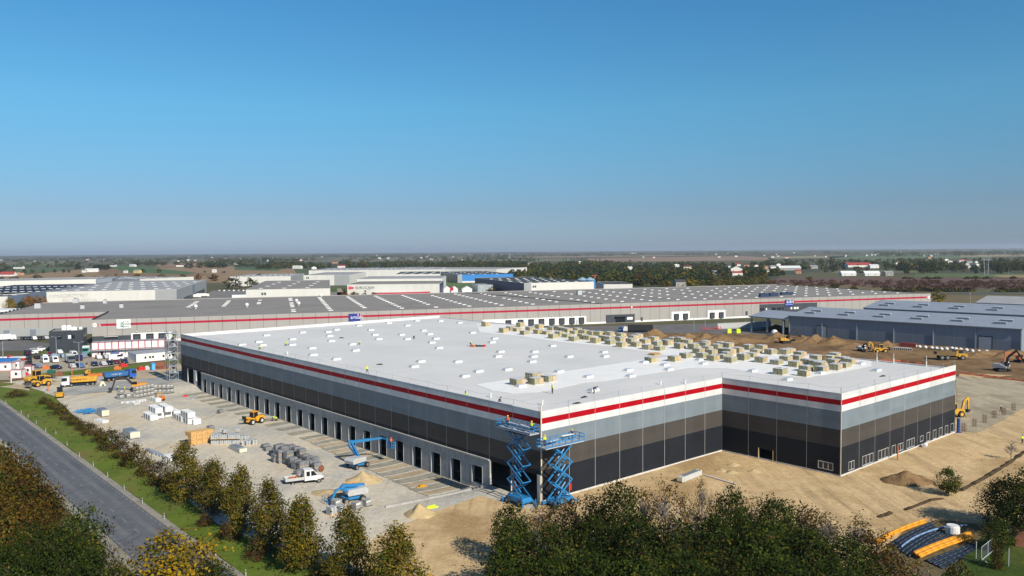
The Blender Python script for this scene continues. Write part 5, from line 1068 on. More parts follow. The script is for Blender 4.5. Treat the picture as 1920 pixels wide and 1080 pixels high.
for k, (dx, dy, m_, lb) in enumerate([(-.9, .2, RUST, 'brown tool bag in the western end of the roof tool heap'), (-.2, -.5, ORANGE, 'orange gas bottle pack in the roof tool heap'), (.6, .3, BLACK, 'black roll lying in the middle of the roof tool heap'), (1.7, 0, BLACK, 'black roll bundle at the eastern end of the tool heap'), (2.6, -.3, REDP, 'red box at the eastern end of the tool heap')]):
    b = MB()
    if m_ is BLACK: b.tube((-.7, 0, .2), (.7, .2, .22), .2, 8); b.tube((-.5, .4, .2), (.6, -.3, .35), .14, 8)
    else: b.box(-.4, -.3, 0, .4, .3, .5, 0, .06, .06); b.tube((-.15, 0, .5), (.15, 0, .55), .08, 6)
    tag(b.build('roofing_tool', m_, None, (hx+dx, hy+dy, RZ), k), lb, 'tool')
for px, py, rz, lb in [(1095, 745.5, .7, 'dark metal strip lying on the roof above the south wall'), (1082, 757, .2, 'black cable coil at the parapet of the south wall'), (712, 684, 0, 'small black box on the open grey roof'), (635, 693, 0, 'small dark box between skylights in the far roof'), (1655, 706, .4, 'short black strip on the roof of the office wing')]:
    x, y = G(px, py, RZ) if py != 693 else G(640, 634, RZ); tag(MB().box(-.7, -.12, 0, .7, .12, .16).tube((-.3, 0, .2), (.4, .05, .22), .08, 6).build('roof_offcut', BLACK, None, (x, y, RZ), rz), lb, 'offcut')
for px, py, lb in [(1017, 759, 'short white vent pipe near the open roof corner'), (1239, 721, 'white vent pipe on the roof behind the south parapet'), (1285, 719, 'thin white vent pipe right of another on the south roof'), (1457, 701, 'pair of small vents beside a skylight near inner corner'), (539, 665, 'thin white vent pipe near the west parapet'), (920, 745, 'white vent pipe standing at the west parapet near the corner')]:
    x, y = G(px, py, RZ); tag(MB().cyl(0, 0, 0, .7, .14, 8).cyl(0, 0, .7, .8, .2, 8).build('vent_pipe', WHITE, None, (x, y, RZ)), lb, 'vent')
for px, py, lb in [(1630, 681, 'white upright post at the east roof edge, farthest of three'), (1681, 680, 'white upright post at the east roof edge, middle of three'), (1734, 688, 'white upright post at the east roof edge, nearest the corner')]:
    x, y = G(px, py, RZ); lx, ly = WL(x, y); tag(MB().cyl(0, 0, 0, 1.1, .12, 6).cyl(0, 0, 1.1, 2.3, .05, 6).build('edge_post', WHITE, None, (*LW(96.7, ly), RZ)), lb, 'post')

# stacks in the yard --------------------------------------------------
def line_pts(a, b, n_, zf=gz):
    p = Vector(Gg(*a, zf)); q = Vector(Gg(*b, zf)); return [(p+(q-p)*(i/max(1, n_-1))) for i in range(n_)], math.atan2(q.y-p.y, q.x-p.x)
def pack_mesh(kind):
    b = MB()
    if kind == 'crate':
        b.box(-.55, -.5, .12, .55, .5, .82, 0)
        for z in (.18, .42, .66): b.box(-.57, -.52, z, .57, .52, z+.1, 0)
        for y in (-.4, 0, .4): b.box(-.55, y-.05, 0, .55, y+.05, .12, 0)
        o = b.build('crate', TIMBER)
    elif kind == 'silver':
        for k in range(4): b.box(-.52, -.48, .1+k*.24, .52, .48, .32+k*.24, 0)
        b.box(-.55, -.5, 0, .55, .5, .1, 1); b.box(-.3, -.51, .1, -.24, .51, 1.07, 2); b.box(.24, -.51, .1, .3, .51, 1.07, 2); o = b.build('pack', [WRAP, TIMBER, WHITE])
    elif kind == 'grey':
        for k in range(3): b.box(-.55, -.5, .1+k*.28, .55, .5, .36+k*.28, 0)
        b.box(-.57, -.52, 0, .57, .52, .1, 1); b.box(-.56, -.515, .62, .2, -.505, .82, 2); o = b.build('pack', [PAVER, BLACK, LBL])
    elif kind == 'dark':
        b.box(-.6, -.55, .08, .6, .55, .45, 0, .05, .05); b.box(-.62, -.57, .47, .6, .55, .85, 0, .08, .08); b.box(-.58, -.53, 0, .58, .53, .08, 1); o = b.build('pack', [PAVERD, TIMBER])
    elif kind == 'panel':   # long shrink-wrapped bundle of wall panels
        b.box(-2.6, -.56, .12, 2.6, .56, 1.1, 0)
        for x in (-2.3, -.9, .7, 2.2): b.box(x-.07, -.6, .02, x+.07, .6, 1.14, 1)
        for k in range(3): b.add([(-2.2+k*1.6, -.575, .3), (-1.1+k*1.6, -.575, .3), (-1.1+k*1.6, -.575, .95), (-2.2+k*1.6, -.575, .95)], [(0, 1, 2, 3)], 2)
        for x in (-1.8, 0, 1.8): b.box(x-.1, -.5, 0, x+.1, .5, .12, 3)
        o = b.build('bundle', [mat('white_film', (.66, .66, .65), .35, .12, 1.0, spec=.5), COPE, mat('bundle_grey', (.30, .30, .27), .6, .2), CREAM])
    elif kind == 'panelgrey':
        b.box(-2.4, -.56, .12, 2.4, .56, 1.0, 0); b.box(-1.6, -.5, 1.0, 1.9, .5, 1.06, 1); b.box(-2.45, -.57, .3, -2.38, .57, .95, 2); b.box(2.38, -.57, .1, 2.45, .57, .98, 2)
        for x in (-1.6, 0, 1.6): b.box(x-.1, -.5, 0, x+.1, .5, .12, 2)
        o = b.build('bundle', [mat('grey_film', (.46, .47, .46), .4, .15, 1, spec=.5), mat('steel_grey_sheet', (.16, .18, .20), .4), CREAM])
    me = o.data; bpy.data.objects.remove(o); return me
PM = {}
def pack(kind, loc, rz, label, group, name, cat, sc=1.0):
    if kind not in PM: PM[kind] = pack_mesh(kind)
    o = bpy.data.objects.new(name, PM[kind]); COL.objects.link(o); o.location = loc; o.rotation_euler = (0, 0, rz); o.scale = (sc, sc, sc) if not isinstance(sc, tuple) else sc
    return tag(o, label, cat, group)
V3 = Vector; vv = V3((-_s, _c, 0)); uu = V3((_c, _s, 0))
lev = ['bottom layer', 'middle layer', 'top layer', 'fourth layer']
# wooden crates
pts, rz = line_pts((361, 834), (392, 829), 4); nrm = V3((-math.sin(rz), math.cos(rz), 0)); sc = (pts[1]-pts[0]).length/1.16
for i, p in enumerate(pts):
    for k in range(3):
        for j in range(2):
            if j and k < 2: continue
            pack('crate', p+nrm*(1.1*j)+V3((0, 0, .84*k*sc)), rz, 'wooden crate in column %s from the yard edge, %s%s' % (['first', 'second', 'third', 'fourth'][i], lev[k], ', rear row' if j else ''), 'stacked wooden crates', 'wooden_crate', 'crate', sc)
# silver wrapped packs beside them
pts, rz = line_pts((399, 833), (447, 832), 7); nrm = V3((-math.sin(rz), math.cos(rz), 0)); d = (pts[1]-pts[0]).length
for i, p in enumerate(pts):
    for j in range(3):
        for k in range(2 if (i+j) % 4 or j == 0 else 3):
            pack('silver', p+nrm*(1.12*j)+V3((rnd.uniform(-.06, .06), 0, 1.09*k)), rz+rnd.uniform(-.03, .03), 'silver wrapped paver pack beside the wooden crates, %s' % lev[k], 'silver wrapped paver packs', 'paver_pack', 'paver pack', min(1.15, d/1.1))
for i, (px, py) in enumerate([(452, 826), (463, 825), (470, 832), (478, 833), (466, 835), (458, 834)]):
    pack('silver', Gg(px, py), rz, 'single silver wrapped pack at the eastern end of the silver packs', 'silver wrapped paver packs', 'paver_pack', 'paver pack')
# grey packs near the forklift
pts, rz = line_pts((256, 746), (284, 740), 5); nrm = V3((-math.sin(rz), math.cos(rz), 0)); d = (pts[1]-pts[0]).length
for i, p in enumerate(pts):
    for k in range(3):
        pack('grey', p+V3((0, 0, 1.0*k*d/1.3)), rz, 'grey paver pack in the tall block by the forklift, %s' % lev[k], 'grey paver packs by the forklift', 'paver_pack', 'paver pack', d/1.25)
for i, (px, py, k) in enumerate([(290, 736, 2), (298, 735, 2), (306, 734, 2), (314, 733, 2), (320, 732, 2), (226, 748, 2), (240, 746, 1), (252, 746, 1)]):
    for q in range(k): p = Gg(px, py); pack('grey', (p[0], p[1], p[2]+1.3*q), rz+rnd.uniform(-.2, .2), ('wrapped grey pack in the loose row towards the scaffold tower, ' if px > 280 else 'grey paver pack standing apart toward the excavator, ')+lev[q], 'grey paver packs by the forklift', 'paver_pack', 'paver pack', 1.25)
# dark packs behind the flatbed truck
DKP = [(518, 866, 2), (527, 868, 3), (522, 858, 3), (533, 861, 3), (513, 852, 1), (525, 848, 2), (536, 850, 2), (546, 846, 1), (546, 858, 3), (556, 862, 3), (566, 866, 3), (572, 868, 2), (541, 870, 3), (549, 874, 2), (556, 879, 2), (566, 882, 2), (577, 880, 2), (586, 880, 2), (594, 884, 2), (560, 890, 1), (503, 845, 1), (498, 840, 1), (580, 872, 2), (590, 874, 2)]
for i, (px, py, k) in enumerate(DKP):
    for q in range(k):
        p = Gg(px, py); pack('dark', (p[0], p[1], p[2]+.86*q), YAW+.1+rnd.uniform(-.15, .15), 'dark grey kerbstone pack piled behind the flatbed truck, '+lev[q], 'dark kerbstone packs', 'kerbstone_pack', 'paver pack', (1.3, 1.1, 1))
for px, py, kd, lb in [(631, 949, 'grey', 'small white labelled grey pack in front of the folded boom lift'), (669, 953, 'grey', 'grey pack second from the gravel edge below the folded boom lift'), (688, 948, 'grey', 'pale grey pack farthest right below the folded boom lift'), (640, 962, 'silver', 'silver pack half hidden behind the tree tips'), (622, 964, 'silver', 'silver pack behind tree tips, nearest the row of trees'), (414, 775, 'dark', 'small dark grey bin alone beside the white bundles'), (395, 806, 'dark', 'small grey pack left of the wooden crates')]:
    pack(kd, Gg(px, py), YAW+.2, lb, None, 'paver_pack', 'paver pack', 1.15)
# white wrapped panel bundles
wb = YAW+math.pi/2
for i, (px, py, z, rz, lb, lenk) in enumerate([(286, 788, 0, wb, 'white wrapped panel bundle with grey end windows, lowest on the west side', 1), (298, 784, 0, wb, 'white wrapped panel bundle in the middle of the bottom layer', 1), (313, 781, 0, wb, 'white wrapped panel bundle at the inner end of the bottom layer', 1), (296, 786, 1.16, wb, 'white wrapped panel bundle on top of the stack, west one', 1), (314, 783, 1.16, wb, 'white wrapped panel bundle on top of the stack, east one', 1),
        (330, 780, 0, wb, 'white wrapped panel bundle lying alone right of the tall stack', 1), (344, 790, 0, wb, 'white wrapped bundle behind the twin end stack', 1), (357, 795, 0, wb, 'lower white wrapped bundle of the twin end stack', .9), (357, 795, 1.16, wb, 'upper white wrapped bundle of the twin end stack', .9), (370, 797, 0, wb, 'short white wrapped bundle closest to the dark bin', .6)]):
    p = Gg(px, py); q = V3(p)+vv*1.6; pack('panel', (q.x, q.y, p[2]+z*1.25), rz+math.pi, lb, 'white wrapped panel bundles', 'panel_bundle', 'panel bundle', (lenk*1.1, 1.45, 1.25))
for px, py, kd, rz, lb, s in [(292, 752, 'panel', wb, 'long cream ended panel bundle beside the forklift', (.9, 1.2, .9)), (245, 755, 'panel', YAW-.2, 'low stack of white sheets right of the grey packs', (.9, 1.3, .4)), (263, 753, 'panel', YAW, 'white sheet stack nearest the forklift', (.5, 1.2, .5)), (256, 758, 'panel', YAW, 'small white sheet pile below the two white stacks', (.3, 1, .35)), (246, 819, 'panelgrey', wb, 'grey topped panel bundle beside the large dark shrub', (1.2, 1.7, 1.5)), (193, 779, 'panelgrey', wb, 'grey and white panel bundle behind the blue frames', (1.0, 1.4, 1.6)), (190, 792, 'panel', wb+.3, 'white panel bundle below the blue frames', (.7, 1.3, .6)),
        (321, 864, 'panel', wb, 'cream panel bundle half hidden by the first row tree', (.8, 1.3, .8)), (446, 845, 'panelgrey', wb, 'single grey topped bundle below the silver packs', (1.1, 1.3, .9)), (1293, 898, 'panelgrey', YAW+.1, 'long white insulation beam lying on sand before the recessed wall', (1.3, .9, 1.0))]:
    pack(kd, Gg(px, py), rz, lb, None, 'panel_bundle', 'panel bundle', s)
r_ = random.Random(9)
for k in range(5):
    p = V3(Gg(154+k*5, 772+k*1.0)); tag(MB().bar((-2.2, 0, .25), (2.2, .3, .45+.15*(k % 2)), .12, .16).bar((-1.0, .1, .35), (-.6, 1.2, .7), .1, .1).bar((1.0, .2, .4), (.6, -1.0, .8), .1, .1).bar((-1.8, -.9, .7), (1.9, -.7, .8), .1, .14).build('steel_trestle', BLUE, None, p, YAW+r_.uniform(-.5, .7)), 'blue steel trestle in the heap at the western yard edge', 'steel trestle', 'blue steel trestles')
for k in range(4):
    p = V3(Gg(283+k*6, 848+k*2)); b = MB(); b.box(-2.6, -.3, 0, 2.6, .3, .32); b.box(-2.6, -.22, .32, 2.6, .22, .36); tag(b.build('steel_channel', STEEL, None, p, wb), 'silver sheet steel channel lying beside the yard edge shrubs', 'channel', 'silver steel channels')
tag(MB().tube((0, -.35, .6), (0, .35, .6), .6, 16).tube((0, -.45, .6), (0, .45, .6), .25, 10).build('cable_drum', RUST, None, Gg(601, 884), 1.0), 'rusty brown cable drum beside the dark kerbstone packs', 'cable drum')
b = MB(); r_ = random.Random(4)
for k in range(7): b.bar((r_.uniform(-1.6, -1), r_.uniform(-.8, .8), .06+k*.03), (r_.uniform(.8, 1.6), r_.uniform(-.8, .8), .08+k*.03), .2, .08)
tag(b.build('timber_heap', TIMBER, None, Gg(659, 907), .3), 'loose timber boards lying beside the yellow sand pile', 'timber heap')
tag(MB().bar((-1, 0, .1), (1, .1, .12), .5, .2).box(-.5, -.3, .2, .4, .3, .5).build('trench_tool', YELLOW, None, Gg(791, 914), .6), 'yellow rammer lying in a lorry bay near the retaining kerb', 'tool')
tag(MB().bar((-1, 0, .1), (1, .2, .12), .3, .2).bar((-.6, .5, .1), (.6, .5, .3), .2, .2).build('trench_tool', HIVIS, None, Gg(810, 953), .3), 'yellow plastic tray lying beside the small sand cone', 'tool')
tag(MB().box(-.7, -.3, 0, .7, .3, .3, 0, .08, .08).tube((-.5, 0, .3), (.5, 0, .5), .1, 6).build('red_tool', REDP, None, Gg(347, 744), .3), 'red plate compactor between forklift and docks', 'tool')
for px, py, lb, w in [(358, 748, 'flat grey steel hoop left of the dock row', 1.5), (364, 745, 'thin steel hoop nearest the dock row', .8)]:
    b = MB(); pts_ = [(w*math.cos(a*.52), w*.6*math.sin(a*.52), .1) for a in range(13)]; b.pipe(pts_, .08, 5); tag(b.build('steel_hoop', STEEL, None, Gg(px, py)), lb, 'hoop')
b = MB(); b.bar((0, 0, 0), (1.2, .9, 0), .9, .9); b.bar((-.9, .7, 0), (.2, 1.7, 0), .8, .8); tag(MB().prof([(-1, 0), (-.5, 1.3), (.2, 1.5), (1.0, 0), (.5, 0), (.0, .9), (-.4, 0)], -.5, .5).build('big_bag', mat('cream_bag', (.62, .58, .42), .9), None, Gg(192, 724), YAW), 'pale folded cover standing between the two tippers', 'cover')
# sand and soil heaps
def heap(name, px, py, rx, ry, h, m_, label, seed, zf=gz, rz=0, cat='heap'):
    r = random.Random(seed); b = MB(); n1, n2 = 10, 26; p = Gg(px, py, zf); vs = [(0, 0, h)]
    for i in range(1, n1+1):
        t = i/n1
        for j in range(n2):
            a = j*2*math.pi/n2; k = 1+.16*noise.noise(Vector((math.cos(a)*1.3+seed, math.sin(a)*1.3, 2)))+.1*noise.noise(Vector((math.cos(a)*3, math.sin(a)*3, seed)))
            z = h*max(0, (1-t)**1.15)*(1+.25*noise.noise(Vector((math.cos(a)*t*3, math.sin(a)*t*3, seed+5.5)))) if i < n1 else -.15
            vs.append((rx*t*k*math.cos(a), ry*t*k*math.sin(a), z+h*.16*t*(1-t)*4*noise.noise(Vector((math.cos(a)*t*rx*1.1, math.sin(a)*t*ry*1.1, seed*3.3)))))
    fs = [(0, 1+j, 1+(j+1) % n2) for j in range(n2)]
    for i in range(n1-1): fs += [(1+i*n2+j, 1+(i+1)*n2+j, 1+(i+1)*n2+(j+1) % n2, 1+i*n2+(j+1) % n2) for j in range(n2)]
    b.add(vs, fs); b.smooth = True; return tag(b.build(name, m_, None, p, rz), label, cat)
SANDP = ground_mat('piled_sand', (.40, .30, .16), (.46, .35, .19), (.42, .32, .18), 0, big=.4); SANDD = ground_mat('piled_soil', (.155, .095, .044), (.24, .152, .075), (.185, .115, .054), 0, big=.3, bump=1.0)
heap('sand_heap', 681, 902, 3.4, 2.6, 1.9, SANDP, 'yellow sand pile beside the loose timber boards', 1); heap('sand_heap', 617, 926, 4.2, 2.6, .7, SANDP, 'flat pale sand patch behind the folded boom lift', 2)
heap('sand_heap', 788, 965, 2.6, 2.0, 1.7, SANDP, 'small cone of sand next to a yellow tray', 3); heap('soil_heap', 1700, 902, 4.6, 3.2, 1.8, SANDD, 'brown soil heap on the sand before the office windows', 4)
for i, (px, py, lb) in enumerate([(1376, 872, 'pale gravel heap near the recessed wall, farthest of three'), (1352, 883, 'tiny gravel heap near the recessed wall, between two others'), (1373, 886, 'small heap with a dark hollow near the recessed wall'), (1415, 884, 'pale gravel heap near the black doorway')]): heap('gravel_heap', px, py, 1.3, 1.1, .5, SANDP, lb, 10+i)
for i, (px, py, rx, ry, h, lb) in enumerate([(1226, 634, 9, 6, 4.2, 'orange brown soil mound beside the white cabbed lorry'), (1262, 637, 7, 5, 2.6, 'low soil mound second from the white cabbed lorry'), (1290, 638, 8, 5, 3.4, 'soil mound in the middle of the row before the docks'), (1322, 640, 9, 6, 3.4, 'wide soil mound before the grey warehouse dock doors'), (1350, 643, 10, 6, 3.6, 'largest brown soil mound at the end of the row'), (1395, 641, 12, 5, 1.8, 'long low soil bank below the canopy'), (1458, 636, 8, 5, 3.2, 'grey brown soil mound right of the canopy posts'), (1503, 641, 7, 5, 3.0, 'soil mound behind the yellow excavator'), (1530, 642, 8, 5, 3.3, 'soil mound in front of the first shed panels'), (1562, 644, 8, 5, 3.4, 'soil mound below the shed door'), (1600, 652, 9, 5, 2.0, 'low soil bank near the small white excavator'), (1662, 650, 6, 4, 2.6, 'grey soil mound behind the backhoe loader'),
        (1840, 668, 12, 5, 2.2, 'brown soil bank right of the articulated dump truck'), (1900, 668, 12, 6, 2.6, 'brown soil bank behind the orange excavator'), (1560, 664, 14, 5, 1.4, 'low dark soil ridge behind the roof packs')]):
    heap('soil_mound', px, py, rx, ry, h, SANDD, lb, 20+i, Z0, .3)
# trench line and dark ridges on the sand
def ridge(pts, w, h, m_, label, name='soil_ridge', zf=gz):
    b = MB(); P = [V3(Gg(*p, zf)) for p in pts]; Q = []
    for a, c in zip(P[:-1], P[1:]):
        k = max(2, int((c-a).length/1.0)); Q += [a+(c-a)*(i/k) for i in range(k)]
    Q.append(P[-1]); vs = []
    for i, q in enumerate(Q):
        d = (Q[min(i+1, len(Q)-1)]-Q[max(i-1, 0)]).normalized(); n_ = V3((-d.y, d.x, 0)); j = noise.noise(q*.5); e = 1 if 0 < i < len(Q)-1 else .2
        vs += [q-n_*w*(1+.4*j)+V3((0, 0, -.15)), q-n_*w*.3+V3((0, 0, h*e*(1+.6*j))), q+n_*w*.35+V3((0, 0, h*e*(.8+.6*j))), q+n_*w*(1-.4*j)+V3((0, 0, -.15))]
    fs = [(i*4+j, i*4+j+1, (i+1)*4+j+1, (i+1)*4+j) for i in range(len(Q)-1) for j in range(3)]
    b.add(vs, fs); return tag(b.build(name, m_), label, 'soil ridge')
DARKR = ground_mat('dark_topsoil', (.04, .027, .017), (.075, .052, .03), (.03, .021, .014), 0, big=.4, bump=1)
ridge([(1800, 921), (1840, 900), (1870, 882), (1890, 870), (1925, 845)], .4, .35, DARKR, 'dark narrow topsoil ridge crossing the sand behind the lone tree')
ridge([(1645, 970), (1662, 966), (1672, 961)], .45, .4, DARKR, 'short dark earth clod ridge on the sand above the pipes'); ridge([(1695, 957), (1720, 948), (1745, 938), (1770, 935)], .4, .3, DARKR, 'thin dark earth trail leading to the lone tree')
ridge([(1792, 699), (1850, 706), (1925, 716), (1990, 724)], 1.0, .5, mat('orange_netting', (.36, .105, .05), .9, .35, .8), 'long orange netting strip along the haul track edge', 'safety_netting'); ridge([(1647, 676), (1690, 678), (1740, 684)], .7, .5, MATS['orange_netting'], 'short orange netting strip behind the east roof edge', 'safety_netting')
# rebar cages
for i, (px, py, lb) in enumerate([(1807, 809, 'first rebar cage, nearest the office corner'), (1827, 801, 'second rebar cage from the office corner'), (1846, 793, 'third rebar cage from the office corner'), (1864, 785, 'fourth rebar cage from the office corner'), (1882, 779, 'fifth rebar cage, next to the pale worker'), (1900, 771, 'sixth rebar cage, farthest from the office corner')]):
    b = MB()
    for x in (-.35, .35):
        for y in (-.35, 0, .35): b.tube((x, y, 0), (x, y, 1.9), .035, 4)
    for z in (.4, 1.0, 1.6): b.pipe([(-.37, -.37, z), (.37, -.37, z), (.37, .37, z), (-.37, .37, z), (-.37, -.37, z)], .025, 4)
    tag(b.build('rebar_cage', RUST, None, Gg(px, py), YAW), lb, 'rebar cage', 'rebar cages for new columns')
tag(MB().box(-.5, -.5, 0, .5, .5, .12).cyl(0, 0, .1, 3.0, .32, 10, 0).build('blue_standpipe', paint('deep_blue', (.02, .06, .25)), None, Gg(1797, 811)), 'dark blue standpipe at the far office corner', 'pipe')
tag(MB().cyl(0, 0, 0, 2.6, .13, 8).build('orange_standpipe', ORANGE, None, Gg(1683, 862)), 'orange standpipe before the office door', 'pipe'); tag(MB().tube((-.7, 0, .35), (.7, 0, .35), .4, 10).build('white_barrel', WHITE, None, Gg(1734, 838), .9), 'white barrel lying against the office plinth', 'barrel')
b = MB(); p = V3(Gg(1322, 892)); q = V3(Gg(1382, 910)); b.tube(p+V3((0, 0, .15)), q+V3((0, 0, .15)), .12, 6); tag(b.build('white_pipe', WHITE), 'thin white pipe lying on the sand beside the insulation beam', 'pipe')
# pipe stacks at the lower right
PIPO = mat('orange_plastic_pipe', (.72, .30, .02), .45, .1, .8); PIPG = mat('dark_blue_pipe', (.02, .032, .052), .5, .3, .6); PIPB = mat('pale_blue_pipe', (.16, .26, .42), .5, .2)
def lie(a, b_, z, r, m_, label, group, bow=.0):
    p = V3((*G(*a, .2), z)); q = V3((*G(*b_, .2), z)); n_ = V3((-(q-p).y, (q-p).x, 0)).normalized()
    b = MB(); pts_ = [p+(q-p)*(i/8)+n_*bow*(1-(2*i/8-1)**2)+V3((0, 0, .12*bow*(1-(2*i/8-1)**2))) for i in range(9)]; b.pipe(pts_, r, 8); b.smooth = True
    tag(b.build('plastic_pipe', m_), label, 'pipe', group)
og = 'orange pipes stored by the white fence'; dg_ = 'dark pipes stored by the white fence'
for k in range(2): lie((1643, 1021-k*2), (1735, 981-k*2), .35+.22*k, .17, PIPO, 'upper far orange pipe of the pair' if k else 'lower far orange pipe of the pair', og, .3)
for k in range(5): lie((1712+k*3.2, 1043+k*1.9), (1818+k*1.2, 1004+k*2.4), .62+.08*(k % 2), .17, PIPO, 'orange pipe in the near bundle, %s from the office side' % ['first', 'second', 'third', 'fourth', 'fifth'][k], og, .22)
for k in range(12): lie((1668+k*3.3, 1020+k*2.2), (1744+k*2.2, 981+k*1.9), .16+.13*(k % 2), .15, PIPG, 'dark pipe in the far bundle between the orange pipes', dg_, .2)
for k in range(8): lie((1712+k*2.5, 1035+k*1.5), (1790+k*2, 1000+k*1.2), .32, .14, PIPG, 'dark pipe in the middle bundle behind the near orange pipes', dg_)
for k in range(10): lie((1735+k*3.5, 1052+k*1.6), (1822+k*.8, 1020+k*1.2), .2+.14*(k % 3 == 1), .14, PIPG, 'dark pipe in the near bundle below the orange pipes', dg_)
lie((1690, 1030), (1775, 992), .55, .13, PIPB, 'pale blue hose pipe crossing the dark pipes', None, .6); lie((1775, 992), (1812, 989), .55, .13, PIPB, 'pale blue hose end beyond the white tank', None)
tag(MB().cyl(0, 0, 0, 1.2, .9, 16).cyl(0, 0, 1.2, 1.35, .75, 16).build('water_tank', WHITE, None, (*G(1786, 1004, 0), .1)), 'round white plastic tank behind the orange pipes', 'tank')
t = thing('rusty_tank', 'rusty brown cylindrical tank at the right edge behind the fence', 'tank', (*G(1912, 1022), 0), 1.2); MB().tube((-1.6, 0, 1.0), (1.6, 0, 1.0), 1.0, 18).build('barrel', RUST, t); MB().box(-1.2, -.7, 0, -.9, .7, .5).box(.9, -.7, 0, 1.2, .7, .5).build('cradle', RUST, t)
t = thing('fence_gate', 'pale metal framed mesh fence panel beside the pipes', 'fence', (0, 0, 0)); a = V3((*G(1840, 1052, .3), .2)); c = V3((*G(1864, 1032, .3), .2)); b = MB()
for q in (a, c, (a+c)/2): b.tube(q, q+V3((0, 0, 1.9)), .04, 6)
b.tube(a+V3((0, 0, 1.85)), c+V3((0, 0, 1.85)), .035, 5); b.tube(a+V3((0, 0, .2)), c+V3((0, 0, .2)), .05, 5); b.tube(a+V3((0, 0, .5)), a+V3((.5, -.6, 0)), .06, 5); b.build('frame', GREYP, t)
b = MB()
for i in range(14):
    q = a+(c-a)*(i/13); b.tube(q+V3((0, 0, .2)), q+V3((0, 0, 1.85)), .012, 3)
for i in range(6): b.tube(a+V3((0, 0, .3+.26*i)), c+V3((0, 0, .3+.26*i)), .012, 3)
b.build('mesh_infill', STEEL, t)
for px, py, lb in [(1830, 1052, 'thin grey fence post left of the white fence panel'), (1889, 1026, 'pale fence post in front of the rusty tank'), (1891, 1066, 'thin stake standing in the lawn')]: tag(MB().cyl(0, 0, 0, 2.2, .05, 6).cyl(0, 0, 2.2, 2.26, .07, 6).build('fence_post', GREYP, None, (*G(px, py), .2)), lb, 'post')
# road marker posts
mp = MB(); mp.box(-.045, -.06, 0, .045, .06, .85, 0); mp.box(-.05, -.065, .6, .05, .065, .72, 1); mo = mp.build('marker_post', [GREYP, BLACK]); mme = mo.data; bpy.data.objects.remove(mo)
rs = [(11, 757), (40, 775), (53, 783), (68, 795), (86, 810), (105, 814), (126, 836), (149, 857), (175, 874), (202, 894), (233, 918), (267, 944), (308, 973), (405, 1045), (461, 1081)]; ls = [(11, 838), (49, 872), (69, 892), (91, 915), (116, 939), (146, 963)]
for i, (px, py) in enumerate(rs+ls):
    o = bpy.data.objects.new('marker_post', mme); COL.objects.link(o); o.location = (*G(px, py), .02); o.rotation_euler = (0, 0, .4)
    tag(o, 'white roadside marker post on the %s of the road' % ('yard side verge' if i < len(rs) else 'tree side verge'), 'marker post', 'roadside marker posts')

# cabins, toilets, lamp posts at the west entrance
CABW = mat('cabin_white', (.70, .69, .66), .6, .08, .8); CABR = paint('cabin_red', (.42, .03, .04)); CABG = mat('cabin_roof_grey', (.30, .31, .33), .8, .2)
def cabin(loc, rz, w, d, h, frame, label, group, win=1, roof=None, door=False, ds=-1):
    t = thing('site_cabin', label, 'cabin', loc, rz, group)
    MB().box(-w/2+.06, -d/2+.06, .08, w/2-.06, d/2-.06, h-.08).build('wall', CABW, t)
    b = MB(); f = .16
    for x in (-w/2, w/2-f):
        for y in (-d/2, d/2-f): b.box(x, y, 0, x+f, y+f, h)
    for y in (-d/2+.01, d/2-f-.01): b.box(-w/2+f, y, 0, w/2-f, y+f, f); b.box(-w/2+f, y, h-f, w/2-f, y+f, h-.01)
    for x in (-w/2+.01, w/2-f-.01): b.box(x, -d/2+f, 0, x+f, d/2-f, f); b.box(x, -d/2+f, h-f, x+f, d/2-f, h-.01)
    b.build('frame', frame, t); MB().box(-w/2+.1, -d/2+.1, h-.08, w/2-.1, d/2-.1, h+.03).build('roof', roof or CABG, t)
    for k in range(win): q = MB(); x = (k-(win-1)/2)*1.0; q.box(x-.32, ds*(d/2-.03)-.03, 1.1, x+.32, ds*(d/2-.03)+.03, 1.9); q.build('window', GLASS, t)
    if door: MB().box(-.45, ds*(d/2-.03)-.04, .1, .45, ds*(d/2-.03)+.04, 2.1).build('door', DARK, t)
    return t
A1_ = V3((*G(172, 671), .05)); B2 = V3((*G(309, 664.5), .05)); dv = (B2-A1_)/11; crz = math.atan2(dv.y, dv.x); cw = dv.length; nv = V3((-math.sin(crz), math.cos(crz), 0))
for i in range(11):
    for k in range(2):
        if k == 0 and i > 9: continue
        p = A1_+dv*(i+.5)+nv*3.0+V3((0, 0, 2.85*k)); cabin(p, crz, cw-.03, 5.8, 2.78, CABR, 'red framed white cabin module, %s storey of the long two storey row%s' % ('upper' if k else 'lower', ', end module' if i in (0, 10) else ''), 'red framed cabin row', 0, None, door=(k == 0 and i == 1))
t = thing('walkway', 'grey steel walkway running along the upper cabin storey', 'walkway', tuple(A1_), crz); L_ = dv.length*11
MB().box(-1.2, -1.3, 2.62, L_, -.02, 2.8).build('deck', STEEL, t); b = MB()
for i in range(12): b.tube((i*L_/11, -1.25, 0), (i*L_/11, -1.25, 3.7), .05, 5)
b.tube((0, -1.25, 3.7), (L_, -1.25, 3.7), .04, 5); b.build('rail', STEEL, t)
A2 = V3((*G(256, 680), .05)); B3 = V3((*G(324, 674), .05)); dv = (B3-A2)/6; crz2 = math.atan2(dv.y, dv.x); nv2 = V3((-math.sin(crz2), math.cos(crz2), 0))
for i in range(6): cabin(A2+dv*(i+.5)+nv2*6.0, crz2, dv.length-.03, 11.5, 2.9, CABW, 'white flat roofed cabin in the single storey block, %s from the car park' % ['first', 'second', 'third', 'fourth', 'fifth', 'sixth'][i], 'white cabin block', [0, 1, 2, 0, 1, 1][i])
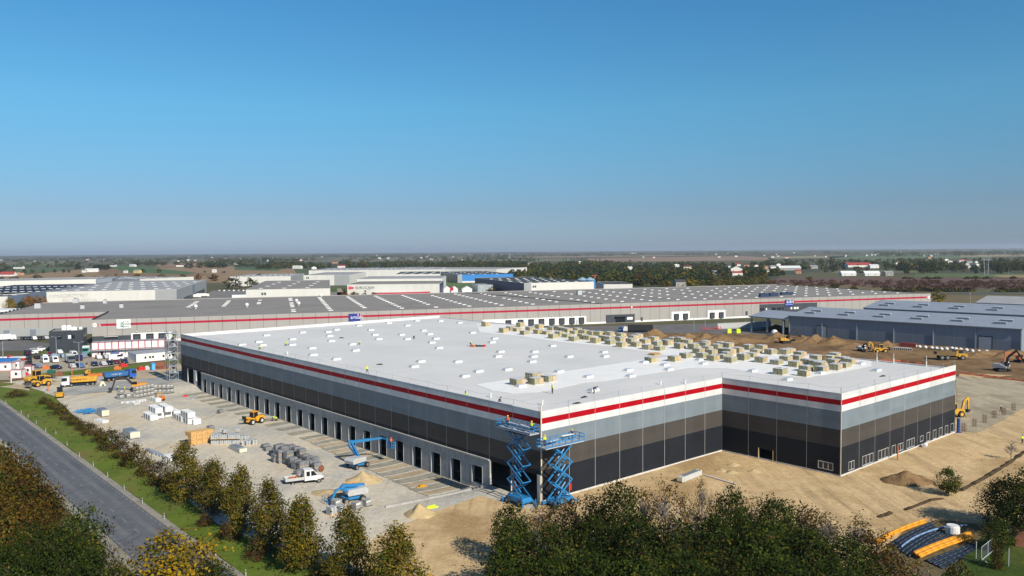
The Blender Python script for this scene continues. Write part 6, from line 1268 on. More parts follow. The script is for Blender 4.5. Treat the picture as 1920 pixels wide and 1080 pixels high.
for px, py, w, d, lb, rz in [(14, 697, 4.2, 2.5, 'red framed white cabin at the far left with one dark window', .1), (34, 694, 2.5, 3.5, 'tall white red framed cabin behind the entrance gate cabin', .2), (34, 711, 3.6, 2.5, 'white red framed gate cabin beside the large wheel loader', .1), (55, 704, 2.4, 2.0, 'small white box cabin next to the gate cabin', .1)]: cabin((*G(px, py-2), .05), rz, w, d, 2.8, CABR, lb, None, 1)
t = thing('blue_container', 'long blue shipping container at the left edge by the car park', 'container', (*G(2, 686), .05), .1)
b = MB(); b.box(-6, -1.2, .1, 6, 1.2, 2.6)
for i in range(24): b.box(-5.9+i*.5, -1.24, .2, -5.65+i*.5, 1.24, 2.5)
b.build('shell', paint('container_blue', (.03, .14, .40)), t); MB().box(5.98, -1.1, .2, 6.04, 1.1, 2.5).build('door', GREYP, t)
tag(MB().box(-3, -1.2, 0, 3, 1.2, .6, 0).box(-2.8, -1, .6, 2.8, 1, 1.0, 1, .3, .2).build('tarped_stack', [ORANGE, WHITE], None, (*G(8, 674), .05), .1), 'white covered orange stack behind the blue container', 'stack')
tag(MB().prof([(-3, .8), (3, .8), (3.2, 1.2), (-3, 1.3)], -1, 1, 0).box(3, -.8, .5, 4, .8, 1.6, 1).box(-2.5, -.9, .1, -1.5, .9, .8, 1).build('trailer', [WHITE, REDP], None, (*G(36, 675), .05), math.pi), 'low white trailer with a red front near the dark vans', 'trailer')
tag(MB().box(-1, -.7, 0, 1, .7, 1.3, 0, -.12, -.1).box(-1.1, -.8, 1.3, 1.1, .8, 1.4).build('skip', paint('teal', (.04, .14, .20)), None, (*G(9, 639), .03), .2), 'teal waste container beside the car row under the grey warehouse', 'waste container')
t = thing('portable_toilet', 'bright blue portable toilet beside the red rounded tank', 'toilet', (*G(287, 694), .06), YAW); MB().box(-.6, -.6, 0, .6, .6, 2.2).box(-.65, -.65, 2.2, .65, .65, 2.4, 0, .2, .2).build('shell', paint('toilet_blue', (.03, .27, .55)), t); MB().box(-.4, -.63, .1, .4, -.6, 2.0).build('door', paint('toilet_door', (.12, .38, .62)), t)
tag(MB().tube((-2.2, 0, 1.2), (2.0, 0, 1.2), 1.25, 16).box(-1.5, -1, 0, 1.3, 1, .4).build('red_tank', RUST, None, (*G(298, 692), .06), .2), 'brick red rounded tank beside the blue toilet', 'tank')
for px, py, m_, lb in [(278, 693, GREYP, 'grey bag stack left of the blue toilet'), (266, 694, REDP, 'red and white barrier box left of the blue toilet'), (309, 692, RUST, 'rusty scrap heap right of the red tank'), (222, 693, ORANGE, 'orange cover seen behind the blue tipper'), (232, 688, REDP, 'red box seen above the blue tipper cab'), (97, 700, paint('dark_green', (.02, .12, .07)), 'dark green tank behind the large wheel loader'), (72, 702, mat('olive_tarp', (.16, .15, .09), .9), 'olive covered round hut behind the large wheel loader'), (88, 692, ORANGE, 'orange plastic barrier at the car park edge'), (46, 704, REDP, 'red barrier beside the gate cabin'), (112, 704, RUST, 'rusty steel pile left of the small yellow digger')]:
    tag(MB().box(-1.3, -.7, 0, 1.0, .7, .9, 0, .06, .06).box(-.9, -.5, .9, .2, .4, 1.25, 0, .08, .08).build('site_bin', m_, None, (*G(px, py), .06), rnd.uniform(0, 1)), lb, 'container')
tag(MB().bar((-3, 0, .5), (3, 0, .55), .12, .9).build('red_barrier', ORANGE, None, (*G(184, 706), .06), .15), 'long low orange barrier between the two tippers', 'barrier')
for px, py, h, m_, lb in [(135, 704, 3.6, ORANGE, 'orange upright post behind the yellow tipper cab'), (90.5, 733, 2.2, ORANGE, 'thin orange stake near the yellow roller'), (21, 718, 1.4, WHITE, 'short white bollard on the entrance')]: tag(MB().cyl(0, 0, 0, h, .16, 8).cyl(0, 0, h, h+.1, .1, 8).build('marker_stake', m_, None, (*G(px, py), .05)), lb, 'stake')
def lamp(px, py, h, lb, arms=1):
    t = thing('lamp_post', lb, 'lamp post', (*G(px, py), .02), .3, 'lamp posts'); MB().cyl(0, 0, 0, h, .13, 8, 0, .07).build('pole', STEEL, t)
    for s in (1, -1)[:arms]: MB().bar((0, 0, h-.1), (s*1.3, 0, h+.15), .08, .08).box(s*1.3-.35, -.15, h+.1, s*1.3+.35, .15, h+.22).build('lantern', STEEL, t)
for px, py, h, lb, a in [(106, 668, 7.4, 'tall lamp post in front of the dark cube wall', 2), (149, 691, 9, 'tallest lamp post standing at the car park grass edge', 2), (6, 680, 8, 'lamp post at the left edge behind the blue container', 1), (1440, 604, 7, 'slender lamp post before the dark offices of the grey warehouse', 1), (1301, 619, 8, 'slender lamp post between the paired dock doors', 1), (1322, 616, 8, 'slender lamp post right of the paired dock doors', 1)]: lamp(px, py, h, lb, a)
# odds along the blue shed
r_ = random.Random(12)
for i, (px, py) in enumerate([(1716, 652), (1724, 653), (1735, 654), (1747, 655), (1756, 656), (1765, 657), (1775, 657), (1785, 656), (1792, 657), (1801, 658), (1812, 659), (1823, 661), (1836, 662), (1850, 662)]):
    tag(MB().ball((0, 0, .55), .75, 0, 9, 6, .8).cyl(0, 0, 1.0, 1.3, .25, 6, 0, .1).build('white_sack', WHITE, None, (*G(px, py), .05), i), 'white sack in the scattered line below the blue shed', 'sack', 'white sacks below the blue shed')
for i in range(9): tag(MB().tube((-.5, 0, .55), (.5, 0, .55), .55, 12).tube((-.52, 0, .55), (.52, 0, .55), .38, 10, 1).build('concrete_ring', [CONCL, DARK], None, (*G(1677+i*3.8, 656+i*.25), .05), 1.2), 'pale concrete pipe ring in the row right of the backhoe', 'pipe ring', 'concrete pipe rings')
t = thing('red_container', 'low rusty red container in front of the blue shed', 'container', (*G(1703, 651), .05), -.72); MB().box(-3, -1.2, .1, 3, 1.2, 1.6).build('shell', paint('container_red', (.22, .035, .03)), t); MB().box(2.98, -1.0, .2, 3.05, 1.0, 1.5).build('door', RUST, t)
for px, py, lb in [(1367, 625, 'yellow plastic tank left of two beside the canopy'), (1384, 625, 'yellow plastic tank right of two beside the canopy')]: tag(MB().box(-.9, -.9, .1, .9, .9, 2.0, 0, .05, .05).cyl(0, 0, 2.0, 2.15, .3, 8).build('yellow_tank', HIVIS, None, (*G(px, py), .05)), lb, 'tank')
tag(MB().ball((0, 0, 1.4), 1.5, 0, 12, 8).cyl(0, 0, 0, .5, .8, 10).build('white_dome_tank', WHITE, None, (*G(1452, 630), .05)), 'round white tank on the soil under the canopy end', 'tank')
b = MB()
for k in range(9): b.bar((k*1.2-5, 0, .2), (k*1.2-4.6, .6, 2.0), .2, .2); b.bar((k*1.2-5, .1, 1.0), (k*1.2-3.8, .2, 1.1), .15, .15)
tag(b.build('mixer_frame', REDP, None, (*G(1335, 620), .05), .3), 'red steel frame machine beside the glass racks', 'machine')
for i in range(8):
    b = MB(); b.box(-1.9, -.4, 0, 1.9, .4, .2)
    for x in (-1.9, -.65, .65, 1.9): b.tube((x, .3, .2), (x, -.1, 3.2), .07, 4)
    for z in (1.0, 1.9, 2.8): b.tube((-1.9, .15, z), (1.9, .15, z), .06, 4)
    b.box(-1.8, -.1, .3, 1.8, .02, 2.7); tag(b.build('glass_rack', GREYP, None, (*G(1352+i*12.5, 617-i*.6), .05), .25), 'pale steel rack in the line before the canopy', 'rack', 'steel racks before the canopy')

# loose rubble and clods over the bare ground
V = MB(); r_ = random.Random(31)
for k in range(900):
    px, py = (r_.uniform(1100, 1920), r_.uniform(840, 1010)) if k % 2 else (r_.uniform(150, 900), r_.uniform(745, 990))
    x, y, z = Gg(px, py); lx, ly = WL(x, y)
    if (-.5 < lx < 98 and -24.5 < ly < 163 and not (lx < 48 and ly < 0)): continue
    if k % 2 == 0 and Vector((x, y)).dot(rn)-RR0.dot(rn) > -14: continue
    s = r_.uniform(.04, .13)*(2.0 if r_.random() < .06 else 1)
    if noise.noise(Vector((x*.06, y*.06, 9))) < .02: continue; V.at(x, y, z, r_.uniform(0, 3)); V.box(-s, -s*.7, -.05, s, s*.7, s*.8, r_.choice([0, 0, 2, 2]), s*.3, s*.25)
tag(V.build('rubble', [SANDD, CONC, DARKSOIL]), kind='stuff')
# ------------------------------------------------------------------ the other buildings
SKYW = mat('aged_skylight', (.52, .52, .50), .5)
ROOFG = ground_mat('bitumen_roof', (.225, .21, .195), (.25, .235, .215), (.205, .194, .18), 0, big=.03, bump=.1); ROOFL = mat('pale_roof', (.30, .30, .30), .8, .15, .1); ROOFD = mat('dark_roof', (.055, .058, .062), .8, .25, .1); ROOFN = mat('navy_roof', (.016, .02, .036), .7, .3, .1)
WALLW = panel('white_wall', (.60, .585, .54)); WALLG = panel('grey_wall', (.30, .31, .31)); WALLB = panel('warm_grey_wall', (.33, .31, .285)); NAVYW = panel('navy_wall', (.018, .035, .085)); BLUW = panel('blue_wall', (.03, .19, .50)); DKG = panel('graphite_wall', (.05, .058, .07)); SLATEW = panel('slate_blue_wall', (.215, .245, .29)); SLATED = panel('slate_blue_wall_dark', (.16, .185, .225)); SLATER = mat('slate_blue_roof', (.25, .28, .32), .5, .1, .2, spec=.4)
SIGNB = paint('sign_blue', (.02, .04, .24), .4); SIGNW = paint('sign_white', (.74, .74, .72), .5); CRIMSON = panel('stripe_crimson', (.36, .005, .03)); TEAL = paint('logo_green', (.02, .22, .15)); LETG = mat('letter_dark_green', (.02, .055, .05), .6); LETR = paint('letter_red', (.60, .05, .08)); FAINT = mat('faded_lettering', (.42, .41, .38), .8)
def up(o, d, nrm):   # text plane on a wall: x along d, y up, facing nrm
    return lambda s, z, k=.06: Matrix(((d[0], 0, nrm[0], o[0]+d[0]*s+nrm[0]*k), (d[1], 0, nrm[1], o[1]+d[1]*s+nrm[1]*k), (0, 1, 0, z), (0, 0, 0, 1)))
# long grey warehouse ------------------------------------------------
GO = Vector((-181.6, 347.2)); ga = math.atan2(500.6-347.2, 260.5+181.6); gl_ = math.hypot(500.6-347.2, 260.5+181.6); GH = 10.5
gw = thing('grey_warehouse', 'very long warm grey warehouse with a crimson stripe and dark grey roof', 'warehouse', (GO.x, GO.y, 0), ga)
def gloc(px, py, z): x, y = G(px, py, z); a, b = x-GO.x, y-GO.y; return (math.cos(ga)*a+math.sin(ga)*b, -math.sin(ga)*a+math.cos(ga)*b)
def gs(px): # distance along the front wall for a photo column
    lo, hi = 0, gl_
    for _ in range(40):
        m_ = (lo+hi)/2; q = proj((GO.x+math.cos(ga)*m_, GO.y+math.sin(ga)*m_, 5)); lo, hi = (m_, hi) if q[0] < px else (lo, m_)
    return lo
gband = lambda z: 1 if 7.75 < z < 8.75 else 0
seams = [5.9*k for k in range(1, int(gl_/5.9))]
m = MB(); wall(m, (0, 0), (1, 0), gl_, [0, 7.75, 8.75, GH], gband, [], .3, (0, -1), 0, seams, 2, .05)
wall(m, (0, 50), (0, -1), 50, [0, 7.75, 8.75, GH], gband, [], .3, (-1, 0), 0, [0.1, 25], 2, .05); wall(m, (-48, 50), (1, 0), 48, [0, 7.75, 8.75, GH], gband, [], .3, (0, -1), 0, [5.9*k for k in range(1, 8)], 2, .05)
wall(m, (-48, 150), (0, -1), 100, [0, 7.75, 8.75, GH], gband, [], .3, (-1, 0), 0); wall(m, (gl_, 0), (0, 1), 150, [0, 7.75, 8.75, GH], gband, [], .3, (1, 0), 0)
m.build('cladding', [WALLB, CRIMSON, DARK], gw)
m = MB(); m.prism([(.3, .3), (gl_-.3, .3), (gl_-.3, 150), (-47.7, 150), (-47.7, 50.3), (.3, 50.3)], GH-1, GH-.25); m.build('roof_deck', ROOFG, gw)
m = MB(); m.box(0, .0, GH, gl_, .3, GH+.08); m.box(-48, 50, GH, 0, 50.3, GH+.08); m.box(-48, 149.8, GH-.6, gl_, 150.1, GH+.08); m.build('coping', WALLB, gw)
m = MB()
for k in range(13): m.box(-.1, 1+k*3.8, GH+.08, .5, 2.9+k*3.8, GH+.5); m.box(-48.2, 52+k*7.5, GH+.08, -47.7, 55+k*7.5, GH+.5)
m.build('parapet_cap', BLACK, gw)
skm = None; cnt = 0; extra = MB()
rows_ = []
for k in range(1, 30):
    s = 17.7*k
    if s > gl_-6: break
    for j in range(11): rows_.append((s+j*.6-3, 16+j*11.5))
r_ = random.Random(21); cand = []
for s, y in rows_:
    if s < 75: 
        if not (70 < y < 130 and s > 24): continue
    if r_.random() < .08: continue
    cand.append((s, y))
cand.sort(key=lambda q: q[1])
step_ = max(1, len(cand)//100); sel = set(cand[:100])
for s, y in cand:
    if (s, y) in sel:
        if skm is None:
            o = MB().box(-1.15, -.45, 0, 1.15, .45, .38, 0, .12, .12).build('skylight', SKYW, gw); skm = o.data
        else: o = bpy.data.objects.new('skylight', skm); COL.objects.link(o); o.parent = gw
        o.location = (s, y, GH-.25)
    else: extra.M = Matrix.Translation((s, y, GH-.25)); extra.box(-1.15, -.45, 0, 1.15, .45, .38, 0, .12, .12)
tag(extra.build('skylight', SKYW, gw), kind='stuff')
m = MB(); m.bar((gs(1135), 3, GH-.1), (gs(1020), 148, GH-.1), .6, .25); m.build('roof_seam', BLACK, gw)
for px, py, w, h in [(36+35, 577, 3, 2.6), (142, 567, 3, 2.5), (1086, 552, 3, 2.8), (1432, 556, 6, 2.2), (1450, 555, 6, 2.2), (1475, 552, 9, 1.6), (155, 578, 2, 2), (228, 576, 2, 2), (197, 568, 2, 2)]:
    x, y = gloc(px, py, GH)
    if y > 148 or x > gl_-4: continue
    b = MB().box(-w/2, -1.2, 0, w/2, 1.2, h, 0, .15, .1); b.cyl(0, 0, h, h+.25, .8, 10, 1); b.at(x, y, GH-.25); 
    b2 = MB().at(x, y, GH-.25); b2.box(-w/2, -1.2, 0, w/2, 1.2, h, 0, .15, .1); b2.cyl(0, 0, h, h+.25, .8, 10, 1); b2.build('roof_unit', [GREYP if w < 5 else mat('solar_blue', (.03, .045, .09), .3), BLACK], gw)
for px, py in [(367, 578), (463, 575), (560, 572), (556, 567), (602, 557)]:
    x, y = gloc(px, py, GH); y = min(y, 140); MB().at(x, y, GH-.25).cyl(0, 0, 0, .7, .4, 8).ball((0, 0, 1.3), 1.0, 0, 10, 6).build('roof_dome', WHITE, gw)
def gbox(px0, px1, z0, z1, m_, name, proud=.12, par=None): 
    a, b = gs(px0), gs(px1); return MB().box(a, -proud, z0, b, .05, z1).build(name, m_, par or gw)
gbox(173, 245, .1, 3.4, DKG, 'dark_panel'); gbox(246, 322, .1, 4.2, SIGNW, 'dock_panel'); gbox(905, 1099, .2, 4.4, SIGNW, 'dock_panel'); gbox(1136, 1190, .3, 4.6, DKG, 'dark_panel'); gbox(1259, 1293, .1, 5.0, SIGNW, 'dock_panel'); gbox(1327, 1360, .1, 5.0, SIGNW, 'dock_panel'); gbox(1424, 1532, .3, 7.4, DKG, 'office_front')
for a, b in ((322, 905), (1099, 1136), (1190, 1259), (1293, 1327), (1360, 1424)): gbox(a, b, .1, 1.0, SIGNW, 'white_base', .1)
for px in [256.5, 281, 304, 953, 976, 995.5, 1015, 1034.5, 1053, 1072, 1090, 1268, 1285, 1335, 1352]:
    a = gs(px); d = MB(); d.box(a-1.5, -.5, .6, a+1.5, -.13, 3.8, 0); d.box(a-1.1, -.56, .7, a+1.1, -.51, 3.2, 1); d.box(a-.7, -.6, .5, a+.7, -.3, .6, 0); d.build('dock_door', [BLACK, DKG], gw); MB().ball((gs(px), -.3, 4.9), .28, 0, 6, 4).build('wall_lamp', WHITE, gw)
gbox(1154, 1172, .4, 2.8, GLASS, 'entrance', .2); gbox(1153, 1173, 3.3, 3.6, BLACK, 'canopy', 1.6); gbox(1175.5, 1186, 1.6, 3.0, SIGNW, 'window', .2); gbox(196, 220, 2.2, 3.0, GLASS, 'window', .2); gbox(195, 221, 3.0, 3.15, WHITE, 'canopy', 1.0); gbox(231, 236, 5.5, 6.5, STEEL, 'vent_grille'); gbox(1201.5, 1205, .6, 2.6, DKG, 'side_door', .2); gbox(1398, 1401.5, 1.6, 3.8, DKG, 'side_door', .2)
for a, b in [(1425.5, 1428), (1429, 1432), (1435.5, 1438), (1447, 1450.5), (1451, 1454), (1457, 1459.5), (1460, 1464), (1466, 1469), (1482, 1485), (1488, 1493), (1494, 1497)]: gbox(a, b, 4.0, 5.2, SIGNW if int(a*2) % 3 == 0 else GLASS, 'window', .2)
up0 = up((0, 0), (1, 0), (0, -1))
s0 = gbox(654, 675.5, 5.9, 9.6, SIGNB, 'blue_sign', .35); letters('artsala', 2.3, SIGNW, s0, up0(gs(657), 7.2, .4)); MB().tube((gs(671.5), -.36, 9.0), (gs(671.5), -.42, 9.0), .45, 10).build('logo_dot', paint('logo_pink', (.75, .25, .45)), s0)
s0 = gbox(1471.3, 1486, 5.7, 9.4, SIGNB, 'blue_sign', .35); letters('asbv', 3.0, SIGNW, s0, up0(gs(1473.5), 7.6, .4)); MB().box(gs(1472), -.42, 6.6, gs(1485.5), -.36, 7.0).build('underline', mat('sign_pale_blue', (.25, .3, .55), .5), s0)
s0 = gbox(219, 245.5, 6.4, 10.4, SIGNW, 'white_sign', .35); letters('g', 3.2, TEAL, s0, up0(gs(226), 7.9, .4)); strokes(5, .7, LETG, s0, up0(gs(231.5), 9.0, .4)); strokes(8, .7, LETG, s0, up0(gs(231), 8.1, .4)); letters('logistics', 1.1, LETG, s0, up0(gs(226.5), 7.0, .4))
for px, tx in ((178, '16'), (1741, 'P3')):
    MB().tube((gs(px), -.14, 8.25), (gs(px), -.2, 8.25), .95, 20).build('logo_disc', SIGNW, gw)
letters('P3', 1.0, LETG, gw, up0(gs(178)-.6, 7.9, .24)); letters('16', 1.5, SIGNW, gw, up0(gs(182.5), 7.75, .08)); letters('P3', .9, LETG, gw, up0(gs(1741)-.6, 7.9, .24)); letters('16', 1.2, SIGNW, gw, up0(gs(1736.5), 7.85, .08)); gbox(1183, 1185.5, 7.85, 8.7, SIGNW, 'logo_square', .2)
up1 = up((-48, 50), (1, 0), (0, -1))
for k in range(4): MB().box(-45+k*11, 49.85, .2, -42.5+k*11, 50.02, 3.2).build('side_door', SLATED, gw)
MB().box(-48.02, 49.9, .1, -.02, 50.03, 3.9).build('lower_panel', WALLG, gw)
# dark office cube --------------------------------------------------------
a = Vector(G(93, 661)); b2 = Vector(G(156, 658)); oz = math.atan2((b2-a).y, (b2-a).x); ow = (b2-a).length
oc = thing('office_cube', 'anthracite cube shaped office building beside the grey warehouse', 'office building', (a.x, a.y, 0), oz)
OH = 8.2; m = MB(); wall(m, (0, 0), (1, 0), ow, [0, OH], lambda z: 0, [], .2, (0, -1), 0, [ow/3, ow*2/3], 1, .03); wall(m, (ow, 0), (0, 1), 15, [0, OH], lambda z: 0, [], .2, (1, 0), 0); wall(m, (0, 15), (0, -1), 15, [0, OH], lambda z: 0, [], .2, (-1, 0), 0); wall(m, (0, 15), (1, 0), ow, [0, OH], lambda z: 0, [], .2, (0, 1), 0); m.build('wall', [mat('anthracite', (.035, .042, .052), .5), BLACK], oc)
MB().box(.3, .3, OH-.6, ow-.3, 14.7, OH-.15).build('roof', ROOFG, oc); m = MB(); m.box(0, .0, OH, ow, .3, OH+.1); m.box(0, .3, OH, .3, 15, OH+.1); m.box(ow-.3, .3, OH, ow, 15, OH+.1); m.build('coping', BLACK, oc)
for x0, x1, mm in ((.22, .37, GLASS), (.56, .65, SIGNW), (.66, .76, GLASS)): MB().box(ow*x0, -.06, 5.2, ow*x1, .05, 6.6).build('window', mm, oc)
for y in (3, 7, 10): MB().box(ow-.05, y, 5.0, ow+.06, y+1.4, 6.4).build('window', GLASS, oc)
for x, y, w, h in ((5, 9, 1.6, 1.8), (7.2, 9, 1.6, 1.8), (9.5, 7, 2.2, 1.2), (12, 10, 1.2, .8)): MB().at(ow*x/14, y, OH-.15).box(-w/2, -.6, 0, w/2, .6, h).cyl(0, 0, h, h+.15, .4, 8).build('roof_unit', SIGNW, oc)
# blue grey sheds ---------------------------------------------------------------
def shed(p0, p1, eave, ridge, depth, label, name='steel_shed', nbay=6, doors=(), sky=True, wallm=(SLATEW, SLATED), roofm=None):
    a = Vector(p0); b2 = Vector(p1); rz = math.atan2((b2-a).y, (b2-a).x); L = (b2-a).length; t = thing(name, label, 'shed', (a.x, a.y, 0), rz); roofm = roofm or SLATER
    m = MB(); wall(m, (0, 0), (1, 0), L, [.0, .4, eave*.45, eave], lambda z: 1 if z < eave*.45 else 0, [], .2, (0, -1), 0, [L*k/(2*nbay) for k in range(1, 2*nbay, 2)], 2, .07)
    m.add([(0, 0, 0), (0, depth, 0), (0, depth, eave), (0, depth/2, ridge), (0, 0, eave)], [(0, 4, 3, 2, 1)]); m.add([(L, 0, 0), (L, depth, 0), (L, depth, eave), (L, depth/2, ridge), (L, 0, eave)], [(0, 1, 2, 3, 4)]); m.add([(0, depth, 0), (L, depth, 0), (L, depth, eave), (0, depth, eave)], [(0, 3, 2, 1)][::1]); m.build('wall', [wallm[0], wallm[1], STEEL], t)
    m = MB(); m.add([(-.5, -.5, eave-.02), (L+.5, -.5, eave-.02), (L+.5, depth/2, ridge+.1), (-.5, depth/2, ridge+.1), (L+.5, depth+.5, eave), (-.5, depth+.5, eave)], [(0, 1, 2, 3), (3, 2, 4, 5)]); m.bar((-.5, -.55, eave-.15), (L+.5, -.55, eave-.15), .12, .4, 1); m.bar((-.55, -.5, eave-.1), (-.55, depth/2, ridge), .12, .4, 1); m.build('roof', [roofm, SLATED], t)
    for k in range(nbay+1): MB().box(L*k/nbay-.22, -.3, 0, L*k/nbay+.22, -.02, eave-.3).build('pilaster', mat('pilaster_grey', (.26, .29, .33), .5), t)
    for f, w in doors: MB().box(L*f-w/2, -.12, 0, L*f+w/2, .02, 5.0, 0).box(L*f-w/2-.25, -.15, 0, L*f-w/2, .02, 5.3, 1).box(L*f+w/2, -.15, 0, L*f+w/2+.25, .02, 5.3, 1).box(L*f-w/2, -.15, 5.0, L*f+w/2, .02, 5.3, 1).build('roller_door', [mat('door_steel', (.28, .31, .35), .4), BLACK], t)
    if sky:
        sl_ = (ridge-eave)/(depth/2)
        for k in range(nbay):
            for q in (.32, .55):
                y = depth/2*q; x = L*(k+.35+.25*q)/nbay; z = eave+sl_*y
                o = MB().box(x-2.2, y-.8, z-.2, x+2.2, y+.8, z+.75, 0, .1, .1).box(x-2.0, y-.6, z+.75, x+2.0, y+.6, z+.85, 1).build('skylight', [SLATED, SIGNW], t)
    return t
S0, S1 = Vector(G(1480, 628)), Vector(G(1914, 661)); sdv = (S1-S0).normalized(); snv = Vector((-sdv.y, sdv.x)); snv = snv if snv.y > 0 else -snv
shed(S0, S1, 8.8, 11.6, 42, 'long slate blue steel shed nearest the dug soil with ten roof skylights', doors=((.165, 4.5), (.87, 4.5)))
S2 = Vector(G(1622, 584)); q0 = Vector(G(1621, 577, 9.8)); shed(q0, q0+sdv*95, 9.8, 12.6, 42, 'second slate blue steel shed behind the nearest blue shed', nbay=6)
q0 = Vector(G(1830, 592)); shed(q0, q0+sdv*70, 7.5, 10.5, 44, 'dark fronted grey shed at the right edge beyond the blue sheds', nbay=5, sky=False, wallm=(SLATEW, NAVYW), roofm=ROOFL)
# canopy
c0 = Vector(G(1414, 626)); t = thing('open_canopy', 'slate blue open sided canopy on posts attached left of the blue shed', 'canopy', (S0.x, S0.y, 0), math.atan2(sdv.y, sdv.x))
m = MB(); m.add([(-20, -1, 7.6), (-1.2, -1, 7.2), (-1.2, 16, 9.2), (-20, 16, 9.6), (-20, 32, 8.0), (-1.2, 32, 7.6)], [(0, 1, 2, 3), (3, 2, 5, 4)]); m.bar((-20, -1, 7.4), (-1.2, -1, 7.0), .15, .5, 1); m.build('roof', [SLATER, SLATED], t)
for x in (-19, -11, -3):
    for y in (0, 16, 31): MB().box(x-.35, y-.35, 0, x+.35, y+.35, 7.2 if y != 16 else 9.1).build('post', mat('canopy_post', (.3, .32, .35), .5), t)
heap('coal_heap', 1455, 622, 13, 9, 3.6, mat('black_heap', (.012, .014, .02), .9, .4, .5), 'black heap of material piled under the blue canopy', 77, Z0, .2)
# far warehouses ----------------------------------------------------------------
def depth_of(py, px, z): x, y = G(px, py, z); return Vector((x, y))
def block(name, label, lt, rt, z, depth, wallm, roofm, parts=(), cat='warehouse', nsky=0, skew=0, plinthm=None, seams_=0, side=None):
    """flat roofed hall from the photo points of its front wall's top corners"""
    a = depth_of(lt[1], lt[0], z); b2 = depth_of(rt[1], rt[0], z); rz = math.atan2((b2-a).y, (b2-a).x); L = (b2-a).length; t = thing(name, label, cat, (a.x, a.y, 0), rz); sw = side or wallm
    m = MB(); wall(m, (0, 0), (1, 0), L, [0, z], lambda q: 0, [], .2, (0, -1), 0, [L*k/(seams_+1) for k in range(1, seams_+1)], 2, .08)
    m.add([(0, 0, 0), (0, 0, z), (0, depth, z), (0, depth, 0)], [(0, 1, 2, 3)], 1); m.add([(L, 0, 0), (L, 0, z), (L, depth, z), (L, depth, 0)], [(3, 2, 1, 0)], 1); m.add([(0, depth, 0), (L, depth, 0), (L, depth, z), (0, depth, z)], [(0, 3, 2, 1)], 1); m.build('wall', [wallm, sw, DKG], t)
    MB().box(.4, .4, z-.9, L-.4, depth-.4, z-.35).build('roof', roofm, t); m = MB(); m.box(-.03, -.03, z, L+.03, .4, z+.1); m.box(-.03, .4, z, .4, depth, z+.1); m.box(L-.4, .4, z, L+.03, depth, z+.1); m.box(.4, depth-.4, z, L-.4, depth, z+.1); m.build('coping', wallm, t)
    sk = None
    for i in range(nsky):
        for j in range(4):
            x, y = L*(i+.5+.12*j)/(nsky+.5), depth*(j+.6)/4.6
            if sk is None: o = MB().box(-1.6, -.6, 0, 1.6, .6, .35, 0, .1, .1).build('skylight', SKYW, t); sk = o.data
            else: o = bpy.data.objects.new('skylight', sk); COL.objects.link(o); o.parent = t
            o.location = (x, y, z-.35)
    return t, L
t, L = block('white_warehouse', 'cream white warehouse with faded MAGAZYNY lettering on its front wall', (87, 547.5), (331, 543), 12, 215, WALLW, ROOFL, nsky=9, side=WALLG)
u_ = up((0, 0), (1, 0), (0, -1)); letters('MAGAZYNY', 4.0, FAINT, t, u_(L*.055, 7.6, .06)); letters('DO WYNAJĘCIA', 3.0, FAINT, t, u_(L*.12, 4.6, .06)); letters('P3', 3.0, FAINT, t, u_(L*.018, 7.6, .06)); letters('L', 3.0, LETG, t, u_(L*.83, 8.6, .06)); strokes(14, 1.1, FAINT, t, u_(L*.15, 9.2, .06)); strokes(8, .8, FAINT, t, u_(L*.02, 4.0, .06))
MB().box(L*.83, -.12, 0, L, -.02, 11.9).build('front_panel', WALLG, t); MB().box(L*.86, -.3, .5, L*.985, -.13, 4.6).build('window_band', paint('glazing_blue', (.015, .03, .10), .15), t); MB().box(L-.05, 40, .5, L+.2, 195, 4.0).build('dock_band', DKG, t); MB().box(L-.05, 95, 4, L+.3, 112, 11.5).build('glass_bay', SLATED, t)
t, L = block('navy_roof_warehouse', 'dark navy roofed hall at the far left with a pale blue side wall', (-200, 560), (14, 556), 10, 230, WALLW, ROOFN, nsky=12, side=panel('pale_blue_wall', (.20, .25, .33)))
t, L = block('white_warehouse', 'low white gable hall with a dark logo at the left picture edge', (-40, 552), (7, 552.5), 10, 22, WALLW, ROOFL); letters('L', 3, DKG, t, up((0, 0), (1, 0), (0, -1))(L*.82, 6.5, .06))
block('white_warehouse', 'long low white hall behind the navy roof with a slate grey end', (-20, 527.5), (180, 523.5), 10, 90, WALLW, ROOFL); block('grey_hall', 'slate grey end block beside the long low white hall', (181, 523.3), (210, 522.8), 10.2, 90, SLATEW, ROOFL)
block('white_warehouse', 'distant pale grey roofed hall behind orange trees, left of centre', (262, 523.5), (363, 519), 9, 130, WALLW, ROOFL, nsky=4, side=SLATEW); 
block('white_warehouse', 'white hall with pale roof behind green trees beside the lorry yard', (431, 519), (545, 517.8), 11, 110, WALLW, ROOFL, nsky=3, side=WALLG)
t, L = block('white_warehouse', 'white hall with flat dark grey roof and blue glazing at its left end', (461, 543.5), (619, 540.8), 12, 185, WALLW, ROOFG, nsky=3); MB().box(-.1, -.15, .5, L*.1, -.02, 6.0).build('window_band', paint('glazing_royal', (.01, .05, .28), .2), t); strokes(2, 2.6, LETG, t, up((0, 0), (1, 0), (0, -1))(L*.18, 8.0, .06))
t, L = block('white_warehouse', 'white and grey hall standing behind the Eurocash block on its left', (569, 516.2), (655, 515.5), 12, 130, WALLW, ROOFL); MB().box(L*.67, -.12, 0, L, -.02, 11.9).build('front_panel', WALLG, t); strokes(2, 2.6, LETG, t, up((0, 0), (1, 0), (0, -1))(L*.06, 8, .06))
block('white_warehouse', 'largest long cream hall in the far middle distance', (579, 507.3), (828, 505.2), 13, 150, WALLW, ROOFL, nsky=6); block('white_warehouse', 'far long white roofed hall behind the blue hall', (700, 504.2), (931, 504.8), 12, 120, WALLW, ROOFL)
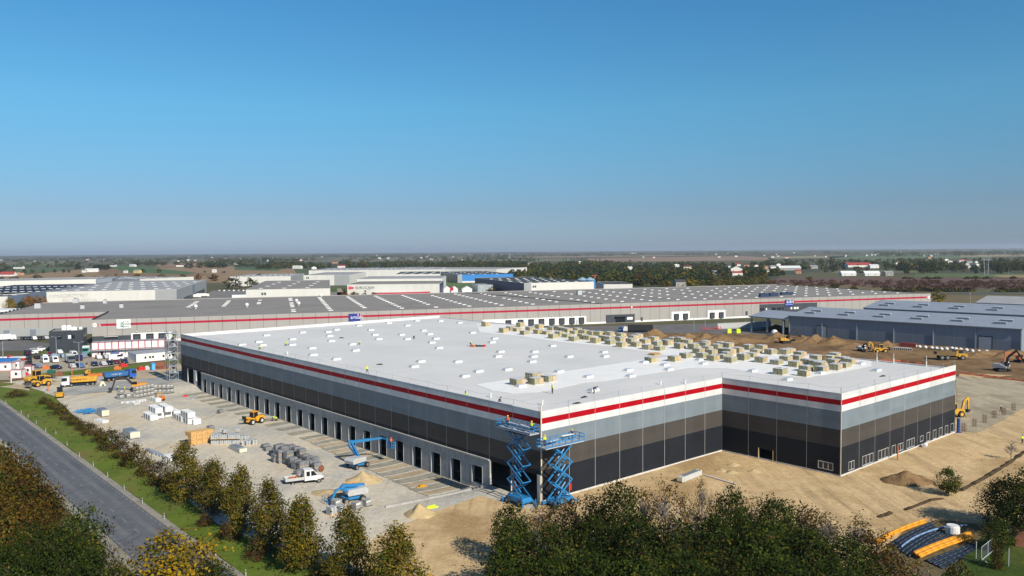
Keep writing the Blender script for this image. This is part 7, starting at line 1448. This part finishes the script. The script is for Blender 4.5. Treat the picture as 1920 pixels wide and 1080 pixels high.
t, L = block('eurocash_warehouse', 'white wholesale hall with red emblem and EUROCASH lettering', (651, 533.7), (824, 532.2), 11, 70, WALLW, ROOFG, nsky=0, side=NAVYW)
t['label'] = 'cream white hall carrying a red emblem and green EUROCASH lettering'; t.name = 'wholesale_warehouse'; u_ = up((0, 0), (1, 0), (0, -1))
letters('EUROCASH', 3.1, LETG, t, u_(6.9, 7.2, .08)); strokes(5, .7, LETG, t, u_(17.2, 6.2, .08))
em = MB(); pts_ = [(2.6+2.0*math.cos(a*.2618), -.1, 8.2+1.5*math.sin(a*.2618)) for a in range(6, 19)]; inn = [(2.95+1.75*math.cos(a*.2618), -.1, 8.2+1.15*math.sin(a*.2618)) for a in range(18, 5, -1)]; n_ = len(pts_)
em.add(pts_+inn, [(i, i+1, 2*n_-2-i, 2*n_-1-i) for i in range(n_-1)])
for k in range(3): em.tube((2.7+k*1.1, -.12-.02*k, 8.2), (2.7+k*1.1, -.2-.02*k, 8.2), 1.05-.1*k, 14)
em.build('emblem', LETR, t)
MB().box(-3, 70, 0, L*.985, 150, 13.2).build('upper_hall', WALLW, t); MB().box(-2.5, 70.5, 13.2, L*.98, 149.5, 13.3).build('roof', ROOFL, t); MB().box(-3.3, 71, 0, -3.05, 148, 12).build('blue_gable', NAVYW, t)
t, L = block('red_canopy_hall', 'low grey roofed shop annex with a bright red fascia before the Eurocash hall', (706, 549.5), (818, 546.5), 4.4, 24, paint('fascia_red', (.45, .02, .04)), ROOFL, cat='shop hall')
t, L = block('white_warehouse', 'white hall with dark roof directly right behind the Eurocash hall', (741, 514.4), (825, 513.6), 12, 120, WALLW, ROOFD, nsky=4); letters('L', 3, LETG, t, up((0, 0), (1, 0), (0, -1))(L*.95, 8, .06))
t, L = block('blue_hall', 'bright blue fronted hall with grey corner and striped grey side', (858, 515.2), (962, 513.6), 10, 150, BLUW, ROOFD, nsky=4, side=WALLG); MB().box(-.05, -.12, 0, L*.08, -.02, 9.9).build('front_panel', WALLG, t); MB().box(L*.08, -.1, 0, L, -.02, 2.2).build('base_panel', WALLW, t)
for i in range(14): MB().box(-.2, 6+i*10, .5, -.02, 10+i*10, 9).build('side_panel', DKG, t)
t, L = block('navy_hall', 'navy sided hall with a long white front and dark skylit roof', (982.5, 531), (1113.5, 528.2), 11, 150, WALLW, ROOFD, nsky=7, side=NAVYW); strokes(2, 2.6, LETG, t, up((0, 0), (1, 0), (0, -1))(L*.12, 7, .06)); MB().box(-.1, -.15, .5, L*.27, -.02, 4.0).build('window_band', NAVYW, t); MB().box(0, -.12, 4.0, L*.1, -.02, 10.9).build('front_panel', WALLG, t)
for px, lb in ((1092, 'left one of two blue silo tanks behind the navy hall'), (1106, 'right one of two blue silo tanks behind the navy hall')):
    x, y = G(px, 530, 9); tt = thing('silo', lb, 'silo', (x, y, 0)); MB().cyl(0, 0, 0, 11.5, 5.2, 18).build('barrel', paint('silo_blue', (.06, .18, .36)), tt); MB().cyl(0, 0, 11.5, 14, 5.3, 18, 0, .4).build('roof', paint('silo_roof', (.25, .36, .46)), tt)
t, L = block('white_warehouse', 'small white hall with a graphite roof end near the trees', (1132, 533.2), (1186, 532.8), 7, 60, WALLW, ROOFD); MB().box(-16, 0, 0, -.05, 58, 6.6).build('graphite_annex', DKG, t)
t, L = block('glass_pavilion', 'pale translucent grey pavilion before the navy hall', (896, 534.5), (924, 534), 7, 30, mat('translucent_wall', (.36, .40, .42), .3, .2, .5), ROOFL, cat='pavilion', seams_=9)
for px, py, w, lb in [(876, 549, 20, 'white pitched roof tent right of the Eurocash hall'), (838, 549, 14, 'white storage tent beside the Eurocash wall'), (852, 549, 14, 'white box tent between two others')]:
    x, y = G(px, py); w2 = w/2*.46; tt = thing('white_tent', lb, 'tent', (x, y, 0), .1); MB().prism([(-w2, 0), (w2, 0), (w2, 14), (-w2, 14)], 0, 3.4).build('wall', SIGNW, tt); MB().add([(-w2-.3, -.2, 3.4), (w2+.3, -.2, 3.4), (0, -.2, 6), (-w2-.3, 14.2, 3.4), (w2+.3, 14.2, 3.4), (0, 14.2, 6)], [(0, 1, 2), (3, 5, 4), (0, 2, 5, 3), (1, 4, 5, 2)]).build('roof', SIGNW, tt)
x, y = G(868, 547); tag(MB().box(-1.5, -.3, 3, 1.5, .3, 6, 0).cyl(0, 0, 0, 3, .2, 6).build('advert_totem', REDP, None, (*G(847, 551), 0)), 'red square advert totem between white tents', 'sign')
t = thing('round_tank', 'round steel grey tank building at the left edge', 'tank', (*G(8, 612), 0)); MB().cyl(0, 0, 3.2, 8.6, 9.5, 36).build('barrel', mat('brushed_steel', (.22, .26, .28), .3, .2, .3, .6, stretch=(1, 1, .1)), t); MB().cyl(0, 0, 8.6, 9.2, 9.8, 36).build('rim', SIGNW, t); MB().cyl(0, 0, 0, 3.2, 9.4, 36).build('base', WALLW, t)
tag(MB().box(-1.2, -1, 0, 1.2, 1, 3.2).box(-1.3, -1.1, 3.2, 1.3, 1.1, 3.4).build('white_kiosk', SIGNW, None, (*G(20, 630), 0)), 'small white kiosk left of the grey warehouse end', 'kiosk')
# yards around the far halls
sheet('hall_yard', P0((331, 575), (620, 560), (650, 556), (640, 548), (400, 545), (385, 552), (335, 562)), lambda x, y: .1, 20, mat('yard_asphalt', (.17, .165, .155), .9, .2, .1)); sheet('hall_yard', P0((824, 558), (990, 556), (1240, 548), (1130, 545), (930, 536), (826, 548)), lambda x, y: .09, 20, MATS['yard_asphalt'])
for k in range(6): car('white' if k % 2 else 'silver', 'wagon', (*G(412+k*9, 546.5), .12), .2+math.pi/2, 'tiny parked car in the lorry yard beside white halls', 'tiny cars in the lorry yard')
for px, py, lb, L_ in [(361, 559, 'white trailer by the docks of the MAGAZYNY hall, near one', 10), (378, 557, 'white trailer by the docks of the MAGAZYNY hall, far one', 9), (449, 560, 'white trailer at the corner of the blue glazed white hall', 12)]: box_truck(WHITE, WHITE, (*G(px, py), .1), .35, lb, L_, 'white_lorry')
HOUSES = [(1290, 504, 16, 'c', 'm', 'cream house with maroon roof standing in the broad wood'), (1270, 501, 8, 'w', 'w', 'small white house left of the maroon roofed house'), (1341, 515, 10, 'c', 'g', 'cream house with grey roof in the wood'), (1366, 502, 9, 'w', 'd', 'white flat house right of the maroon roofed house'), (1384, 499, 10, 'w', 'r', 'red roofed house behind the dark roofed one'), (1381, 509, 21, 'w', 'd', 'long dark roofed house with white gable'), (1383, 518, 19, 'w', 'r', 'bright red roofed house nearest the scrub'), (1400, 500, 10, 'o', 'm', 'maroon house between red roofs'), (1419, 502, 9, 'w', 'r', 'white gabled house with red roof'), (1437, 504, 9, 'o', 'b', 'orange brown house at the wood edge'), (1439, 512, 7, 'c', 'g', 'small cream house below the orange brown one'), (1277, 537, 20, 'g', 'd', 'dark roofed barn directly behind the grey warehouse roof'), (1115, 524, 9, 'o', 'r', 'small red roofed house above the blue silos'), (976, 508, 5, 'w', 'w', 'tiny white house deep in the wood'), (1182, 506, 8, 'w', 'w', 'tiny white flat house in the dark wood'), (1088, 494, 5, 'y', 'w', 'tiny cream house between poplars'), (992, 497, 5, 'y', 'w', 'tiny yellow house under the poplars'),
        (1527, 504, 14, 'g', 'g', 'grey roofed house in the far village'), (1497, 513, 10, 'o', 'r', 'orange shed at the edge of the heath'), (1460, 499, 8, 'w', 'd', 'pale house with tall gable left of the long white shed'), (1450, 504, 10, 'w', 'g', 'low pale house left of the long white shed'), (1640, 503, 17, 'w', 'w', 'white house at the end of the long red roof'), (1668, 517, 15, 'g', 'g', 'grey barn right of the greenhouses'), (1683, 497, 8, 'w', 'd', 'white gable with dark roof at the village end'), (1701, 494, 6, 'w', 'g', 'tiny white gable before the dark grove'), (1775, 489, 7, 'w', 'd', 'white gable farthest west in the white terrace'), (1782, 493, 8, 'w', 'r', 'white gable with red roof in the white terrace'), (1805, 491, 12, 'w', 'r', 'pinkish red roofed house above the white terrace'), (1818, 493, 12, 'g', 'b', 'brown roofed house beside the pinkish red roof'), (1814, 498, 7, 'w', 'd', 'white gable in the middle of the white terrace'), (1831, 494, 6, 'w', 'd', 'white gable upper right of the terrace'), (1833, 499, 6, 'w', 'd', 'white gable lower right of the terrace'), (1818, 503, 5, 'w', 'd', 'tiny white gable lowest in the terrace'), (1846, 499, 5, 'w', 'd', 'white gable next to the pylon'), (1743, 485, 6, 'o', 'r', 'tiny red roof above the dark grove'),
        (172, 510, 22, 'w', 'w', 'large white house in the tan western fields'), (157, 511, 7, 'w', 'g', 'small cream annex left of the large white house'), (211, 500, 10, 'w', 'd', 'low white house beside the green western field'), (35, 516, 9, 'o', 'b', 'orange gabled house at far left'), (33, 504, 18, 'w', 'd', 'dark roofed farmhouse at far left'), (234, 512, 6, 'w', 'g', 'tiny pale house left of the yellow building'), (255, 512, 11, 'y', 'g', 'bright yellow building in the tan fields'), (247, 500, 11, 'w', 'w', 'low white barn above the yellow building'), (401, 511, 7, 'w', 'w', 'lone white van like hut in the brown field'), (337, 500, 13, 'w', 'm', 'long maroon roofed farm at the western wood'), (442, 497, 5, 'w', 'w', 'small white tower house in front of dark trees'), (556, 504, 17, 'w', 'w', 'white farm building behind the pale hall'), (589, 505, 9, 'w', 'd', 'white gable house with dark blue roof'), (640, 502, 14, 'w', 'r', 'white house with bright red roof behind the halls'), (627, 494, 10, 'o', 'b', 'salmon house above the red roofed one')]
def clear_of_houses(px, py): return not any(abs(px-h[0]) < h[2]*.62+1.5 and -1.5 < py-h[1] < 9 for h in HOUSES) and not any(abs(px-q[0]) < q[1] and -1 < py-q[2] < 7 for q in ((1482, 24, 507), (1612, 26, 501), (1592, 18, 517), (1636, 18, 517)))
# ------------------------------------------------------------------ far trees, woods, houses and the hazy air
FK = {}
def far_mesh(kind, v, n=90, size=1.9):
    if (kind, v) in FK: return FK[(kind, v)]
    pf, h, r, mix = {'wood': (P_ROUND, 11, 4.6, [(D_, 6), (G_, 2), (O_, 1)]), 'green': (P_OVAL, 11, 4.2, [(G_, 3), (D_, 4), (O_, 1)]), 'olive': (P_ROUND, 10, 4.4, [(O_, 4), (D_, 3), (B_, 1.5)]), 'brown': (P_ROUND, 9, 4.0, [(B_, 4), (O_, 2), (U_, 2)]),
                     'rusty': (P_ROUND, 9, 4.0, [(R_, 4), (A_, 1), (B_, 2)]), 'pine': (P_CONE, 12, 3.0, [(N_, 6), (D_, 2)]), 'poplar': (P_POP, 20, 1.7, [(D_, 4), (N_, 2), (G_, 1)]), 'yellowish': (P_ROUND, 9, 4, [(Y_, 2), (O_, 3), (G_, 1)]), 'bush': (P_BUSH, 3.2, 3.0, [(O_, 2), (D_, 4), (B_, 2)])}[kind]
    V, F, MI = leaves(100+v*17+len(kind)*5, pf, h, r, n*4, size*(.6 if kind in ('bush', 'poplar') else .75), mix, .5, 8, .06)
    b = MB(); b.tube((0, 0, -.3), (0, 0, h*.6), .35, 5, 0, .12); o0 = len(V); V = [tuple(q) for q in V]+b.v; F = F+[tuple(i+o0 for i in f) for f in b.f]; MI = MI+[len(ALLM)]*len(b.f)
    FK[(kind, v)] = (leafmesh('far_'+kind, V, F, MI, ALLM+[BARK]), h, r); return FK[(kind, v)]
fr = random.Random(99)
def ftree(kind, px, base, h, label, group, w=None, cat='tree', name=None):
    me, h0, r0 = far_mesh(kind, fr.randrange(3)); o = bpy.data.objects.new(name or {'pine': 'pine_tree', 'poplar': 'poplar_tree', 'bush': 'bush'}.get(kind, 'broadleaf_tree'), me); COL.objects.link(o)
    o.location = (*G(px, base), 0); o.rotation_euler = (0, 0, fr.uniform(0, 6.28)); s = h/h0; k = (w/(2*r0)) if w else s*fr.uniform(.85, 1.15); o.scale = (k, k, s); return tag(o, label, cat, group)
KL = {'wood': 'dark green', 'green': 'mid green', 'olive': 'olive', 'brown': 'brown', 'rusty': 'rust coloured', 'pine': 'dark pointed', 'poplar': 'tall slim', 'yellowish': 'yellowish'}
def scatter(n_, x0, x1, y0, y1, kinds, hr, where, group, ok=None):
    k = 0; t = 0
    while k < n_ and t < n_*20:
        t += 1; px = fr.uniform(x0, x1); py = y0+(y1-y0)*fr.random()**.8
        if (ok and not ok(px, py)) or not clear_of_houses(px, py): continue
        kd = fr.choice(kinds); ftree(kd, px, py, fr.uniform(*hr)*.95, KL[kd]+' tree '+where, group); k += 1
hs = lambda px: 536 if px > 1190 else 540
scatter(118, 955, 1450, 503, 537, ['wood', 'wood', 'green', 'green', 'olive', 'olive', 'wood', 'brown', 'pine'], (8, 13.5), 'in the broad wood beyond the navy hall', 'trees of the broad wood', lambda x, y: y < (541 if x > 1115 else 520) - max(0, (x-1300)*.12))
scatter(44, 1440, 1920, 501, 512, ['wood', 'wood', 'green', 'pine', 'brown', 'olive'], (9, 15), 'among the village houses beyond the heath', 'trees of the far village')
scatter(24, 1690, 1925, 503, 515, ['wood', 'wood', 'pine', 'green'], (12, 17), 'in the dark grove beside the pylon', 'trees of the pylon grove')
scatter(52, 480, 960, 494, 506, ['wood', 'green', 'wood', 'olive', 'olive', 'brown'], (9, 14), 'in the tree belt behind the white halls', 'trees of the belt behind the halls')
for px, py, h, w, kd in [(46, 513, 9, None, 'wood'), (60, 512, 8, None, 'brown'), (25, 512, 9, None, 'wood'), (81, 512, 8, None, 'wood'), (103, 511.5, 8, None, 'wood'), (119, 511.5, 8, None, 'wood'), (129, 511, 7, None, 'brown'), (147, 505, 15, 16, 'wood'), (142, 506, 9, None, 'wood'), (190, 506, 14, 30, 'wood'), (200, 506, 12, 20, 'wood'), (181, 505, 11, 18, 'wood'), (148, 523, 8, 14, 'wood'), (178, 523, 5, 10, 'olive'), (200, 522, 4, 8, 'brown'), (68, 524, 8, 13, 'wood'), (217, 529, 10, 9, 'yellowish'),
        (28, 531, 10, 14, 'brown'), (56, 531, 7, 7, 'olive'), (76, 531, 9, 10, 'brown'), (128, 532, 6, 11, 'rusty'), (4, 531, 8, 10, 'brown'), (92, 531, 6, 10, 'brown'), (184, 533, 5, 12, 'rusty'), (256, 526, 9, 13, 'rusty'), (303, 526, 9, 13, 'brown'), (343, 525, 8, 12, 'olive'), (372, 525, 9, 11, 'rusty'), (400, 527, 10, 14, 'brown'), (438, 541, 13, 18, 'wood'), (468, 539, 11, 12, 'green'), (480, 540, 9, 10, 'wood'), (268, 511, 8, 10, 'wood'), (298, 511, 8, 10, 'brown'), (8, 512, 10, 26, 'wood'), (16, 505, 9, 22, 'wood'),
        (355, 503, 13, 26, 'wood'), (378, 502, 12, 26, 'olive'), (393, 502, 13, 30, 'wood'), (408, 502, 13, 30, 'wood'), (420, 502, 13, 26, 'wood'), (448, 501, 13, 26, 'wood'), (460, 501, 12, 26, 'olive'), (475, 500, 12, 24, 'wood'), (280, 498, 11, 26, 'wood'), (255, 499, 11, 22, 'wood'), (292, 497, 11, 22, 'wood'), (330, 496, 10, 20, 'wood'), (420, 512, 4, 8, 'wood'), (384, 511, 4, 6, 'wood'), (487, 532, 12, 12, 'brown')]:
    ftree(kd, px, py, h, KL[kd]+' tree standing in the fields and hedges left of the halls', 'trees in the western fields', w)
for px, py, h in [(976, 497, 20), (981, 497, 20), (987, 497, 21), (990, 497, 21), (993.5, 497, 21), (1003, 495, 18), (1010, 495, 18), (1056, 497, 19), (1061, 497, 19), (1071, 497, 20), (1077, 497, 19), (1082, 497, 19), (1090, 497, 18), (1100, 497, 20), (1117, 498, 20), (1125, 498, 20), (940, 492, 18), (944, 492, 19), (954, 491, 17)]: ftree('poplar', px, py, h, 'tall slim poplar in the row rising above the broad wood', 'poplars above the wood')
for px, tp, d, w, k, lb in [(18, 559, 520, 24, 'yellow', 'yellow green tree beside the white gable hall at far left'), (53, 553, 540, 26, 'orange', 'bright orange tree before the pale blue hall wall'), (70, 555, 535, 20, 'orange', 'orange and green tree touching the faded lettering hall'), (83, 556, 560, 12, 'orange', 'narrow orange tree at the corner of the lettering hall'), (40, 565, 500, 20, 'dark', 'dark green tree low between orange trees')]: tree_px(k, px, tp, d, w, lb)
for px, py, h, w, kd, lb in [(113, 572, 6, 5, 'brown', 'small brown tree before the faded lettering'), (131, 572, 9, 10, 'wood', 'green tree in front of the faded lettering'), (147, 572, 8, 7, 'brown', 'thin brown tree right of the faded lettering'), (166, 571, 4.5, 3.4, 'pine', 'left one of two small firs before the lettering hall'), (171, 571, 4, 3.4, 'pine', 'right one of two small firs before the lettering hall'), (192, 570, 4, 3, 'pine', 'single small fir before the lettering hall'),
        (489, 560, 5, 5, 'pine', 'small fir at the left of the blue glazed white hall'), (548, 562, 4, 4, 'pine', 'small fir at the middle of the grey roofed white hall'), (603, 560, 6, 7, 'yellowish', 'golden bush before the grey roofed white hall'), (646, 558, 7, 6, 'rusty', 'rusty bush at the corner of the EUROCASH hall'), (663, 558, 5, 9, 'olive', 'olive bush under the EUROCASH lettering'), (685, 558, 7, 2.6, 'pine', 'narrow dark fir on the EUROCASH wall'), (705, 557, 6, 3.6, 'pine', 'dark fir beside the red fascia'), (720, 556, 5.5, 8, 'yellowish', 'yellow green tree over the red fascia, left one'), (779, 555, 6, 9, 'yellowish', 'yellow green tree over the red fascia, right one'),
        (924, 548, 5, 10, 'yellowish', 'olive yellow bush beside the pale pavilion'), (928, 546, 4, 3, 'rusty', 'orange bush beside the pale pavilion'), (1130, 546, 6, 7, 'yellowish', 'yellow bush left of the small white hall'), (1156, 545, 8, 9, 'wood', 'green tree before the small white hall'), (1176, 544, 7, 10, 'olive', 'olive tree before the small white hall'), (1297, 538, 9, 15, 'yellowish', 'broad yellow green tree behind the grey warehouse roof'), (1247, 538, 7, 14, 'yellowish', 'golden bush behind the grey warehouse roof'), (1340, 535, 5, 16, 'olive', 'low olive bush at the edge of the heath'), (1610, 512, 13, 17, 'olive', 'pale willow between two greenhouses'), (1517, 526, 5, 8, 'yellowish', 'single golden bush on the maroon heath'), (1758, 569, 8, 10, 'yellowish', 'lone yellow green tree right of the grey warehouse end')]:
    ftree(kd, px, py, h, lb, None, w)
for k, (px, py, w) in enumerate([(1563, 541, 18), (1600, 545, 16), (1665, 546, 22), (1688, 547, 22), (1705, 547, 20), (1722, 546, 26), (1740, 546, 26), (1756, 547, 22), (1772, 547, 22), (1795, 547, 20), (1815, 547, 20), (1880, 547, 26), (1900, 547, 30), (1918, 547, 26), (1815, 523, 20), (1830, 523, 20), (1850, 523, 18), (1900, 523, 16), (1757, 523, 24), (1738, 523, 20), (1700, 523, 24)]):
    ftree('bush', px, py, 3.6 if py > 530 else 3.0, 'dark hedge bush in the lines bordering the maroon heath', 'hedge bushes by the heath', w*.55, 'bush')
# one mass of far woods, too many to count
def mass(name, spots, mix, quads, size, seed):
    r = np.random.default_rng(seed); ws = np.array([w for _, w in mix], float); ws /= ws.sum(); V = []; F = []; MI = []
    for x, y, h, rad in spots:
        for _ in range(quads):
            a = r.uniform(0, 6.28); t = r.uniform(.08, 1); rho = rad*math.sqrt(r.random())*math.sin(math.pi*(.12+.8*t))**.6; c = np.array([x+rho*math.cos(a), y+rho*math.sin(a), h*t])
            n_ = r.normal(0, .6, 3)+np.array([0, -.5, .8]); n_ /= np.linalg.norm(n_); u = np.cross(n_, r.normal(0, 1, 3)); u /= np.linalg.norm(u); v = np.cross(n_, u); q = size*r.uniform(.6, 1.3)*.5; o = len(V)
            V += [c-u*q, c-v*q, c+u*q, c+v*q]; F.append((o, o+1, o+2, o+3)); MI.append(int(r.choice([s for s, _ in mix], p=ws)))
    o = bpy.data.objects.new(name, leafmesh(name, V, F, MI, ALLM)); COL.objects.link(o); return tag(o, kind='stuff')
sp = []
def belt(n_, x0, x1, y0, y1, h, rad):
    for _ in range(n_):
        px = fr.uniform(x0, x1); py = y0+(y1-y0)*fr.random()+(-(px-960)*.0072); 
        if noise.noise(Vector((px*.012, py*.35, 4.2))) < -.12 or not clear_of_houses(px, py): continue
        sp.append((*G(px, py), h*fr.uniform(.7, 1.2), rad*fr.uniform(.7, 1.3)))
belt(260, -40, 560, 489, 496, 11, 9); belt(420, -40, 1000, 482, 490, 12, 14); belt(700, -60, 1980, 476.5, 482, 13, 26); belt(900, -80, 2000, 473.6, 476.5, 15, 55)
belt(900, 955, 1330, 500, 538, 8, 5.5); belt(700, 1190, 1465, 499, 522, 8, 5.5); belt(300, 950, 1200, 496, 506, 10, 7); belt(90, 828, 960, 496, 508, 9, 7); belt(420, 1430, 1930, 493, 511, 8, 6); belt(260, 1690, 1940, 501, 514, 12, 7); belt(420, 480, 960, 492, 502, 10, 7); belt(150, 1640, 1960, 482, 487, 18, 20)
mass('far_woods', sp, [(D_, 6), (N_, 2), (G_, 2.5), (O_, 2), (B_, 1)], 28, 3.8, 3)
sp = []
for _ in range(700):
    px, py = fr.uniform(1300, 1940), fr.uniform(527, 541)
    if py > 535 and px < 1650 and py > 531+(px-1300)*.025: continue
    sp.append((*G(px, py), fr.uniform(1.2, 2.4), fr.uniform(2, 4)))
mass('heath_bushes', sp, [(U_, 5), (B_, 2)], 16, 1.5, 5)
sp = []
for _ in range(260):
    px, py = fr.uniform(1300, 1440), fr.uniform(521, 536); sp.append((*G(px, py), fr.uniform(2.5, 5), fr.uniform(3, 5)))
mass('scrub', sp, [(O_, 4), (D_, 4), (B_, 2), (G_, 2)], 26, 1.6, 6)
sp = []
for k in range(650):
    a = fr.random(); t = fr.uniform(0, T1); o_ = fr.choice([fr.uniform(-9, -2.2), fr.uniform(rw+1.5, rw+9)]); x, y = rpt(t, o_); sp.append((x, y, fr.uniform(.08, .22), fr.uniform(.25, .7)))
mass('verge_weeds', sp, [(G_, 4), (O_, 3)], 7, .22, 8)
# houses -----------------------------------------------------------------------------------
WC = {'w': mat('house_white', (.68, .66, .61), .8, .1), 'c': mat('house_cream', (.58, .50, .34), .8, .1), 'y': mat('house_yellow', (.60, .47, .16), .8, .1), 'o': mat('house_salmon', (.50, .30, .18), .8, .1), 'g': mat('house_grey', (.30, .29, .27), .8, .1)}
RC = {'r': mat('roof_red', (.30, .05, .04), .8, .2), 'm': mat('roof_maroon', (.10, .03, .04), .8, .2), 'd': mat('roof_dark', (.05, .052, .06), .8, .2), 'g': mat('roof_grey', (.26, .26, .25), .8, .2), 'w': mat('roof_white', (.60, .62, .62), .7, .1), 'b': mat('roof_brown', (.16, .08, .05), .8, .2)}
def house(px, py, wpx, wall_, roof_, label, rz=None, depth=None, h=3.2, gable=False, name='house', group=None, cat='house'):
    x, y = G(px, py); d = Vector((x, y, -CAM_H)).dot(C_F); w = wpx*d/F_PX; dp = depth or min(w, 10); rz = fr.uniform(-.3, .3) if rz is None else rz
    t = thing(name, label, cat, (x, y, 0), rz, group); rh = (dp if not gable else w)*.38 if h < 4 else (w if gable else dp)*.22
    m = MB(); m.box(-w/2, 0, -.1, w/2, dp, h)
    if gable: m.add([(-w/2, 0, h), (w/2, 0, h), (0, 0, h+rh)], [(0, 1, 2)]); m.add([(-w/2, dp, h), (w/2, dp, h), (0, dp, h+rh)], [(0, 2, 1)])
    else: m.add([(-w/2, 0, h), (-w/2, dp, h), (-w/2, dp/2, h+rh)], [(0, 2, 1)]); m.add([(w/2, 0, h), (w/2, dp, h), (w/2, dp/2, h+rh)], [(0, 1, 2)])
    m.build('wall', WC[wall_], t); r = MB(); e = .5; k = rh/((w if gable else dp)/2)*e
    if gable: r.add([(-w/2-e, -e, h-k+.05), (0, -e, h+rh+.08), (0, dp+e, h+rh+.08), (-w/2-e, dp+e, h-k+.05), (w/2+e, -e, h-k+.05), (w/2+e, dp+e, h-k+.05)], [(0, 1, 2, 3), (1, 4, 5, 2)])
    else: r.add([(-w/2-e, -e, h-k+.05), (w/2+e, -e, h-k+.05), (w/2+e, dp/2, h+rh+.08), (-w/2-e, dp/2, h+rh+.08), (w/2+e, dp+e, h-k+.05), (-w/2-e, dp+e, h-k+.05)], [(0, 1, 2, 3), (3, 2, 4, 5)])
    r.build('roof', RC[roof_], t)
    if wpx < 30:
        for s in (-.28, .2): MB().box(w*s-.5, -.04, 1.0, w*s+.5, .02, 2.2).build('window', GLASS, t)
    return t
for a in HOUSES:
    house(*a, gable=('gable' in a[5]), h=5 if a[2] > 16 else 4.4)
house(1482, 507, 40, 'g', 'w', 'long white roofed shed before the far village', 0, 16, 4.5, name='long_shed', cat='shed'); house(1612, 501, 44, 'w', 'r', 'very long red roofed building in the far village', 0, 22, 4.5, name='long_building', cat='building'); house(1592, 517, 27, 'w', 'w', 'pale greenhouse left of the willow', 0, 9, 3.2, name='greenhouse', cat='greenhouse'); house(1636, 517, 28, 'w', 'w', 'pale greenhouse right of the willow', 0, 9, 3.2, name='greenhouse', cat='greenhouse'); house(12, 518, 26, 'w', 'r', 'long low red roofed white building at far left', 0, 12, 3.4, name='long_building', cat='building')
for i in range(64):
    px = fr.choice([fr.uniform(0, 480), fr.uniform(480, 960), fr.uniform(1180, 1500), fr.uniform(1500, 1760), fr.uniform(480, 960)]); py = fr.uniform(477, 488)-(px-960)*.0072
    b = MB(); w = fr.uniform(6, 13); b.box(-w/2, 0, 0, w/2, 9, 4.5, 0); b.add([(-w/2-.4, -.4, 4.5), (w/2+.4, -.4, 4.5), (w/2+.4, 4.5, 7.5), (-w/2-.4, 4.5, 7.5), (w/2+.4, 9.4, 4.5), (-w/2-.4, 9.4, 4.5)], [(0, 1, 2, 3), (3, 2, 4, 5)], 1)
    tag(b.build('far_house', [WC['w'], RC[fr.choice('wgrdg')]], None, (*G(px, py), 0), fr.uniform(-.4, .4)), 'tiny pale house far off on the hazy plain', 'house', 'far houses on the plain')
# pylons, mast, poles
def pylon(px, base, top, label, w=9):
    x, y = G(px, base); d = Vector((x, y, -CAM_H)).dot(C_F); h = (base-top)*d/F_PX; t = thing('power_pylon', label, 'pylon', (x, y, 0), .2); b = MB()
    for s in (-1, 1):
        b.tube((s*w*.30, 0, 0), (s*w*.42, 0, h*.75), .28, 4); b.tube((s*w*.42, 0, h*.75), (s*w*.62, 0, h), .22, 4); b.tube((s*w*.42, 0, h*.75), (s*w*.2, 0, h), .2, 4)
    for k in range(6): b.tube((-w*(.30+.02*k), 0, h*.12*k), (w*(.32+.02*k), 0, h*.12*(k+1)), .1, 3)
    b.build('lattice', STEEL, t); b = MB(); b.bar((-w, 0, h*.82), (w, 0, h*.82), .4, .4); b.build('cross_arm', STEEL, t)
pylon(1849, 516, 481, 'grey lattice power pylon in front of the dark grove'); pylon(1756, 495, 472, 'grey power pylon rising from the dark trees', 8)
for px, ba, tp, lb in [(660, 479, 462, 'thin radio mast on the horizon'), (1891, 516, 505, 'pale concrete pole right of the pylon'), (1819, 574, 548, 'thin utility pole behind the slate sheds')]:
    x, y = G(px, ba); d = Vector((x, y, -CAM_H)).dot(C_F); h = (ba-tp)*d/F_PX; tag(MB().cyl(0, 0, 0, h, max(.15, h*.012), 6, 0, .1).box(-.6, -.05, h*.93, .6, .05, h*.95).build('mast', STEEL, None, (x, y, 0)), lb, 'mast')
# the air
hz = MB(); hz.box(-14500, -700, -3.2, 14500, 16500, 70); ho = hz.build('haze', None or []); tag(ho, kind='stuff')
hm = bpy.data.materials.new('haze'); hm.use_nodes = True; n = hm.node_tree.nodes; n.remove(n['Principled BSDF'])
pv = n.new('ShaderNodeVolumePrincipled'); pv.inputs['Color'].default_value = (.80, .88, 1.0, 1); pv.inputs['Density'].default_value = .00006; pv.inputs['Anisotropy'].default_value = .2
hm.node_tree.links.new(pv.outputs[0], n['Material Output'].inputs['Volume']); ho.data.materials.append(hm)
